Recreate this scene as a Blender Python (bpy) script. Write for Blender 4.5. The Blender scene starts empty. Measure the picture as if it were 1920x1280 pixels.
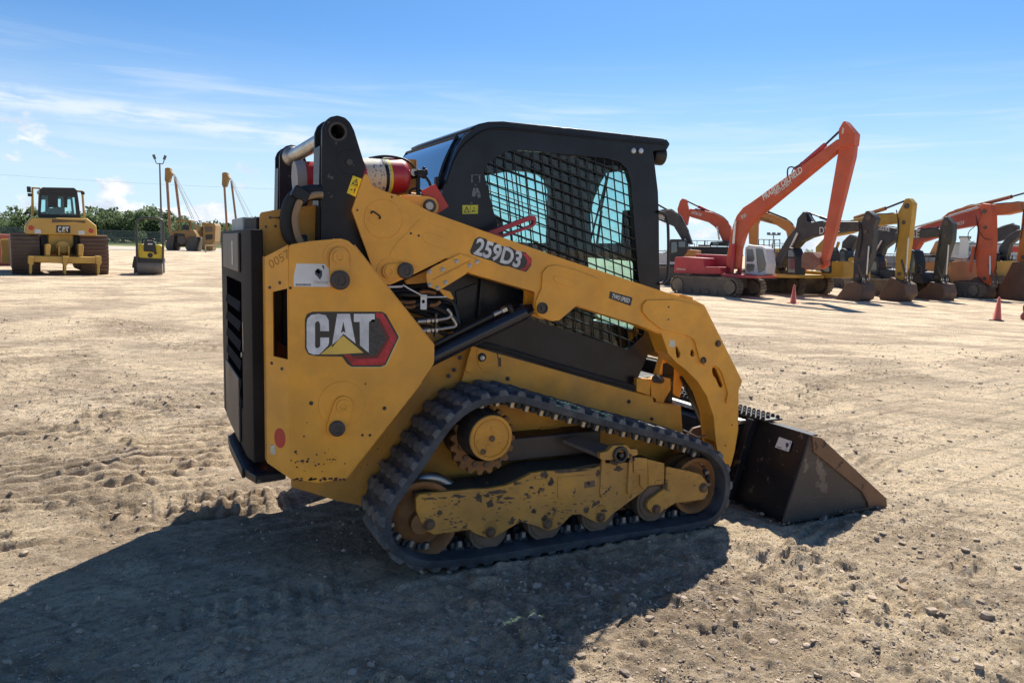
import bpy, bmesh, math, random
import numpy as np
from mathutils import Vector, Matrix
from mathutils.geometry import tessellate_polygon
R = math.radians
random.seed(7)
S = bpy.context.scene
COL = S.collection
# ------------------------------------------------------------------ camera
# World frame: X = loader's forward direction, Y = its left, Z up, metres.
CF = 1396.0
_ex = np.array([3817.644 - 960, 640 - 550.842, -CF]); _ex /= np.linalg.norm(_ex)
_ey = np.array([272.0 - 960, 640 - 446.6, -CF]); _ey /= np.linalg.norm(_ey)
_ez = np.cross(_ex, _ey); _ez /= np.linalg.norm(_ez); _ey = np.cross(_ez, _ex)
CM = np.array([_ex, _ey, _ez])
CC = np.array([0.0, -3.887, 1.5])
cam_d = bpy.data.cameras.new('camera')
cam_d.sensor_width = 36; cam_d.lens = CF / 1920 * 36
cam_d.clip_start = 0.05; cam_d.clip_end = 20000
cam = bpy.data.objects.new('camera', cam_d); COL.objects.link(cam)
mw = Matrix(CM.tolist()).to_4x4(); mw.translation = CC.tolist(); cam.matrix_world = mw
S.camera = cam
# ------------------------------------------------------------------ sky and sun
SUN_AZ, SUN_EL = R(46), R(47)
W = bpy.data.worlds.new('World'); S.world = W; W.use_nodes = True
nt = W.node_tree; N = nt.nodes; L = nt.links
bg = N['Background']; bg.inputs['Strength'].default_value = 0.078
sky = N.new('ShaderNodeTexSky'); sky.sky_type = 'NISHITA'; sky.sun_disc = False
sky.sun_elevation = SUN_EL; sky.sun_rotation = math.pi / 2 - SUN_AZ
sky.altitude = 700; sky.air_density = 1.0; sky.dust_density = 0.6; sky.ozone_density = 2.2
def wnode(t, **k):
    n = N.new(t)
    for a, b in k.items(): setattr(n, a, b)
    return n
def wmath(op, a, b=None, c=None, clamp=False):
    n = wnode('ShaderNodeMath', operation=op, use_clamp=clamp)
    for i, v in enumerate((a, b, c)):
        if v is None: continue
        if isinstance(v, (int, float)): n.inputs[i].default_value = v
        else: L.new(v, n.inputs[i])
    return n.outputs[0]
tc = wnode('ShaderNodeTexCoord'); sep = wnode('ShaderNodeSeparateXYZ'); L.new(tc.outputs['Generated'], sep.inputs[0])
# cloud coordinates: azimuth round the horizon and elevation
az = wmath('ARCTAN2', sep.outputs[1], sep.outputs[0]); el = wmath('ARCSINE', sep.outputs[2])
def cloud_noise(sx, sy, scale, detail, rough, off=0.0, dist=0.0):
    cb = wnode('ShaderNodeCombineXYZ')
    L.new(wmath('MULTIPLY', az, sx), cb.inputs[0]); L.new(wmath('MULTIPLY', el, sy), cb.inputs[1]); cb.inputs[2].default_value = off
    n = wnode('ShaderNodeTexNoise'); n.inputs['Scale'].default_value = scale; n.inputs['Detail'].default_value = detail
    n.inputs['Roughness'].default_value = rough; n.inputs['Distortion'].default_value = dist
    L.new(cb.outputs[0], n.inputs['Vector']); return n.outputs[0]
def band(lo0, lo1, hi0, hi1):
    a = wnode('ShaderNodeMapRange', interpolation_type='SMOOTHSTEP'); L.new(el, a.inputs[0])
    a.inputs[1].default_value = R(lo0); a.inputs[2].default_value = R(lo1)
    b = wnode('ShaderNodeMapRange', interpolation_type='SMOOTHSTEP'); L.new(el, b.inputs[0])
    b.inputs[1].default_value = R(hi0); b.inputs[2].default_value = R(hi1); b.inputs[3].default_value = 1; b.inputs[4].default_value = 0
    return wmath('MULTIPLY', a.outputs[0], b.outputs[0])
def ramp(v, lo, hi, to=1.0):
    m = wnode('ShaderNodeMapRange', interpolation_type='SMOOTHSTEP'); L.new(v, m.inputs[0])
    m.inputs[1].default_value = lo; m.inputs[2].default_value = hi; m.inputs[4].default_value = to
    return m.outputs[0]
# (a) thin cirrus veil, streaked along the horizon
cir = wmath('MULTIPLY', ramp(cloud_noise(1.3, 13, 2.2, 7, .55, 3.1, .3), .44, .76, .36), band(1, 5, 7, 13))
cir2 = wmath('MULTIPLY', ramp(cloud_noise(1.6, 22, 2.0, 6, .6, 8.4, .5), .46, .72, .40), band(3, 6, 9.5, 14))
# (b) one long narrow streak on the left
st = wnode('ShaderNodeMapRange', interpolation_type='SMOOTHSTEP')
elw = wmath('ADD', el, wmath('MULTIPLY', wmath('SUBTRACT', cloud_noise(3, 3, 3, 5, .6, 5.0), .5), .030))
dd = wmath('ABSOLUTE', wmath('SUBTRACT', elw, wmath('ADD', wmath('MULTIPLY', az, 0.055), 0.055)))
L.new(dd, st.inputs[0]); st.inputs[1].default_value = 0.002; st.inputs[2].default_value = 0.020; st.inputs[3].default_value = .75; st.inputs[4].default_value = 0
stm = wmath('MULTIPLY', wmath('MULTIPLY', st.outputs[0], ramp(az, 1.15, 1.35)), ramp(cloud_noise(5, 30, 3, 5, .6, 1.0), .25, .6))
# (c) cumulus heads low over the horizon, mostly on the left
cu = cloud_noise(5.0, 8.0, 2.2, 9, .56, 4.7, .15)
lim = wmath('ADD', wmath('SUBTRACT', .50, wmath('MULTIPLY', ramp(az, 1.25, 1.66), .19)), wmath('MULTIPLY', el, 2.7))
cum = ramp(wmath('SUBTRACT', cu, lim), -.01, .06, .95)
cum = wmath('MULTIPLY', cum, ramp(el, -.01, .01))
shade = ramp(cloud_noise(7, 13, 3.0, 6, .6, 2.0), .35, .7)
def mixc(f, a, b):
    m = wnode('ShaderNodeMix', data_type='RGBA'); L.new(f, m.inputs[0])
    for i, v in ((6, a), (7, b)):
        if isinstance(v, tuple): m.inputs[i].default_value = (*v, 1)
        else: L.new(v, m.inputs[i])
    return m.outputs[2]
tint = wnode('ShaderNodeMix', data_type='RGBA', blend_type='MULTIPLY'); tint.inputs[0].default_value = 1
L.new(sky.outputs[0], tint.inputs[6]); tint.inputs[7].default_value = (0.48, 0.78, 1.05, 1)
hz_ = ramp(el, R(16), R(-1), .92)
base_ = mixc(hz_, tint.outputs[2], (6.1, 7.6, 8.7))
c0 = mixc(wmath('MAXIMUM', wmath('MAXIMUM', cir, cir2), stm), base_, (7.4, 8.0, 8.6))
c1 = mixc(cum, c0, mixc(shade, (5.6, 6.3, 7.4), (9.0, 9.1, 9.2)))
L.new(c1, bg.inputs[0])
sd = bpy.data.lights.new('sun', 'SUN'); sd.energy = 5.0; sd.angle = R(.53); sd.color = (1.0, .945, .84)
sun = bpy.data.objects.new('sun', sd); COL.objects.link(sun)
sv = Vector((math.cos(SUN_AZ) * math.cos(SUN_EL), math.sin(SUN_AZ) * math.cos(SUN_EL), math.sin(SUN_EL)))
sun.rotation_euler = sv.to_track_quat('Z', 'Y').to_euler(); sun.location = (20, 20, 30)
S.view_settings.view_transform = 'Standard'; S.view_settings.look = 'None'
S.view_settings.exposure = 0.66; S.view_settings.gamma = 1.0; S.view_settings.use_curve_mapping = False
# ------------------------------------------------------------------ measuring helpers
def _ray(px, py): return CM @ np.array([px - 960, 640 - py, -CF])
def onY(px, py, Y): r = _ray(px, py); t = (Y - CC[1]) / r[1]; return Vector(CC + t * r)
def onX(px, py, X): r = _ray(px, py); t = (X - CC[0]) / r[0]; return Vector(CC + t * r)
def onZ(px, py, Z): r = _ray(px, py); t = (Z - CC[2]) / r[2]; return Vector(CC + t * r)
def sstep(x, a, b):
    t = np.clip((np.asarray(x, float) - a) / (b - a), 0, 1); return t * t * (3 - 2 * t)
def fall(x, y):   # the yard falls away gently to the right
    dx = np.asarray(x, float) - CC[0]; dy = np.asarray(y, float) - CC[1]
    a = np.degrees(np.arctan2(dy, dx)); d = np.hypot(dx, dy)
    return -0.85 * (1 - sstep(a, 50, 64)) * sstep(d, 9, 42) * sstep(a, -60, -20)
def onG(px, py):
    z = 0.0
    for _ in range(40):
        p = onZ(px, py, z); z = .5 * z + .5 * float(fall(p.x, p.y))
    return p
# ------------------------------------------------------------------ mesh helpers
def link(name, me, parent=None, mat=None):
    o = bpy.data.objects.new(name, me); COL.objects.link(o)
    if parent is not None: o.parent = parent
    if mat is not None and me is not None and not len(me.materials): me.materials.append(mat)
    return o
def tag(o, label=None, cat=None, group=None, kind=None):
    if label: o['label'] = label
    if cat: o['category'] = cat
    if group: o['group'] = group
    if kind: o['kind'] = kind
    return o
def root(name, loc, label, cat, group=None):
    o = bpy.data.objects.new(name, None); COL.objects.link(o); o.location = loc; o.empty_display_size = .2
    bpy.context.view_layer.update()
    return tag(o, label, cat, group)
def fin(bm, name, mat, parent=None, bev=0.0, seg=2, smooth=True, ang=35, sharp=True):
    """bmesh -> one linked object. Coordinates are given in world space."""
    bmesh.ops.recalc_face_normals(bm, faces=bm.faces)
    if parent is not None:
        off = Vector((0, 0, 0)); p = parent
        while p is not None: off += p.location; p = p.parent
        bmesh.ops.translate(bm, verts=bm.verts, vec=-off)
    me = bpy.data.meshes.new(name); bm.to_mesh(me); bm.free()
    if smooth:
        me.shade_smooth()
        if sharp: me.set_sharp_from_angle(angle=R(ang))
    o = link(name, me, parent, None)
    for m in (mat if isinstance(mat, (list, tuple)) else [mat]): me.materials.append(m)
    if bev:
        b = o.modifiers.new('b', 'BEVEL'); b.width = bev; b.segments = seg; b.limit_method = 'ANGLE'; b.angle_limit = R(40); b.harden_normals = True
    return o
def prism(bm, pts, ext, holes=(), mi=0):
    """closed polygon (3-D points in one plane) with holes, extruded by vector ext"""
    loops = [list(map(Vector, pts))] + [list(map(Vector, h)) for h in holes]
    e = Vector(ext)
    tris = tessellate_polygon(loops)
    flat = [v for l in loops for v in l]
    a = [bm.verts.new(v) for v in flat]; b = [bm.verts.new(v + e) for v in flat]
    if len(loops) == 1:
        fs = [bm.faces.new(a), bm.faces.new(b[::-1])]
    else:
        fs = []
        for t in tris:
            fs.append(bm.faces.new([a[i] for i in t])); fs.append(bm.faces.new([b[i] for i in t[::-1]]))
    k = 0
    for l in loops:
        n = len(l)
        for i in range(n):
            j = (i + 1) % n
            fs.append(bm.faces.new((a[k + i], a[k + j], b[k + j], b[k + i])))
        k += n
    for f in fs: f.material_index = mi
    return fs
def rnd(pts, r, seg=4):
    """round the corners of a 2-D/3-D polygon"""
    out = []; n = len(pts); P = [Vector(p) for p in pts]
    for i in range(n):
        p = P[i]; a = P[i - 1] - p; b = P[(i + 1) % n] - p
        rr = r[i] if isinstance(r, (list, tuple)) else r
        if rr <= 0: out.append(p); continue
        la, lb = a.length, b.length
        if la < 1e-6 or lb < 1e-6: continue
        c = max(-1, min(1, a.dot(b) / la / lb)); ang = math.acos(c)
        d = min(rr / max(math.tan(ang / 2), 1e-3), la * .45, lb * .45)
        p0 = p + a / la * d; p1 = p + b / lb * d
        for k in range(seg + 1):
            t = k / seg; out.append(p0 * (1 - t) ** 2 + p * (2 * t * (1 - t)) + p1 * t * t)
    return out
def py(pts, Y): return [onY(x, y, Y) for x, y in pts]
def zoom(pts, s, ox, oy): return [(ox + x * s, oy + y * s) for x, y in pts]
def plate(name, pts, Y, th, mat, parent, holes=(), r=0.0, bev=.003, mirror=False, hr=0.0):
    """outline measured on the vertical plane Y=const of the loader, thickness th away from it"""
    P = py(pts, Y)
    if r: P = rnd(P, r)
    H = [rnd(py(h, Y), hr) if hr else py(h, Y) for h in holes]
    bm = bmesh.new()
    if mirror:
        P = [Vector((p.x, -p.y, p.z)) for p in P]; H = [[Vector((p.x, -p.y, p.z)) for p in h] for h in H]
        prism(bm, P, (0, -th, 0), H)
    else: prism(bm, P, (0, th, 0), H)
    return fin(bm, name, mat, parent, bev)
def box(bm, c, s, rz=0.0, rot=None, mi=0):
    m = Matrix.Translation(c) @ (rot if rot is not None else Matrix.Rotation(rz, 4, 'Z')) @ Matrix.Diagonal((*s, 1))
    g = bmesh.ops.create_cube(bm, size=1, matrix=m)
    for v in g['verts']:
        for f in v.link_faces: f.material_index = mi
    return g
def cyl(bm, a, b, r, r2=None, seg=24, mi=0, cap=True):
    a = Vector(a); b = Vector(b); d = b - a
    m = Matrix.Translation((a + b) / 2) @ d.to_track_quat('Z', 'Y').to_matrix().to_4x4()
    g = bmesh.ops.create_cone(bm, cap_ends=cap, segments=seg, radius1=r, radius2=r if r2 is None else r2, depth=d.length, matrix=m)
    for v in g['verts']:
        for f in v.link_faces: f.material_index = mi
    return g
def lathe(bm, a, axis, prof, seg=40, mi=0):
    """profile [(distance along axis, radius)...] turned about axis from a"""
    a = Vector(a); q = Vector(axis).to_track_quat('Z', 'Y').to_matrix()
    rings = []
    for d, r in prof:
        if r < 1e-5: rings.append([bm.verts.new(a + q @ Vector((0, 0, d)))]); continue
        rings.append([bm.verts.new(a + q @ Vector((r * math.cos(t), r * math.sin(t), d))) for t in [2 * math.pi * k / seg for k in range(seg)]])
    for u, v in zip(rings, rings[1:]):
        for k in range(seg):
            j = (k + 1) % seg
            q4 = [u[k % len(u)], u[j % len(u)], v[j % len(v)], v[k % len(v)]]
            q4 = list(dict.fromkeys(q4))
            if len(q4) > 2:
                f = bm.faces.new(q4); f.material_index = mi
def catmull(pts, n=6, closed=False):
    P = [Vector(p) for p in pts]; out = []; m = len(P)
    rng = range(m) if closed else range(m - 1)
    for i in rng:
        p0 = P[(i - 1) % m] if closed or i > 0 else P[0]; p1 = P[i]; p2 = P[(i + 1) % m]
        p3 = P[(i + 2) % m] if closed or i + 2 < m else P[-1]
        for k in range(n):
            t = k / n
            out.append(.5 * ((2 * p1) + (-p0 + p2) * t + (2 * p0 - 5 * p1 + 4 * p2 - p3) * t * t + (-p0 + 3 * p1 - 3 * p2 + p3) * t ** 3))
    if not closed: out.append(P[-1])
    return out
def tube(bm, pts, r, seg=10, sm=6, mi=0):
    P = catmull(pts, sm) if sm > 1 and len(pts) > 2 else [Vector(p) for p in pts]
    prev = None; up = Vector((0, 0, 1))
    for i, p in enumerate(P):
        d = (P[min(i + 1, len(P) - 1)] - P[max(i - 1, 0)]).normalized()
        if abs(d.dot(up)) > .98: up = Vector((0, 1, 0))
        s = d.cross(up).normalized(); u = s.cross(d).normalized(); up = u
        ring = [bm.verts.new(p + (s * math.cos(t) + u * math.sin(t)) * r) for t in [2 * math.pi * k / seg for k in range(seg)]]
        if prev:
            for k in range(seg):
                f = bm.faces.new((prev[k], prev[(k + 1) % seg], ring[(k + 1) % seg], ring[k])); f.material_index = mi
        else: f = bm.faces.new(ring[::-1]); f.material_index = mi
        prev = ring
    f = bm.faces.new(prev); f.material_index = mi
def circ(c, r, n=28, axis='Y', a0=0.0):
    c = Vector(c)
    if axis == 'Y': return [c + Vector((r * math.cos(t), 0, r * math.sin(t))) for t in [a0 + 2 * math.pi * k / n for k in range(n)]]
    return [c + Vector((0, r * math.cos(t), r * math.sin(t))) for t in [a0 + 2 * math.pi * k / n for k in range(n)]]
def capsule(a, b, r, n=10):
    """stadium outline round two points in a Y=const plane"""
    a = Vector(a); b = Vector(b); d = (b - a); t0 = math.atan2(d.z, d.x); out = []
    for k in range(n + 1): t = t0 + math.pi / 2 + math.pi * k / n; out.append(a + Vector((r * math.cos(t), 0, r * math.sin(t))))
    for k in range(n + 1): t = t0 - math.pi / 2 + math.pi * k / n; out.append(b + Vector((r * math.cos(t), 0, r * math.sin(t))))
    return out
# ------------------------------------------------------------------ materials
def M(name, col, rough=.5, metal=0.0, dust=0.0, dustcol=(.36, .28, .19), chips=0.0, chipcol=(.10, .065, .05), bump=0.0, bscale=60, var=.06, spec=.5, cscale=16, coat=0.0, dscale=3.0, scratch=0.0, uniform=False):
    m = bpy.data.materials.new(name); m.use_nodes = True; t = m.node_tree; n = t.nodes; l = t.links
    p = n['Principled BSDF']; p.inputs['Roughness'].default_value = rough; p.inputs['Metallic'].default_value = metal
    p.inputs['Specular IOR Level'].default_value = spec
    if coat: p.inputs['Coat Weight'].default_value = coat; p.inputs['Coat Roughness'].default_value = .12
    if uniform: p.inputs['Base Color'].default_value = (*col, 1); return m
    g = n.new('ShaderNodeNewGeometry')
    def noise(sc, det=6, rg=.6, dist=0.0, vec=None):
        q = n.new('ShaderNodeTexNoise'); q.inputs['Scale'].default_value = sc; q.inputs['Detail'].default_value = det
        q.inputs['Roughness'].default_value = rg; q.inputs['Distortion'].default_value = dist
        l.new(vec if vec is not None else g.outputs['Position'], q.inputs['Vector']); return q.outputs[0]
    def rampn(v, a, b, to=1.0):
        q = n.new('ShaderNodeMapRange'); q.interpolation_type = 'SMOOTHSTEP'; l.new(v, q.inputs[0])
        q.inputs[1].default_value = a; q.inputs[2].default_value = b; q.inputs[4].default_value = to; return q.outputs[0]
    def mix(f, a, b):
        q = n.new('ShaderNodeMix'); q.data_type = 'RGBA'; l.new(f, q.inputs[0])
        for i, v in ((6, a), (7, b)):
            if isinstance(v, tuple): q.inputs[i].default_value = (*v, 1)
            else: l.new(v, q.inputs[i])
        return q.outputs[2]
    d1 = tuple(c * (1 - var * 2.0) for c in col); d2 = tuple(min(1, c * (1 + var * 1.3)) for c in col)
    c = mix(rampn(noise(1.7 * dscale), .3, .7), d1, d2)
    rg = None
    if dust:
        f = rampn(noise(dscale, 9, .68, .4), .32, .78, dust)
        c = mix(f, c, dustcol)
        rr = n.new('ShaderNodeMapRange'); l.new(f, rr.inputs[0]); rr.inputs[3].default_value = rough; rr.inputs[4].default_value = min(1, rough + .45); l.new(rr.outputs[0], p.inputs['Roughness'])
        f2 = rampn(noise(90, 3, .7), .62, .78, dust * .8); c = mix(f2, c, dustcol)
    if scratch:
        mp = n.new('ShaderNodeMapping'); l.new(g.outputs['Position'], mp.inputs[0]); mp.inputs['Rotation'].default_value = (0, .25, 0); mp.inputs['Scale'].default_value = (3, 9, 45)
        f = rampn(noise(3.0, 5, .7, .3, mp.outputs[0]), .60, .68, scratch); c = mix(f, c, chipcol)
    if chips:
        f = rampn(noise(cscale, 5, .62), .66 - .18 * chips, .675 - .18 * chips)
        c = mix(f, c, chipcol)
    l.new(c, p.inputs['Base Color'])
    if bump:
        b = n.new('ShaderNodeBump'); b.inputs['Strength'].default_value = bump; b.inputs['Distance'].default_value = .01
        l.new(noise(bscale, 4, .6), b.inputs['Height']); l.new(b.outputs[0], p.inputs['Normal'])
    return m
def glass(name, tint, rough=.02, refl=1.0):
    m = bpy.data.materials.new(name); m.use_nodes = True; t = m.node_tree; n = t.nodes; l = t.links
    n.remove(n['Principled BSDF']); o = n['Material Output']
    tr = n.new('ShaderNodeBsdfTransparent'); tr.inputs[0].default_value = (*tint, 1)
    gl = n.new('ShaderNodeBsdfGlossy'); gl.inputs['Roughness'].default_value = rough
    lw = n.new('ShaderNodeLayerWeight'); lw.inputs[0].default_value = .5; pw = n.new('ShaderNodeMath'); pw.operation = 'POWER'; pw.inputs[1].default_value = 4; l.new(lw.outputs['Facing'], pw.inputs[0]); fr = n.new('ShaderNodeMath'); fr.operation = 'MULTIPLY_ADD'; fr.inputs[1].default_value = .9; fr.inputs[2].default_value = .05; l.new(pw.outputs[0], fr.inputs[0])
    mx = n.new('ShaderNodeMixShader')
    mu = n.new('ShaderNodeMath'); mu.operation = 'MULTIPLY'; mu.inputs[1].default_value = refl; l.new(fr.outputs[0], mu.inputs[0])
    l.new(mu.outputs[0], mx.inputs[0]); l.new(tr.outputs[0], mx.inputs[1]); l.new(gl.outputs[0], mx.inputs[2]); l.new(mx.outputs[0], o.inputs[0])
    return m
YEL = (.82, .365, .027)
m_yel = M('yellow_paint', YEL, .42, dust=.28, dustcol=(.50, .31, .11), chips=0, scratch=0, cscale=48, var=.07, coat=.12, bump=.04, bscale=160, chipcol=(.16, .075, .03))
m_yel2 = M('dusty_yellow_paint', (.70, .315, .03), .6, dust=.55, dustcol=(.36, .25, .13), chips=0, cscale=14, var=.1, bump=.1)
m_ywear = M('worn_yellow_paint', (.62, .31, .05), .6, dust=.5, dustcol=(.36, .23, .11), chips=.36, chipcol=(.10, .065, .04), cscale=13, var=.12, scratch=1.0, bump=.12)
m_blk = M('black_paint', (.011, .012, .015), .42, spec=.3, dust=.06, dustcol=(.14, .12, .10), var=.2, bump=.12, bscale=320, chips=.06, chipcol=(.09, .08, .07))
m_door = M('dark_grey_door_paint', (.014, .012, .012), .65, spec=.15, dust=.15, dustcol=(.15, .12, .10), bump=.05, bscale=200)
m_cab = M('cab_black_paint', (.009, .011, .018), .34, spec=.28, dust=.03, dustcol=(.15, .13, .11), var=.25, bump=.04, bscale=340, coat=.10)
m_rub = M('rubber', (.040, .045, .052), .78, dust=.62, dustcol=(.15, .15, .15), var=.2, bump=.35, bscale=90, dscale=7)
m_lug = M('dusty_lit_tread', (.085, .086, .088), .85, dust=.8, dustcol=(.26, .25, .235), var=.2, bump=.5, bscale=60, dscale=9)  # paler than the belt: dust, with light on the tread put in
m_rubin = M('dark_rubber', (.010, .010, .011), .7, dust=.3, dustcol=(.08, .07, .06), bump=.3)
m_hose = M('hose', (.010, .010, .011), .45, dust=.12, dustcol=(.12, .10, .08))
m_steel = M('bare_steel', (.45, .43, .40), .35, metal=.9, dust=.35, bump=.05)
m_chrome = M('chrome_rod', (.62, .62, .62), .22, metal=1.0, dust=.15)
m_dsteel = M('dark_steel', (.07, .062, .058), .5, metal=.5, dust=.4, dustcol=(.14, .11, .09), bump=.1)
m_rust = M('rusty_steel', (.15, .085, .045), .65, metal=.2, dust=.6, dustcol=(.26, .19, .12), chips=.3, chipcol=(.06, .04, .03), bump=.2)
m_wheel = M('dusty_orange_wheel', (.30, .135, .04), .7, dust=.7, dustcol=(.13, .085, .055), bump=.2, dscale=9)
m_white = M('white_decal', (.72, .72, .70), .4, dust=.12)
m_silver = M('silver_lettering', (.66, .67, .68), .35, var=.12, dscale=9)
m_decalblk = M('black_decal', (.018, .018, .02), .3, var=.1)
m_red = M('red_paint', (.42, .012, .022), .35, dust=.08, coat=.3)
m_redtag = M('red_plastic', (.50, .035, .025), .5, dust=.08)
m_lemon = M('yellow_label', (.72, .64, .03), .5, dust=.1)
m_cream = M('cream_label', (.62, .58, .44), .5, dust=.2, chips=.5, chipcol=(.12, .10, .25), cscale=60)
m_gold = M('gold_triangle', (.60, .44, .10), .3, metal=.3)
m_bktblk = M('black_bucket_paint', (.008, .010, .015), .38, spec=.3, dust=.12, dustcol=(.08, .075, .07), chips=.2, chipcol=(.10, .075, .055), bump=.1, scratch=.25)
m_bktsteel = M('weathered_bucket_steel', (.080, .072, .066), .55, metal=.3, dust=.8, dustcol=(.165, .115, .08), chips=.22, chipcol=(.22, .17, .13), cscale=7, scratch=.7, bump=.15, dscale=5)
m_lens = M('light_lens', (.55, .56, .58), .15, metal=.3)
m_seat = M('seat_fabric', (.10, .075, .065), .8, dust=.3, bump=.2)
m_roller = M('roller_brown', (.17, .12, .08), .65, metal=.2, dust=.6, dustcol=(.27, .20, .135), bump=.2, dscale=9)
m_teal = glass('teal_glass', (.68, .90, .90))
m_clear = glass('clear_glass', (.93, .97, .96), refl=.6)
m_blueg = glass('rear_glass', (.22, .36, .42), refl=2.2)
m_plate = M('plastic_grille', (.012, .016, .024), .9, spec=.04, dust=.03, dustcol=(.10, .09, .08))
m_clean = M('brushed_metal_cover', (.10, .085, .075), .5, metal=.3, dust=.3, dustcol=(.13, .11, .09))
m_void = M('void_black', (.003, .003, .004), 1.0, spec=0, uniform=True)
# ------------------------------------------------------------------ ground: one sheet to the horizon
_rs = np.random.RandomState(11)
def vnoise(x, y, seed=0):
    tab = np.random.RandomState(seed).rand(256, 256)
    xi = np.floor(x).astype(np.int64); yi = np.floor(y).astype(np.int64); fx = x - xi; fy = y - yi
    fx = fx * fx * fx * (fx * (fx * 6 - 15) + 10); fy = fy * fy * fy * (fy * (fy * 6 - 15) + 10)
    a = tab[xi & 255, yi & 255]; b = tab[(xi + 1) & 255, yi & 255]; c = tab[xi & 255, (yi + 1) & 255]; d = tab[(xi + 1) & 255, (yi + 1) & 255]
    return (a * (1 - fx) + b * fx) * (1 - fy) + (c * (1 - fx) + d * fx) * fy - .5
def rot(x, y, a): c, s = math.cos(a), math.sin(a); return c * x - s * y, s * x + c * y
def fbm(x, y, wl, amps, cell, seed=0):
    h = 0
    for k, (w, a) in enumerate(zip(wl, amps)):
        u, v = rot(x, y, .7 + k * 1.1)
        h = h + a * vnoise(u / w + 17.3 * k, v / w + 5.1 * k, seed + k) * (1 - sstep(cell, w * .22, w * .55))
    return h
# imprints left by tracks: (two pixel ends of the strip's centre line, half width, pitch, depth, ridge noise)
PR = []
for (a, b, hw, pitch, dep) in (
    ((560, 925), (150, 965), .20, .086, .022), ((700, 1120), (250, 1180), .17, .086, .022),
    ((60, 1030), (120, 800), .55, .140, .062), ((300, 990), (290, 740), .60, .15, .048),
    ((125, 700), (130, 630), .42, .20, .040), ((15, 720), (30, 650), .45, .20, .040), ((1560, 1110), (1420, 1030), .28, .10, .032),
    ((1850, 1080), (1500, 990), .17, .086, .03), ((1750, 900), (1560, 860), .3, .11, .03), ((400, 660), (200, 600), .4, .2, .05), ((1450, 760), (1700, 700), .4, .15, .03), ((1050, 1170), (700, 1215), .17, .086, .016), ((1880, 1170), (1650, 1130), .25, .10, .024),
    ((330, 930), (480, 760), .20, .10, .018), ((60, 1240), (500, 1210), .2, .1, .012)):
    p = onZ(*a, 0); q = onZ(*b, 0); PR.append((p.x, p.y, q.x, q.y, hw, pitch, dep))
def relief(x, y, cell):
    D_ = np.hypot(x, y - CC[1]); near = 1 - sstep(D_, 9, 34) * .85 - sstep(D_, 34, 70) * .15
    rough = sstep(fbm(x, y, (2.6, 1.1, .5), (1, .6, .4), cell, 40), -.02, .42)
    h = fbm(x, y, (6, 2.2, .9), (.05, .03, .020), cell, 1)
    h = h + fbm(x, y, (.38, .17), (.014, .011), cell, 5) * (.45 + .9 * rough)
    lump = fbm(x, y, (.085, .045, .024), (.010, .011, .010), cell, 9)
    h = h + lump * (.50 + 1.1 * rough) + np.maximum(lump, 0) * rough * .8
    # crumbs: sharp-edged small humps with flat dirt between
    for w_, a_, sd in ((.060, .018, 31), (.032, .013, 32), (.017, .007, 33)):
        u, v = rot(x, y, 1.3 * sd); n_ = vnoise(u / w_ + 2 * vnoise(x / .2, y / .2, sd), v / w_, sd)
        h = h + a_ * np.maximum(n_ - .14, 0) * (.6 + 2.2 * rough) * (1 - sstep(cell, w_ * .25, w_ * .6))
    # long shallow ruts and scraper lines
    for k, (ang, w, a, sd) in enumerate(((R(24), .42, .016, 60), (R(-8), .30, .012, 61), (R(80), .5, .010, 62))):
        u, v = rot(x, y, -ang)
        m = sstep(vnoise(x / 5 + k * 9, y / 5, sd + 5), .02, .3)
        h = h + a * m * vnoise(u / 6.0, v / w, sd) * (1 - sstep(cell, w * .2, w * .5))
    for (x0, y0, x1, y1, hw, pitch, dep) in PR:
        dx, dy = x1 - x0, y1 - y0; Ln = math.hypot(dx, dy); dx /= Ln; dy /= Ln
        s = (x - x0) * dx + (y - y0) * dy; t = -(x - x0) * dy + (y - y0) * dx
        wob = vnoise(x / .33, y / .33, 77) * .09
        m = (1 - sstep(np.abs(t + wob), hw * .8, hw * 1.15)) * sstep(s, -.1, .12) * (1 - sstep(s, Ln - .12, Ln + .1))
        m = m * sstep(vnoise(x / .5, y / .5, 78), -.42, -.12)
        w = .5 + .5 * np.cos(2 * math.pi * (s + vnoise(x / .4, y / .4, 76) * .03) / pitch); w = sstep(w, .25, .75)
        br = .5 + .9 * sstep(vnoise(x / .3, y / .3, 79), -.35, .3)
        h = h + m * dep * .62 * br * (w - .5) * (1 - sstep(cell, pitch * .2, pitch * .45)) + m * lump * 1.0
    return h * near
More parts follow.
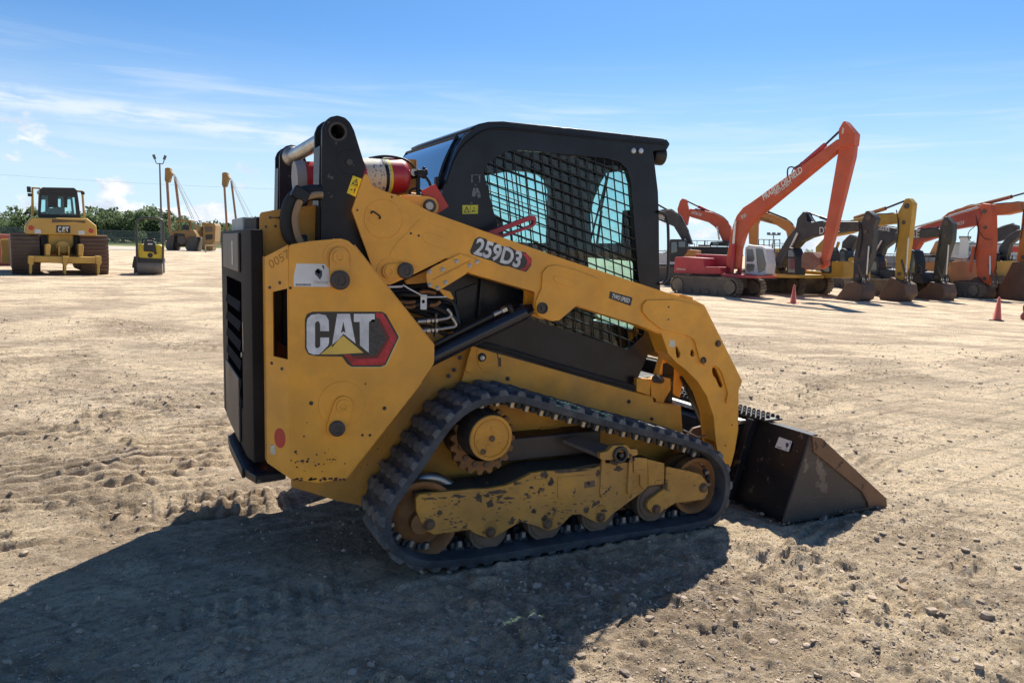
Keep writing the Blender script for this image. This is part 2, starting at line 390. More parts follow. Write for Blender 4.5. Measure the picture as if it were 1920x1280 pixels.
def build_ground():
    va = math.atan2(_ray(960, 640)[1], _ray(960, 640)[0])
    half = R(44); na = 940
    fine = np.linspace(-half, half, na); rest = np.linspace(half, 2 * math.pi - half, 90)[1:-1]
    A = va + np.concatenate([fine, rest])
    r = np.concatenate([[.15, .4, .7, 1.0], np.geomspace(1.2, 45, 900), np.geomspace(48, 4000, 55)])
    RR, AA = np.meshgrid(r, A, indexing='ij')
    x = CC[0] + RR * np.cos(AA); y = CC[1] + RR * np.sin(AA)
    cell = np.broadcast_to((RR * (half * 2 / na)), x.shape) * 1.2
    dr = np.gradient(r)[:, None] * np.ones_like(x); cell = np.maximum(cell, dr * .7)
    cell = np.where((np.arange(len(A)) >= na)[None, :], 9.0, cell)
    h = relief(x, y, cell)
    # flatten under the loader's tracks and bucket
    for (x0, x1, y0, y1, z) in ((.95, 2.75, -.83, -.53, .006), (.95, 2.75, .53, .83, -.012), (3.2, 3.95, -.95, .95, -.01)):
        m = sstep(x, x0 - .12, x0) * (1 - sstep(x, x1, x1 + .12)) * sstep(y, y0 - .06, y0) * (1 - sstep(y, y1, y1 + .06))
        h = h * (1 - m) + z * m
        if y0 < -.8 and x0 < 1: h = h + .022 * np.exp(-((y + .875) / .03) ** 2) * sstep(x, .9, 1.0) * (1 - sstep(x, 2.7, 2.85)) * (.5 + 1.6 * np.abs(vnoise(x / .07, y / .07, 88)))
    z = h + fall(x, y)
    nr, nA = x.shape
    co = np.stack([x, y, z], -1).reshape(-1, 3)
    i = np.arange(nr - 1)[:, None] * nA; j = np.arange(nA)[None, :]; j2 = (j + 1) % nA
    q = np.stack([i + j, i + nA + j, i + nA + j2, i + j2], -1).reshape(-1, 4)
    c0 = len(co); co = np.vstack([co, [[CC[0], CC[1], float(z[0].mean())]]])
    me = bpy.data.meshes.new('ground')
    tri = np.stack([np.full(nA, c0), np.arange(nA), (np.arange(nA) + 1) % nA], -1)
    nv = len(co); me.vertices.add(nv); me.vertices.foreach_set('co', co.ravel())
    idx = np.concatenate([q.ravel(), tri.ravel()]); me.loops.add(len(idx)); me.loops.foreach_set('vertex_index', idx.astype(np.int32))
    st = np.concatenate([np.arange(len(q)) * 4, len(q) * 4 + np.arange(nA) * 3]); me.polygons.add(len(st)); me.polygons.foreach_set('loop_start', st.astype(np.int32))
    me.update(calc_edges=True); me.validate(); me.shade_smooth()
    o = link('ground', me, None, None); tag(o, kind='structure')
    m = bpy.data.materials.new('dirt'); m.use_nodes = True; me.materials.append(m)
    t = m.node_tree; n = t.nodes; l = t.links; p = n['Principled BSDF']; p.inputs['Roughness'].default_value = .95; p.inputs['Specular IOR Level'].default_value = .12
    g = n.new('ShaderNodeNewGeometry')
    def mp(sc, rz=0.0):
        q = n.new('ShaderNodeMapping'); l.new(g.outputs['Position'], q.inputs[0]); q.inputs['Rotation'].default_value = (0, 0, -rz); q2 = n.new('ShaderNodeMapping'); l.new(q.outputs[0], q2.inputs[0]); q2.inputs['Scale'].default_value = sc; return q2.outputs[0]
    def noise(sc, det=8, rg=.62, dist=0.0, vec=None):
        q = n.new('ShaderNodeTexNoise'); q.inputs['Scale'].default_value = sc; q.inputs['Detail'].default_value = det; q.inputs['Roughness'].default_value = rg; q.inputs['Distortion'].default_value = dist
        l.new(vec if vec is not None else g.outputs['Position'], q.inputs['Vector']); return q.outputs[0]
    def rampn(v, a, b, to=1.0):
        q = n.new('ShaderNodeMapRange'); q.interpolation_type = 'SMOOTHSTEP'; l.new(v, q.inputs[0]); q.inputs[1].default_value = a; q.inputs[2].default_value = b; q.inputs[4].default_value = to; return q.outputs[0]
    def mix(f, a, b):
        q = n.new('ShaderNodeMix'); q.data_type = 'RGBA'; l.new(f, q.inputs[0])
        for i, v in ((6, a), (7, b)):
            if isinstance(v, tuple): q.inputs[i].default_value = (*v, 1)
            else: l.new(v, q.inputs[i])
        return q.outputs[2]
    c = mix(rampn(noise(.55, 8, .6, .6), .40, .60), (.50, .375, .25), (.97, .76, .50))
    c = mix(rampn(noise(.16, 6, .6, .8), .50, .70, .6), c, (.33, .26, .20))
    c = mix(rampn(noise(1.5, 8, .7, .5, mp((1, 5.5, 1), -R(24))), .54, .74, .55), c, (.21, .165, .13))
    c = mix(rampn(noise(.9, 8, .7, .5, mp((.5, 6, 1), -R(15))), .56, .76, .6), c, (.70, .58, .44))
    for sc_, rz_, st_, dk in ((2.2, R(-50), (.10, 4.5, 1), 1), (2.6, R(-46), (.09, 5, 1), 0), (3.1, R(4), (.08, 4.5, 1), 0), (2.3, R(10), (.10, 4.5, 1), 1)):
        c = mix(rampn(noise(sc_, 6, .6, .25, mp(st_, rz_)), .52, .62, .42), c, (.30, .225, .16) if dk else (.98, .80, .60))
    c = mix(rampn(noise(4.5, 10, .72), .50, .66, .6), c, (.24, .18, .13))
    c = mix(rampn(noise(26, 6, .8), .49, .60, .50), c, (.26, .185, .12))  # fine dark specks, here and next, put grit's tiny shadows into the colour
    c = mix(rampn(noise(210, 3, .8), .52, .64, .45), c, (.24, .18, .13))
    c = mix(rampn(noise(14, 8, .8, 0, mp((1, 2.6, 1), R(26))), .54, .62, .55), c, (.27, .20, .14))
    c = mix(rampn(noise(60, 4, .75), .56, .66, .5), c, (.98, .82, .62))
    l.new(c, p.inputs['Base Color'])
    b = n.new('ShaderNodeBump'); b.inputs['Strength'].default_value = 1.0; b.inputs['Distance'].default_value = .03; l.new(noise(70, 6, .75), b.inputs['Height'])
    b2 = n.new('ShaderNodeBump'); b2.inputs['Strength'].default_value = .7; b2.inputs['Distance'].default_value = .06; l.new(noise(9, 8, .7), b2.inputs['Height']); l.new(b2.outputs[0], b.inputs['Normal'])
    l.new(b.outputs[0], p.inputs['Normal'])
    return o
build_ground()
def ground_z(x, y):
    c = np.array([.012]); return float(relief(np.array([x]), np.array([y]), c)[0] + fall(x, y))
def build_stones():
    rs = np.random.RandomState(5); base = []
    for k in range(6):
        bm = bmesh.new(); bmesh.ops.create_icosphere(bm, subdivisions=1, radius=1)
        V = np.array([v.co[:] for v in bm.verts]); F = np.array([[v.index for v in f.verts] for f in bm.faces]); bm.free()
        V = V * (1 + rs.uniform(-.3, .3, (len(V), 1))) * np.array([1, rs.uniform(.6, .9), rs.uniform(.45, .7)]); base.append((V, F))
    n = 95000
    va = math.atan2(_ray(960, 640)[1], _ray(960, 640)[0])
    d = 1.9 * np.exp(rs.uniform(0, 1, n) ** 1.15 * math.log(16 / 1.9)); a = va + rs.uniform(-R(37), R(37), n)
    x = CC[0] + d * np.cos(a); y = CC[1] + d * np.sin(a)
    cl = sstep(fbm(x, y, (2.6, 1.1, .5), (1, .6, .4), np.full(n, .01), 40), -.05, .42)
    keep = rs.rand(n) < .30 + .7 * cl; x = x[keep]; y = y[keep]; d = d[keep]; n = len(x)
    size = .0026 * (1 + rs.pareto(2.9, n)); size = np.clip(size, .0026, .020) * (1 + .05 * d)
    # a few hand-placed clods
    for (px, pyy, s) in ((1288, 1046, .022), (1585, 1128, .030), (1580, 1152, .022), (1692, 1182, .03), (1850, 1160, .03), (1810, 1042, .024), (360, 762, .03), (1090 - 0, 1188, .012), (1695, 1092, .026), (1600, 1170, .02), (1745, 1155, .028), (1660, 1130, .02), (150, 1190, .018), (140, 1175, .016), (290, 1180, .016), (15, 1250, .02), (745, 1202, .014)):
        p = onZ(px, pyy, 0); x = np.append(x, p.x); y = np.append(y, p.y); size = np.append(size, s)
    n = len(x)
    z = relief(x, y, np.full(n, .012)) + fall(x, y)
    vs = []; fs = []; o = 0
    ang = rs.uniform(0, 6.28, n)
    for i in range(n):
        V, F = base[i % 6]; c, s = math.cos(ang[i]), math.sin(ang[i])
        P = V @ np.array([[c, s, 0], [-s, c, 0], [0, 0, 1]]) * size[i] + [x[i], y[i], z[i] + size[i] * .12]
        vs.append(P); fs.append(F + o); o += len(V)
    me = bpy.data.meshes.new('gravel'); vs = np.vstack(vs); fs = np.vstack(fs)
    me.from_pydata(vs.tolist(), [], fs.tolist()); me.update()
    m = M('stone', (.36, .28, .21), .9, dust=.7, dustcol=(.62, .49, .36), var=.3, dscale=6, bump=.3)
    g = link('gravel', me, None, m); tag(g, 'loose grey and tan gravel strewn over the dirt yard', 'gravel', kind='stuff')
build_stones()
# ================================================================== compact track loader
LD = root('compact_track_loader', (1.6, 0, 0), 'yellow compact track loader with black cab and lowered bucket filling the foreground', 'track loader')
def zp(z, pts):
    s, ox, oy = z; return [(ox + x * s, oy + y * s) for x, y in pts]
Z1 = (.28121, 400, 200); Z2 = (.32808, 400, 520); Z3 = (.28125, 760, 200); Z4 = (.32806, 660, 540); Z5 = (.39583, 660, 700); Z6 = (.43755, 1080, 500)
ZA = (.19534, 700, 450); ZD = (.25, 1170, 540); ZB = (.20317, 1370, 750); ZC = (.19535, 410, 390); ZR = (.25, 410, 640); ZE = (.18755, 670, 240); ZF = (.23447, 1100, 200)
def P1(z, x, y): s, ox, oy = z; return (ox + x * s, oy + y * s)
def disc(name, z, x, y, r, Y, th, mat, parent, bev=.002, rim=None, seg=32):
    """round boss on a Y plane: centre in crop pixels, r in metres"""
    c = onY(*P1(z, x, y), Y); bm = bmesh.new(); lathe(bm, c, (0, -1, 0), rim or [(0, r), (th, r), (th, 0)], seg)
    return fin(bm, name, mat, parent, bev if not rim else 0)
def bolts(name, z, pts, r, Y, mat, parent, th=.008):
    for x, y in pts:
        c = onY(*P1(z, x, y), Y); bm = bmesh.new()
        lathe(bm, c, (0, -1, 0), [(0, r * 1.25), (th * .25, r * 1.25), (th * .3, r), (th, r * .95), (th * 1.2, r * .5), (th * 1.2, 0)], 12)
        fin(bm, name, mat, parent)
def holes(name, z, pts, r, Y, parent, mat=None):
    bm = bmesh.new()
    for x, y in pts:
        c = onY(*P1(z, x, y), Y); lathe(bm, c, (0, -1, 0), [(0, r), (.0012, r), (.0012, 0)], 14)
    return fin(bm, name, mat or m_decalblk, parent)
# ---------------------------------------------------------------- chassis
YC = -.50
ch = [(560, 500), (547, 913.7), (575, 921), (630, 938), (700, 952), (860, 990), (1290, 935), (1280, 806), (1277, 760), (1226, 753), (1224, 743), (889.7, 648), (760, 560)]
chassis = plate('chassis', ch, YC, .03, m_yel2, LD, bev=.004)
chL = plate('chassis_plate', ch, YC, .03, m_yel2, chassis, bev=.004, mirror=True)
bm = bmesh.new(); box(bm, (1.75, 0, .42), (1.5, .94, .30)); box(bm, (.95, 0, .85), (.62, .94, .5)); box(bm, (.72, 0, 1.18), (.34, .80, .30))
fin(bm, 'belly_pan', m_dsteel, chassis, .01)
# upright behind the rear panel (engine side)
plate('engine_side_plate', [(487, 403), (490, 398), (512.5, 394), (640, 378), (700, 450), (705, 540), (560, 540), (487, 540)], -.56, .012, m_yel2, chassis)
holes('bolt_hole', ZC, [(455, 180), (600, 178), (585, 95), (495, 92), (545, 175)], .006, -.5605, chassis)
bm = bmesh.new(); prism(bm, py(zp(ZC, [(490, 88), (585, 86), (585, 100), (490, 96)]), -.5615), (0, .001, 0)); fin(bm, 'slot', m_decalblk, chassis)
# hood over the engine
bm = bmesh.new(); hp = [Vector((.47, -.54, 1.36)), Vector((.47, -.54, 1.44)), Vector((.56, -.54, 1.60)), Vector((1.2, -.54, 1.60)), Vector((1.2, -.54, 1.36))]
prism(bm, hp, (0, 1.08, 0)); fin(bm, 'engine_hood', m_blk, chassis, .015)
bm = bmesh.new(); box(bm, (.45, .16, 1.54), (.06, .50, .15)); fin(bm, 'hood_intake', M('pale_grey_hood_screen', (.30, .36, .37), .5, dust=.4), chassis, .008)
# skirt plate above the track with hatch and bolts
sk = [(889.7, 650), (1224, 745), (1226, 754), (1277, 761), (1277, 812), (1120, 790), (940, 735), (866, 715), (871, 695)]
skirt = plate('side_skirt', sk, -.535, .02, m_yel2, LD, bev=.003)
plate('side_skirt', sk, -.535, .02, m_yel2, LD, bev=.003, mirror=True)
plate('hatch', zp(Z4, [(715, 345), (830, 375), (832, 465), (800, 485), (750, 475), (722, 440), (712, 400)]), -.538, .004, m_yel2, skirt, r=.012, bev=.0015)
disc('hatch_knob', Z4, 742, 395, .022, -.5395, .006, m_blk, skirt); bolts('bolt', Z4, [(745, 400)], .010, -.545, m_steel, skirt)
bolts('bolt', Z4, [(890, 517), (1582, 648), (617, 397), (583, 467), (551, 502)], .009, -.537, m_dsteel, skirt)
bolts('bolt', ZD, [(35, 850), (342, 830), (208, 980)], .008, -.537, m_dsteel, skirt)
bm = bmesh.new(); prism(bm, py(zp(Z4, [(828, 370), (836, 372), (836, 395), (852, 400), (852, 448), (838, 448), (836, 400), (828, 398)]), -.5375), (0, .002, 0)); fin(bm, 'scale_mark', m_decalblk, skirt)
# inner chassis plate detail seen through the track opening
plate('cover_plate', zp(Z4, [(1085, 795), (1190, 795), (1200, 830), (1180, 905), (960, 960), (985, 905)]), YC - .012, .012, m_yel2, chassis, r=.02, bev=.002)
plate('boss', zp(Z4, [(1095, 812), (1180, 812), (1180, 845), (1095, 848)]), YC - .018, .008, m_yel2, chassis, r=.02, bev=.002)
# small bracket by the skirt's rear end
plate('bracket', zp(ZA, [(905, 1140), (945, 1020), (1000, 1020), (960, 1120), (960, 1280), (880, 1260)]), -.55, .015, m_yel2, skirt, r=.008)
# ---------------------------------------------------------------- rear side panels
YP = -.80
pf = [(541, 459), (580, 452), (639, 447), (653, 451), (664, 461), (815, 649.6), (814, 681), (790, 717), (649, 897), (636, 899), (597, 905.5), (541, 897)]
slot_f = []
def rear_panel(mir):
    s = -1 if mir else 1
    F = py(pf, YP); bm = bmesh.new()
    def mv(v): return Vector((v.x, v.y * s, v.z))
    # front sheet and its folded rear edge
    A = [mv(v) for v in F]
    prism(bm, rnd(A, [.02, .05, .03, .04, .04, .03, .03, .02, .02, .02, .02, .02]), (0, .012 * s, 0))
    o = fin(bm, 'rear_side_panel', m_yel, LD, .0025)
    # the fold: a chamfered strip with a tall window in it
    x0 = onY(541, 600, YP).x; x1 = .437; y1 = -.70
    def q(u, z, d=0): return Vector((x0 + (x1 - x0) * u + d * .5, (YP + (y1 - YP) * u + d * .8) * s, z))
    zt0 = onY(541, 459, YP).z; zt1 = onY(498, 481, y1).z; zb0 = onY(541, 897, YP).z; zb1 = onY(498, 868, y1).z
    zw0, zw1 = onY(541, 541, YP).z, onY(541, 674, YP).z
    bm = bmesh.new()
    prism(bm, [q(0, zt0), q(1, zt1), q(1, zb1), q(0, zb0)], q(0, 0, .010) - q(0, 0), [[q(.05, zw0), q(.68, zw0 - .018), q(.68, zw1 + .006), q(.05, zw1)]])
    f = fin(bm, 'folded_edge', m_yel, o, .001)
    bm = bmesh.new(); prism(bm, [q(1, zt1), q(1, zb1), q(1, zb1) + Vector((0, .15 * s, 0)), q(1, zt1) + Vector((0, .15 * s, 0))], (.01, 0, 0)); fin(bm, 'inner_flange', m_yel2, o, .001)
    bm = bmesh.new(); prism(bm, [q(-.4, zw0 + .1, .11), q(.40, zw0 + .1, .11), q(.40, zw1 - .1, .11), q(-.4, zw1 - .1, .11)], (.004, .006 * s, 0)); fin(bm, 'inner_baffle', m_yel2, o)
    # bottom lip
    return o
panel = rear_panel(False); rear_panel(True)
# top flange of the panel
bm = bmesh.new(); Fp = py(pf, YP)
for a, b in ((4, 5), (7, 8)):
    a, b = Fp[a], Fp[b]; prism(bm, [a + Vector((0, .012, 0)), b + Vector((0, .012, 0)), b + Vector((0, .10, 0)), a + Vector((0, .10, 0))], (b - a).cross(Vector((0, 1, 0))).normalized() * .008)
fin(bm, 'panel_flange', m_yel, panel, .001)
def fold_pt(u, z): return Vector((onY(541, 600, YP).x * (1 - u) + .437 * u, YP * (1 - u) - .70 * u, z))
fn = Vector((-(-.70 - YP), .437 - onY(541, 600, YP).x, 0)).normalized() * 1.0
fn = Vector((fn.x, fn.y, 0)); fn = fn if fn.y < 0 else -fn
def fold_disc(name, u, z, r, mat, ry=None, th=.0015):
    d = (fold_pt(1, 0) - fold_pt(0, 0)).normalized(); c = fold_pt(u, z); bm = bmesh.new(); ry = ry or r
    prism(bm, [c + fn * .0003 + d * (r * math.cos(t)) + Vector((0, 0, ry * math.sin(t))) for t in [2 * math.pi * k / 28 for k in range(28)]], fn * th); return fin(bm, name, mat, panel)
fold_disc('red_reflector', .42, onY(526, 821, -.76).z, .030, m_redtag, .042)
def fold_rect(name, u0, u1, z0, z1, mat, th=.0012):
    bm = bmesh.new(); prism(bm, [fold_pt(u0, z0) + fn * .0003, fold_pt(u1, z0) + fn * .0003, fold_pt(u1, z1) + fn * .0003, fold_pt(u0, z1) + fn * .0003], fn * th); return fin(bm, name, mat, panel)
zz = onY(512, 843, -.73).z; fold_rect('small_sticker', .62, .84, zz - .020, zz + .020, m_cream)
for (u, px, pyy) in ((.36, 537, 530), (.80, 515, 540), (.30, 536, 690), (.75, 514, 683)): fold_disc('bolt_hole', u, onY(px, pyy, -.76).z, .007, m_decalblk)
# access cover, hinge lever and latch lever
disc('access_cover', Z2, 733, 722, .098, YP, .003, m_yel, panel, .0015, seg=48)
def lever(z, a, b, r, parent, Y, mat=m_yel, knob=m_dsteel, kr=.030, top=True):
    A = onY(*P1(z, *a), Y); B = onY(*P1(z, *b), Y); bm = bmesh.new(); prism(bm, capsule(A, B, r), (0, -.012, 0)); o = fin(bm, 'latch_lever', mat, parent, .002)
    bm = bmesh.new(); lathe(bm, A + Vector((0, -.012, 0)), (0, -1, 0), [(0, r * .7), (.006, r * .7), (.006, r * .35), (.002, r * .3), (.002, 0)], 24); fin(bm, 'collar', mat, o)
    bm = bmesh.new(); lathe(bm, B + Vector((0, -.008, 0)), (0, -1, 0), [(0, kr), (.018, kr), (.022, kr * .8), (.022, kr * .55), (.018, kr * .5), (.018, kr * .22), (.022, kr * .2), (.022, 0)], 24); fin(bm, 'knob', knob, o); return o
lever(Z2, (740, 733), (702, 857), .042, panel, YP - .003, kr=.033)
bm = bmesh.new(); c = onY(*P1(Z1, 833, 1002), YP); lathe(bm, c, (0, -1, 0), [(0, .062), (.003, .062), (.003, .050), (.001, .050), (.001, 0)], 32); fin(bm, 'lever_seat', m_yel, panel)
lever(Z1, (838, 1002), (838, 1155), .040, panel, YP - .003, kr=.040)
holes('bolt_hole', Z2, [(559, 718), (978, 747)], .009, YP - .0002, panel); holes('bolt_hole', Z2, [(470, 995), (537, 1050), (895, 900), (852, 900), (440, 130 - 70)], .006, YP - .0002, panel)
m_chip = M('rust_chip', (.12, .055, .035), .8)
rs_ = random.Random(4); bm = bmesh.new()
for k in range(34):
    if k < 22: x, y = rs_.gauss(580, 90), rs_.gauss(1058, 34)
    else: x, y = rs_.uniform(460, 1000), rs_.uniform(560, 1120)
    if y > 1140: continue
    c = onY(*P1(Z2, x, y), YP - .0002); r = rs_.uniform(.0012, .0045) * (1.9 if k < 5 else 1); n = 7
    prism(bm, [c + Vector((r * rs_.uniform(.6, 1.6) * math.cos(2 * math.pi * q / n), 0, r * rs_.uniform(.5, 1.3) * math.sin(2 * math.pi * q / n))) for q in range(n)], (0, -.0008, 0))
for k in range(30):     # chipped lower edge
    t = rs_.random(); a, b = Vector((*P1(Z2, 430, 1150), 0)), Vector((*P1(Z2, 765, 1148), 0))
    p_ = a.lerp(b, t); c = onY(p_.x, p_.y + rs_.uniform(-1, 3), YP - .0002); r = rs_.uniform(.003, .008)
    prism(bm, [c + Vector((r * rs_.uniform(.6, 1.6) * math.cos(2 * math.pi * q / 7), 0, r * rs_.uniform(.4, 1.0) * math.sin(2 * math.pi * q / 7))) for q in range(7)], (0, -.0008, 0))
tag(fin(bm, 'paint_chips', m_chip, panel, smooth=False), kind='stuff')
# chalk number
def textobj(name, body, mat, parent, c, ux, uy, size, bold=0.0, depth=.0006, shear=0.0, sx=1.0, ax='CENTER', fit=None):
    """lettering: c centre point, ux/uy unit directions of the text's width and height"""
    cu = bpy.data.curves.new(name, 'FONT'); cu.body = body; cu.size = size; cu.extrude = depth / 2; cu.offset = bold; cu.align_x = ax; cu.align_y = 'CENTER'; cu.shear = shear; cu.resolution_u = 3
    ob = bpy.data.objects.new(name, cu); COL.objects.link(ob); bpy.context.view_layer.update()
    me = bpy.data.meshes.new_from_object(ob.evaluated_get(bpy.context.evaluated_depsgraph_get())); bpy.data.objects.remove(ob); bpy.data.curves.remove(cu)
    if fit:
        xs = [v.co.x for v in me.vertices]; sx = fit / max(max(xs) - min(xs), 1e-6)
    me.name = name; ux = Vector(ux).normalized(); uy = Vector(uy).normalized(); uz = ux.cross(uy)
    off = Vector((0, 0, 0)); p = parent
    while p is not None: off += p.location; p = p.parent
    c = Vector(c) - off
    for v in me.vertices: q = v.co.copy(); v.co = c + ux * q.x * sx + uy * q.y + uz * (q.z + depth / 2)
    me.materials.clear(); me.materials.append(mat); return link(name, me, parent)
def text_px(name, body, mat, parent, z, a, b, Y, size, **k):
    """lettering whose middle line runs from a to b on plane Y"""
    A = onY(*P1(z, *a), Y); B = onY(*P1(z, *b), Y); ux = (B - A).normalized(); uy = Vector((-ux.z, 0, ux.x))
    if uy.z < 0: uy = -uy
    return textobj(name, body, mat, parent, (A + B) / 2, ux, uy, size, **k)
m_chalk = M('grease_pencil', (.40, .20, .03), .8)
text_px('handwritten_number', '0057', m_chalk, panel, ZC, (500, 545), (650, 450), YP - .0002, .046, shear=.2)
# auction sticker, without its code
st = py(zp(ZC, [(745, 532), (1040, 537), (1068, 575), (1070, 757), (718, 752), (720, 660)]), YP - .0002)
bm = bmesh.new(); prism(bm, st, (0, -.001, 0)); stk = fin(bm, 'auction_sticker', m_white, panel)
m_navy = M('navy_print', (.035, .05, .09), .5); m_grey = M('grey_print', (.30, .31, .33), .5)
def sticker_marks(par, f, Y):
    bm = bmesh.new()
    for p_ in ([(.60, .70), (.70, .78), (.80, .70), (.80, .50), (.74, .30), (.68, .42), (.60, .55)], [(.66, .80), (.76, .62), (.70, .55), (.62, .66)], [(.78, .92), (.86, .92), (.86, .72)]): prism(bm, [f(u, v) for u, v in p_], (0, -.0006, 0) if Y else f(0, 0) * 0 + bn)
    fin(bm, 'sticker_logo', m_navy, par, smooth=False)
sa, sb = onY(*P1(ZC, 720, 755), YP - .0012), onY(*P1(ZC, 1060, 535), YP - .0012)
sticker_marks(stk, lambda u, v: Vector((sa.x + (sb.x - sa.x) * u, YP - .0012, sa.z + (sb.z - sa.z) * v)), 1)
text_px('sticker_word', 'Nektar', m_grey, stk, ZC, (930, 712), (1045, 712), YP - .0012, .020)
text_px('sticker_number', '82025085620', m_navy, stk, ZC, (730, 737), (895, 737), YP - .0012, .011, bold=.0003)
# maker's badge on the panel
bd = zp(Z2, [(524, 240), (535, 210), (565, 196), (965, 196), (988, 210), (1060, 340), (984, 500), (955, 510), (790, 510), (766, 495), (736, 452), (590, 449), (542, 439), (524, 405)])
bm = bmesh.new(); ho = py(zp(Z2, [(740, 452), (768, 500), (790, 516), (958, 516), (990, 505), (1067, 340), (1050, 315)]), YP - .0002); prism(bm, ho, (0, -.0008, 0)); badge_b = fin(bm, 'badge_outline', M('pale_gold_edge', (.62, .55, .22), .4), panel)  # pale gold outline printed along the badge's lower right
bm = bmesh.new(); prism(bm, rnd(py(bd, YP - .001), .006), (0, -.0012, 0)); badge = fin(bm, 'maker_badge', m_decalblk, panel, .0004)
YB = YP - .0024
def deco(name, pts, mat, dY=0.0, z=Z2, par=badge, hl=(), r=0.0, Y=YB):
    bm = bmesh.new(); P_ = py(zp(z, pts), Y + dY); P_ = rnd(P_, r) if r else P_
    prism(bm, P_, (0, -.0008, 0), [py(zp(z, h), Y + dY) for h in hl]); return fin(bm, name, mat, par)
m_logored = M('badge_red', (.45, .015, .03), .35, var=.25, dscale=8); m_logodark = M('badge_dark_red', (.14, .012, .016), .4)
m_hex = M('badge_hex', (.05, .048, .05), .4, chips=.9, cscale=110, chipcol=(.02, .02, .022))
deco('badge_hexagon', [(905, 240), (945, 240), (995, 350), (940, 450), (890, 445), (890, 260)], m_hex)
deco('badge_chevron', [(928, 203), (968, 205), (1050, 342), (974, 500), (795, 502), (747, 441), (780, 438), (812, 466), (940, 462), (1010, 345), (950, 232), (928, 230)], m_logored)
deco('badge_chevron_inner', [(950, 232), (1010, 345), (940, 462), (812, 466), (800, 448), (925, 446), (990, 350), (938, 240)], m_logodark, -.0001)  # darker red inner band of the printed chevron
deco('letter', [(533, 262), (538, 235), (560, 214), (600, 208), (642, 216), (659, 245), (661, 307), (611, 306), (610, 268), (603, 251), (592, 250), (581, 262), (581, 395), (588, 404), (603, 402), (611, 390), (611, 343), (661, 343), (661, 372), (655, 390), (606, 439), (575, 441), (545, 430), (533, 400)], m_silver)
deco('letter', [(708, 208), (780, 208), (813, 377), (744, 322), (676, 402)], m_silver, hl=[[(743, 250), (729, 318), (744, 308), (756, 318)]])
deco('letter', [(803, 208), (922, 208), (922, 254), (889, 254), (888, 430), (838, 388), (836, 254), (803, 254)], m_silver)
deco('badge_triangle', [(612, 439), (743, 333), (858, 430), (700, 439)], m_gold)
# ---------------------------------------------------------------- rear door and bumper
door_pts = [(-.615, .575), (-.63, .60)]
bm = bmesh.new()
zt, zb = onY(478, 430, -.63).z, onY(478, 868, -.63).z
prism(bm, [Vector((.392, -.63, zb)), Vector((.440, -.63, zb)), Vector((.440, .63, zb)), Vector((.392, .63, zb)), Vector((.375, .52, zb)), Vector((.375, -.52, zb))], (0, 0, zt - zb))
door = fin(bm, 'rear_door', m_door, LD, .006)
bm = bmesh.new(); box(bm, (.46, -.30, 1.53), (.06, .40, .15)); fin(bm, 'door_cap', m_door, door, .006)
z0_, z1_ = .72, zt - .20
bm = bmesh.new(); box(bm, (.3735, -.10, (z0_ + z1_) / 2 + .02), (.004, .62, z1_ - z0_ - .1)); fin(bm, 'louver_shade_plate', m_void, door)  # flat black plate stands in for the dark depth between the louvers
for k in range(6):
    z = 1.245 - k * .088; bm = bmesh.new(); prism(bm, [Vector((.3735, -.40, z)), Vector((.3655, -.40, z - .048)), Vector((.3655, -.40, z - .056)), Vector((.3735, -.40, z - .052))], (0, .62, 0)); fin(bm, 'louver', m_plate, door, 0)
bm = bmesh.new(); box(bm, (.368, -.06, zt - .10), (.010, .70, .17)); fin(bm, 'upper_cover', m_clean, door, .004)
bm = bmesh.new(); box(bm, (.368, -.04, .73), (.010, .60, .30)); fin(bm, 'lower_cover', m_clean, door, .004)
bm = bmesh.new(); prism(bm, rnd([Vector((.3748, -.475, 1.02)), Vector((.3748, -.450, 1.02)), Vector((.3748, -.450, 1.15)), Vector((.3748, -.475, 1.15))], .008), (-.002, 0, 0)); fin(bm, 'door_handle', m_decalblk, door)
bm = bmesh.new(); lathe(bm, (.374, -.43, 1.0), (-1, 0, 0), [(0, .012), (.006, .012), (.006, 0)], 16); fin(bm, 'lock', m_steel, door)
bm = bmesh.new(); prism(bm, [Vector((.3625, -.20, zt - .16)), Vector((.3625, -.165, zt - .16)), Vector((.3625, -.165, zt - .05)), Vector((.3625, -.20, zt - .05))], (-.001, 0, 0)); fin(bm, 'white_label', m_white, door)
# bumper: bent plate wrapping the rear
zc = onY(478, 880, -.66).z
zc = .535
o1 = [Vector((.51, -.72, zc)), Vector((.385, -.74, zc)), Vector((.352, -.62, zc)), Vector((.345, -.15, zc)), Vector((.352, .0, zc)), Vector((.398, .10, zc)), Vector((.398, .62, zc)), Vector((.51, .66, zc))]
bm = bmesh.new(); prism(bm, [o1[0], o1[1], o1[2], o1[3], o1[4], o1[5], o1[6], o1[7]], (0, 0, -.035)); bumper = fin(bm, 'rear_bumper', m_blk, LD, .006)
bm = bmesh.new(); prism(bm, [Vector((.344, -.62, zc - .04)), Vector((.338, -.15, zc - .04)), Vector((.345, .0, zc - .04)), Vector((.357, .0, zc - .04)), Vector((.350, -.15, zc - .04)), Vector((.356, -.62, zc - .04))], (0, 0, .040)); fin(bm, 'bumper_plate', m_blk, bumper, .003)
bm = bmesh.new(); prism(bm, rnd([Vector((.36, -.67, zc + .0012)), Vector((.44, -.70, zc + .0012)), Vector((.45, -.62, zc + .0012)), Vector((.37, -.60, zc + .0012))], .03), (0, 0, .001)); fin(bm, 'tie_down_hole', m_decalblk, bumper)
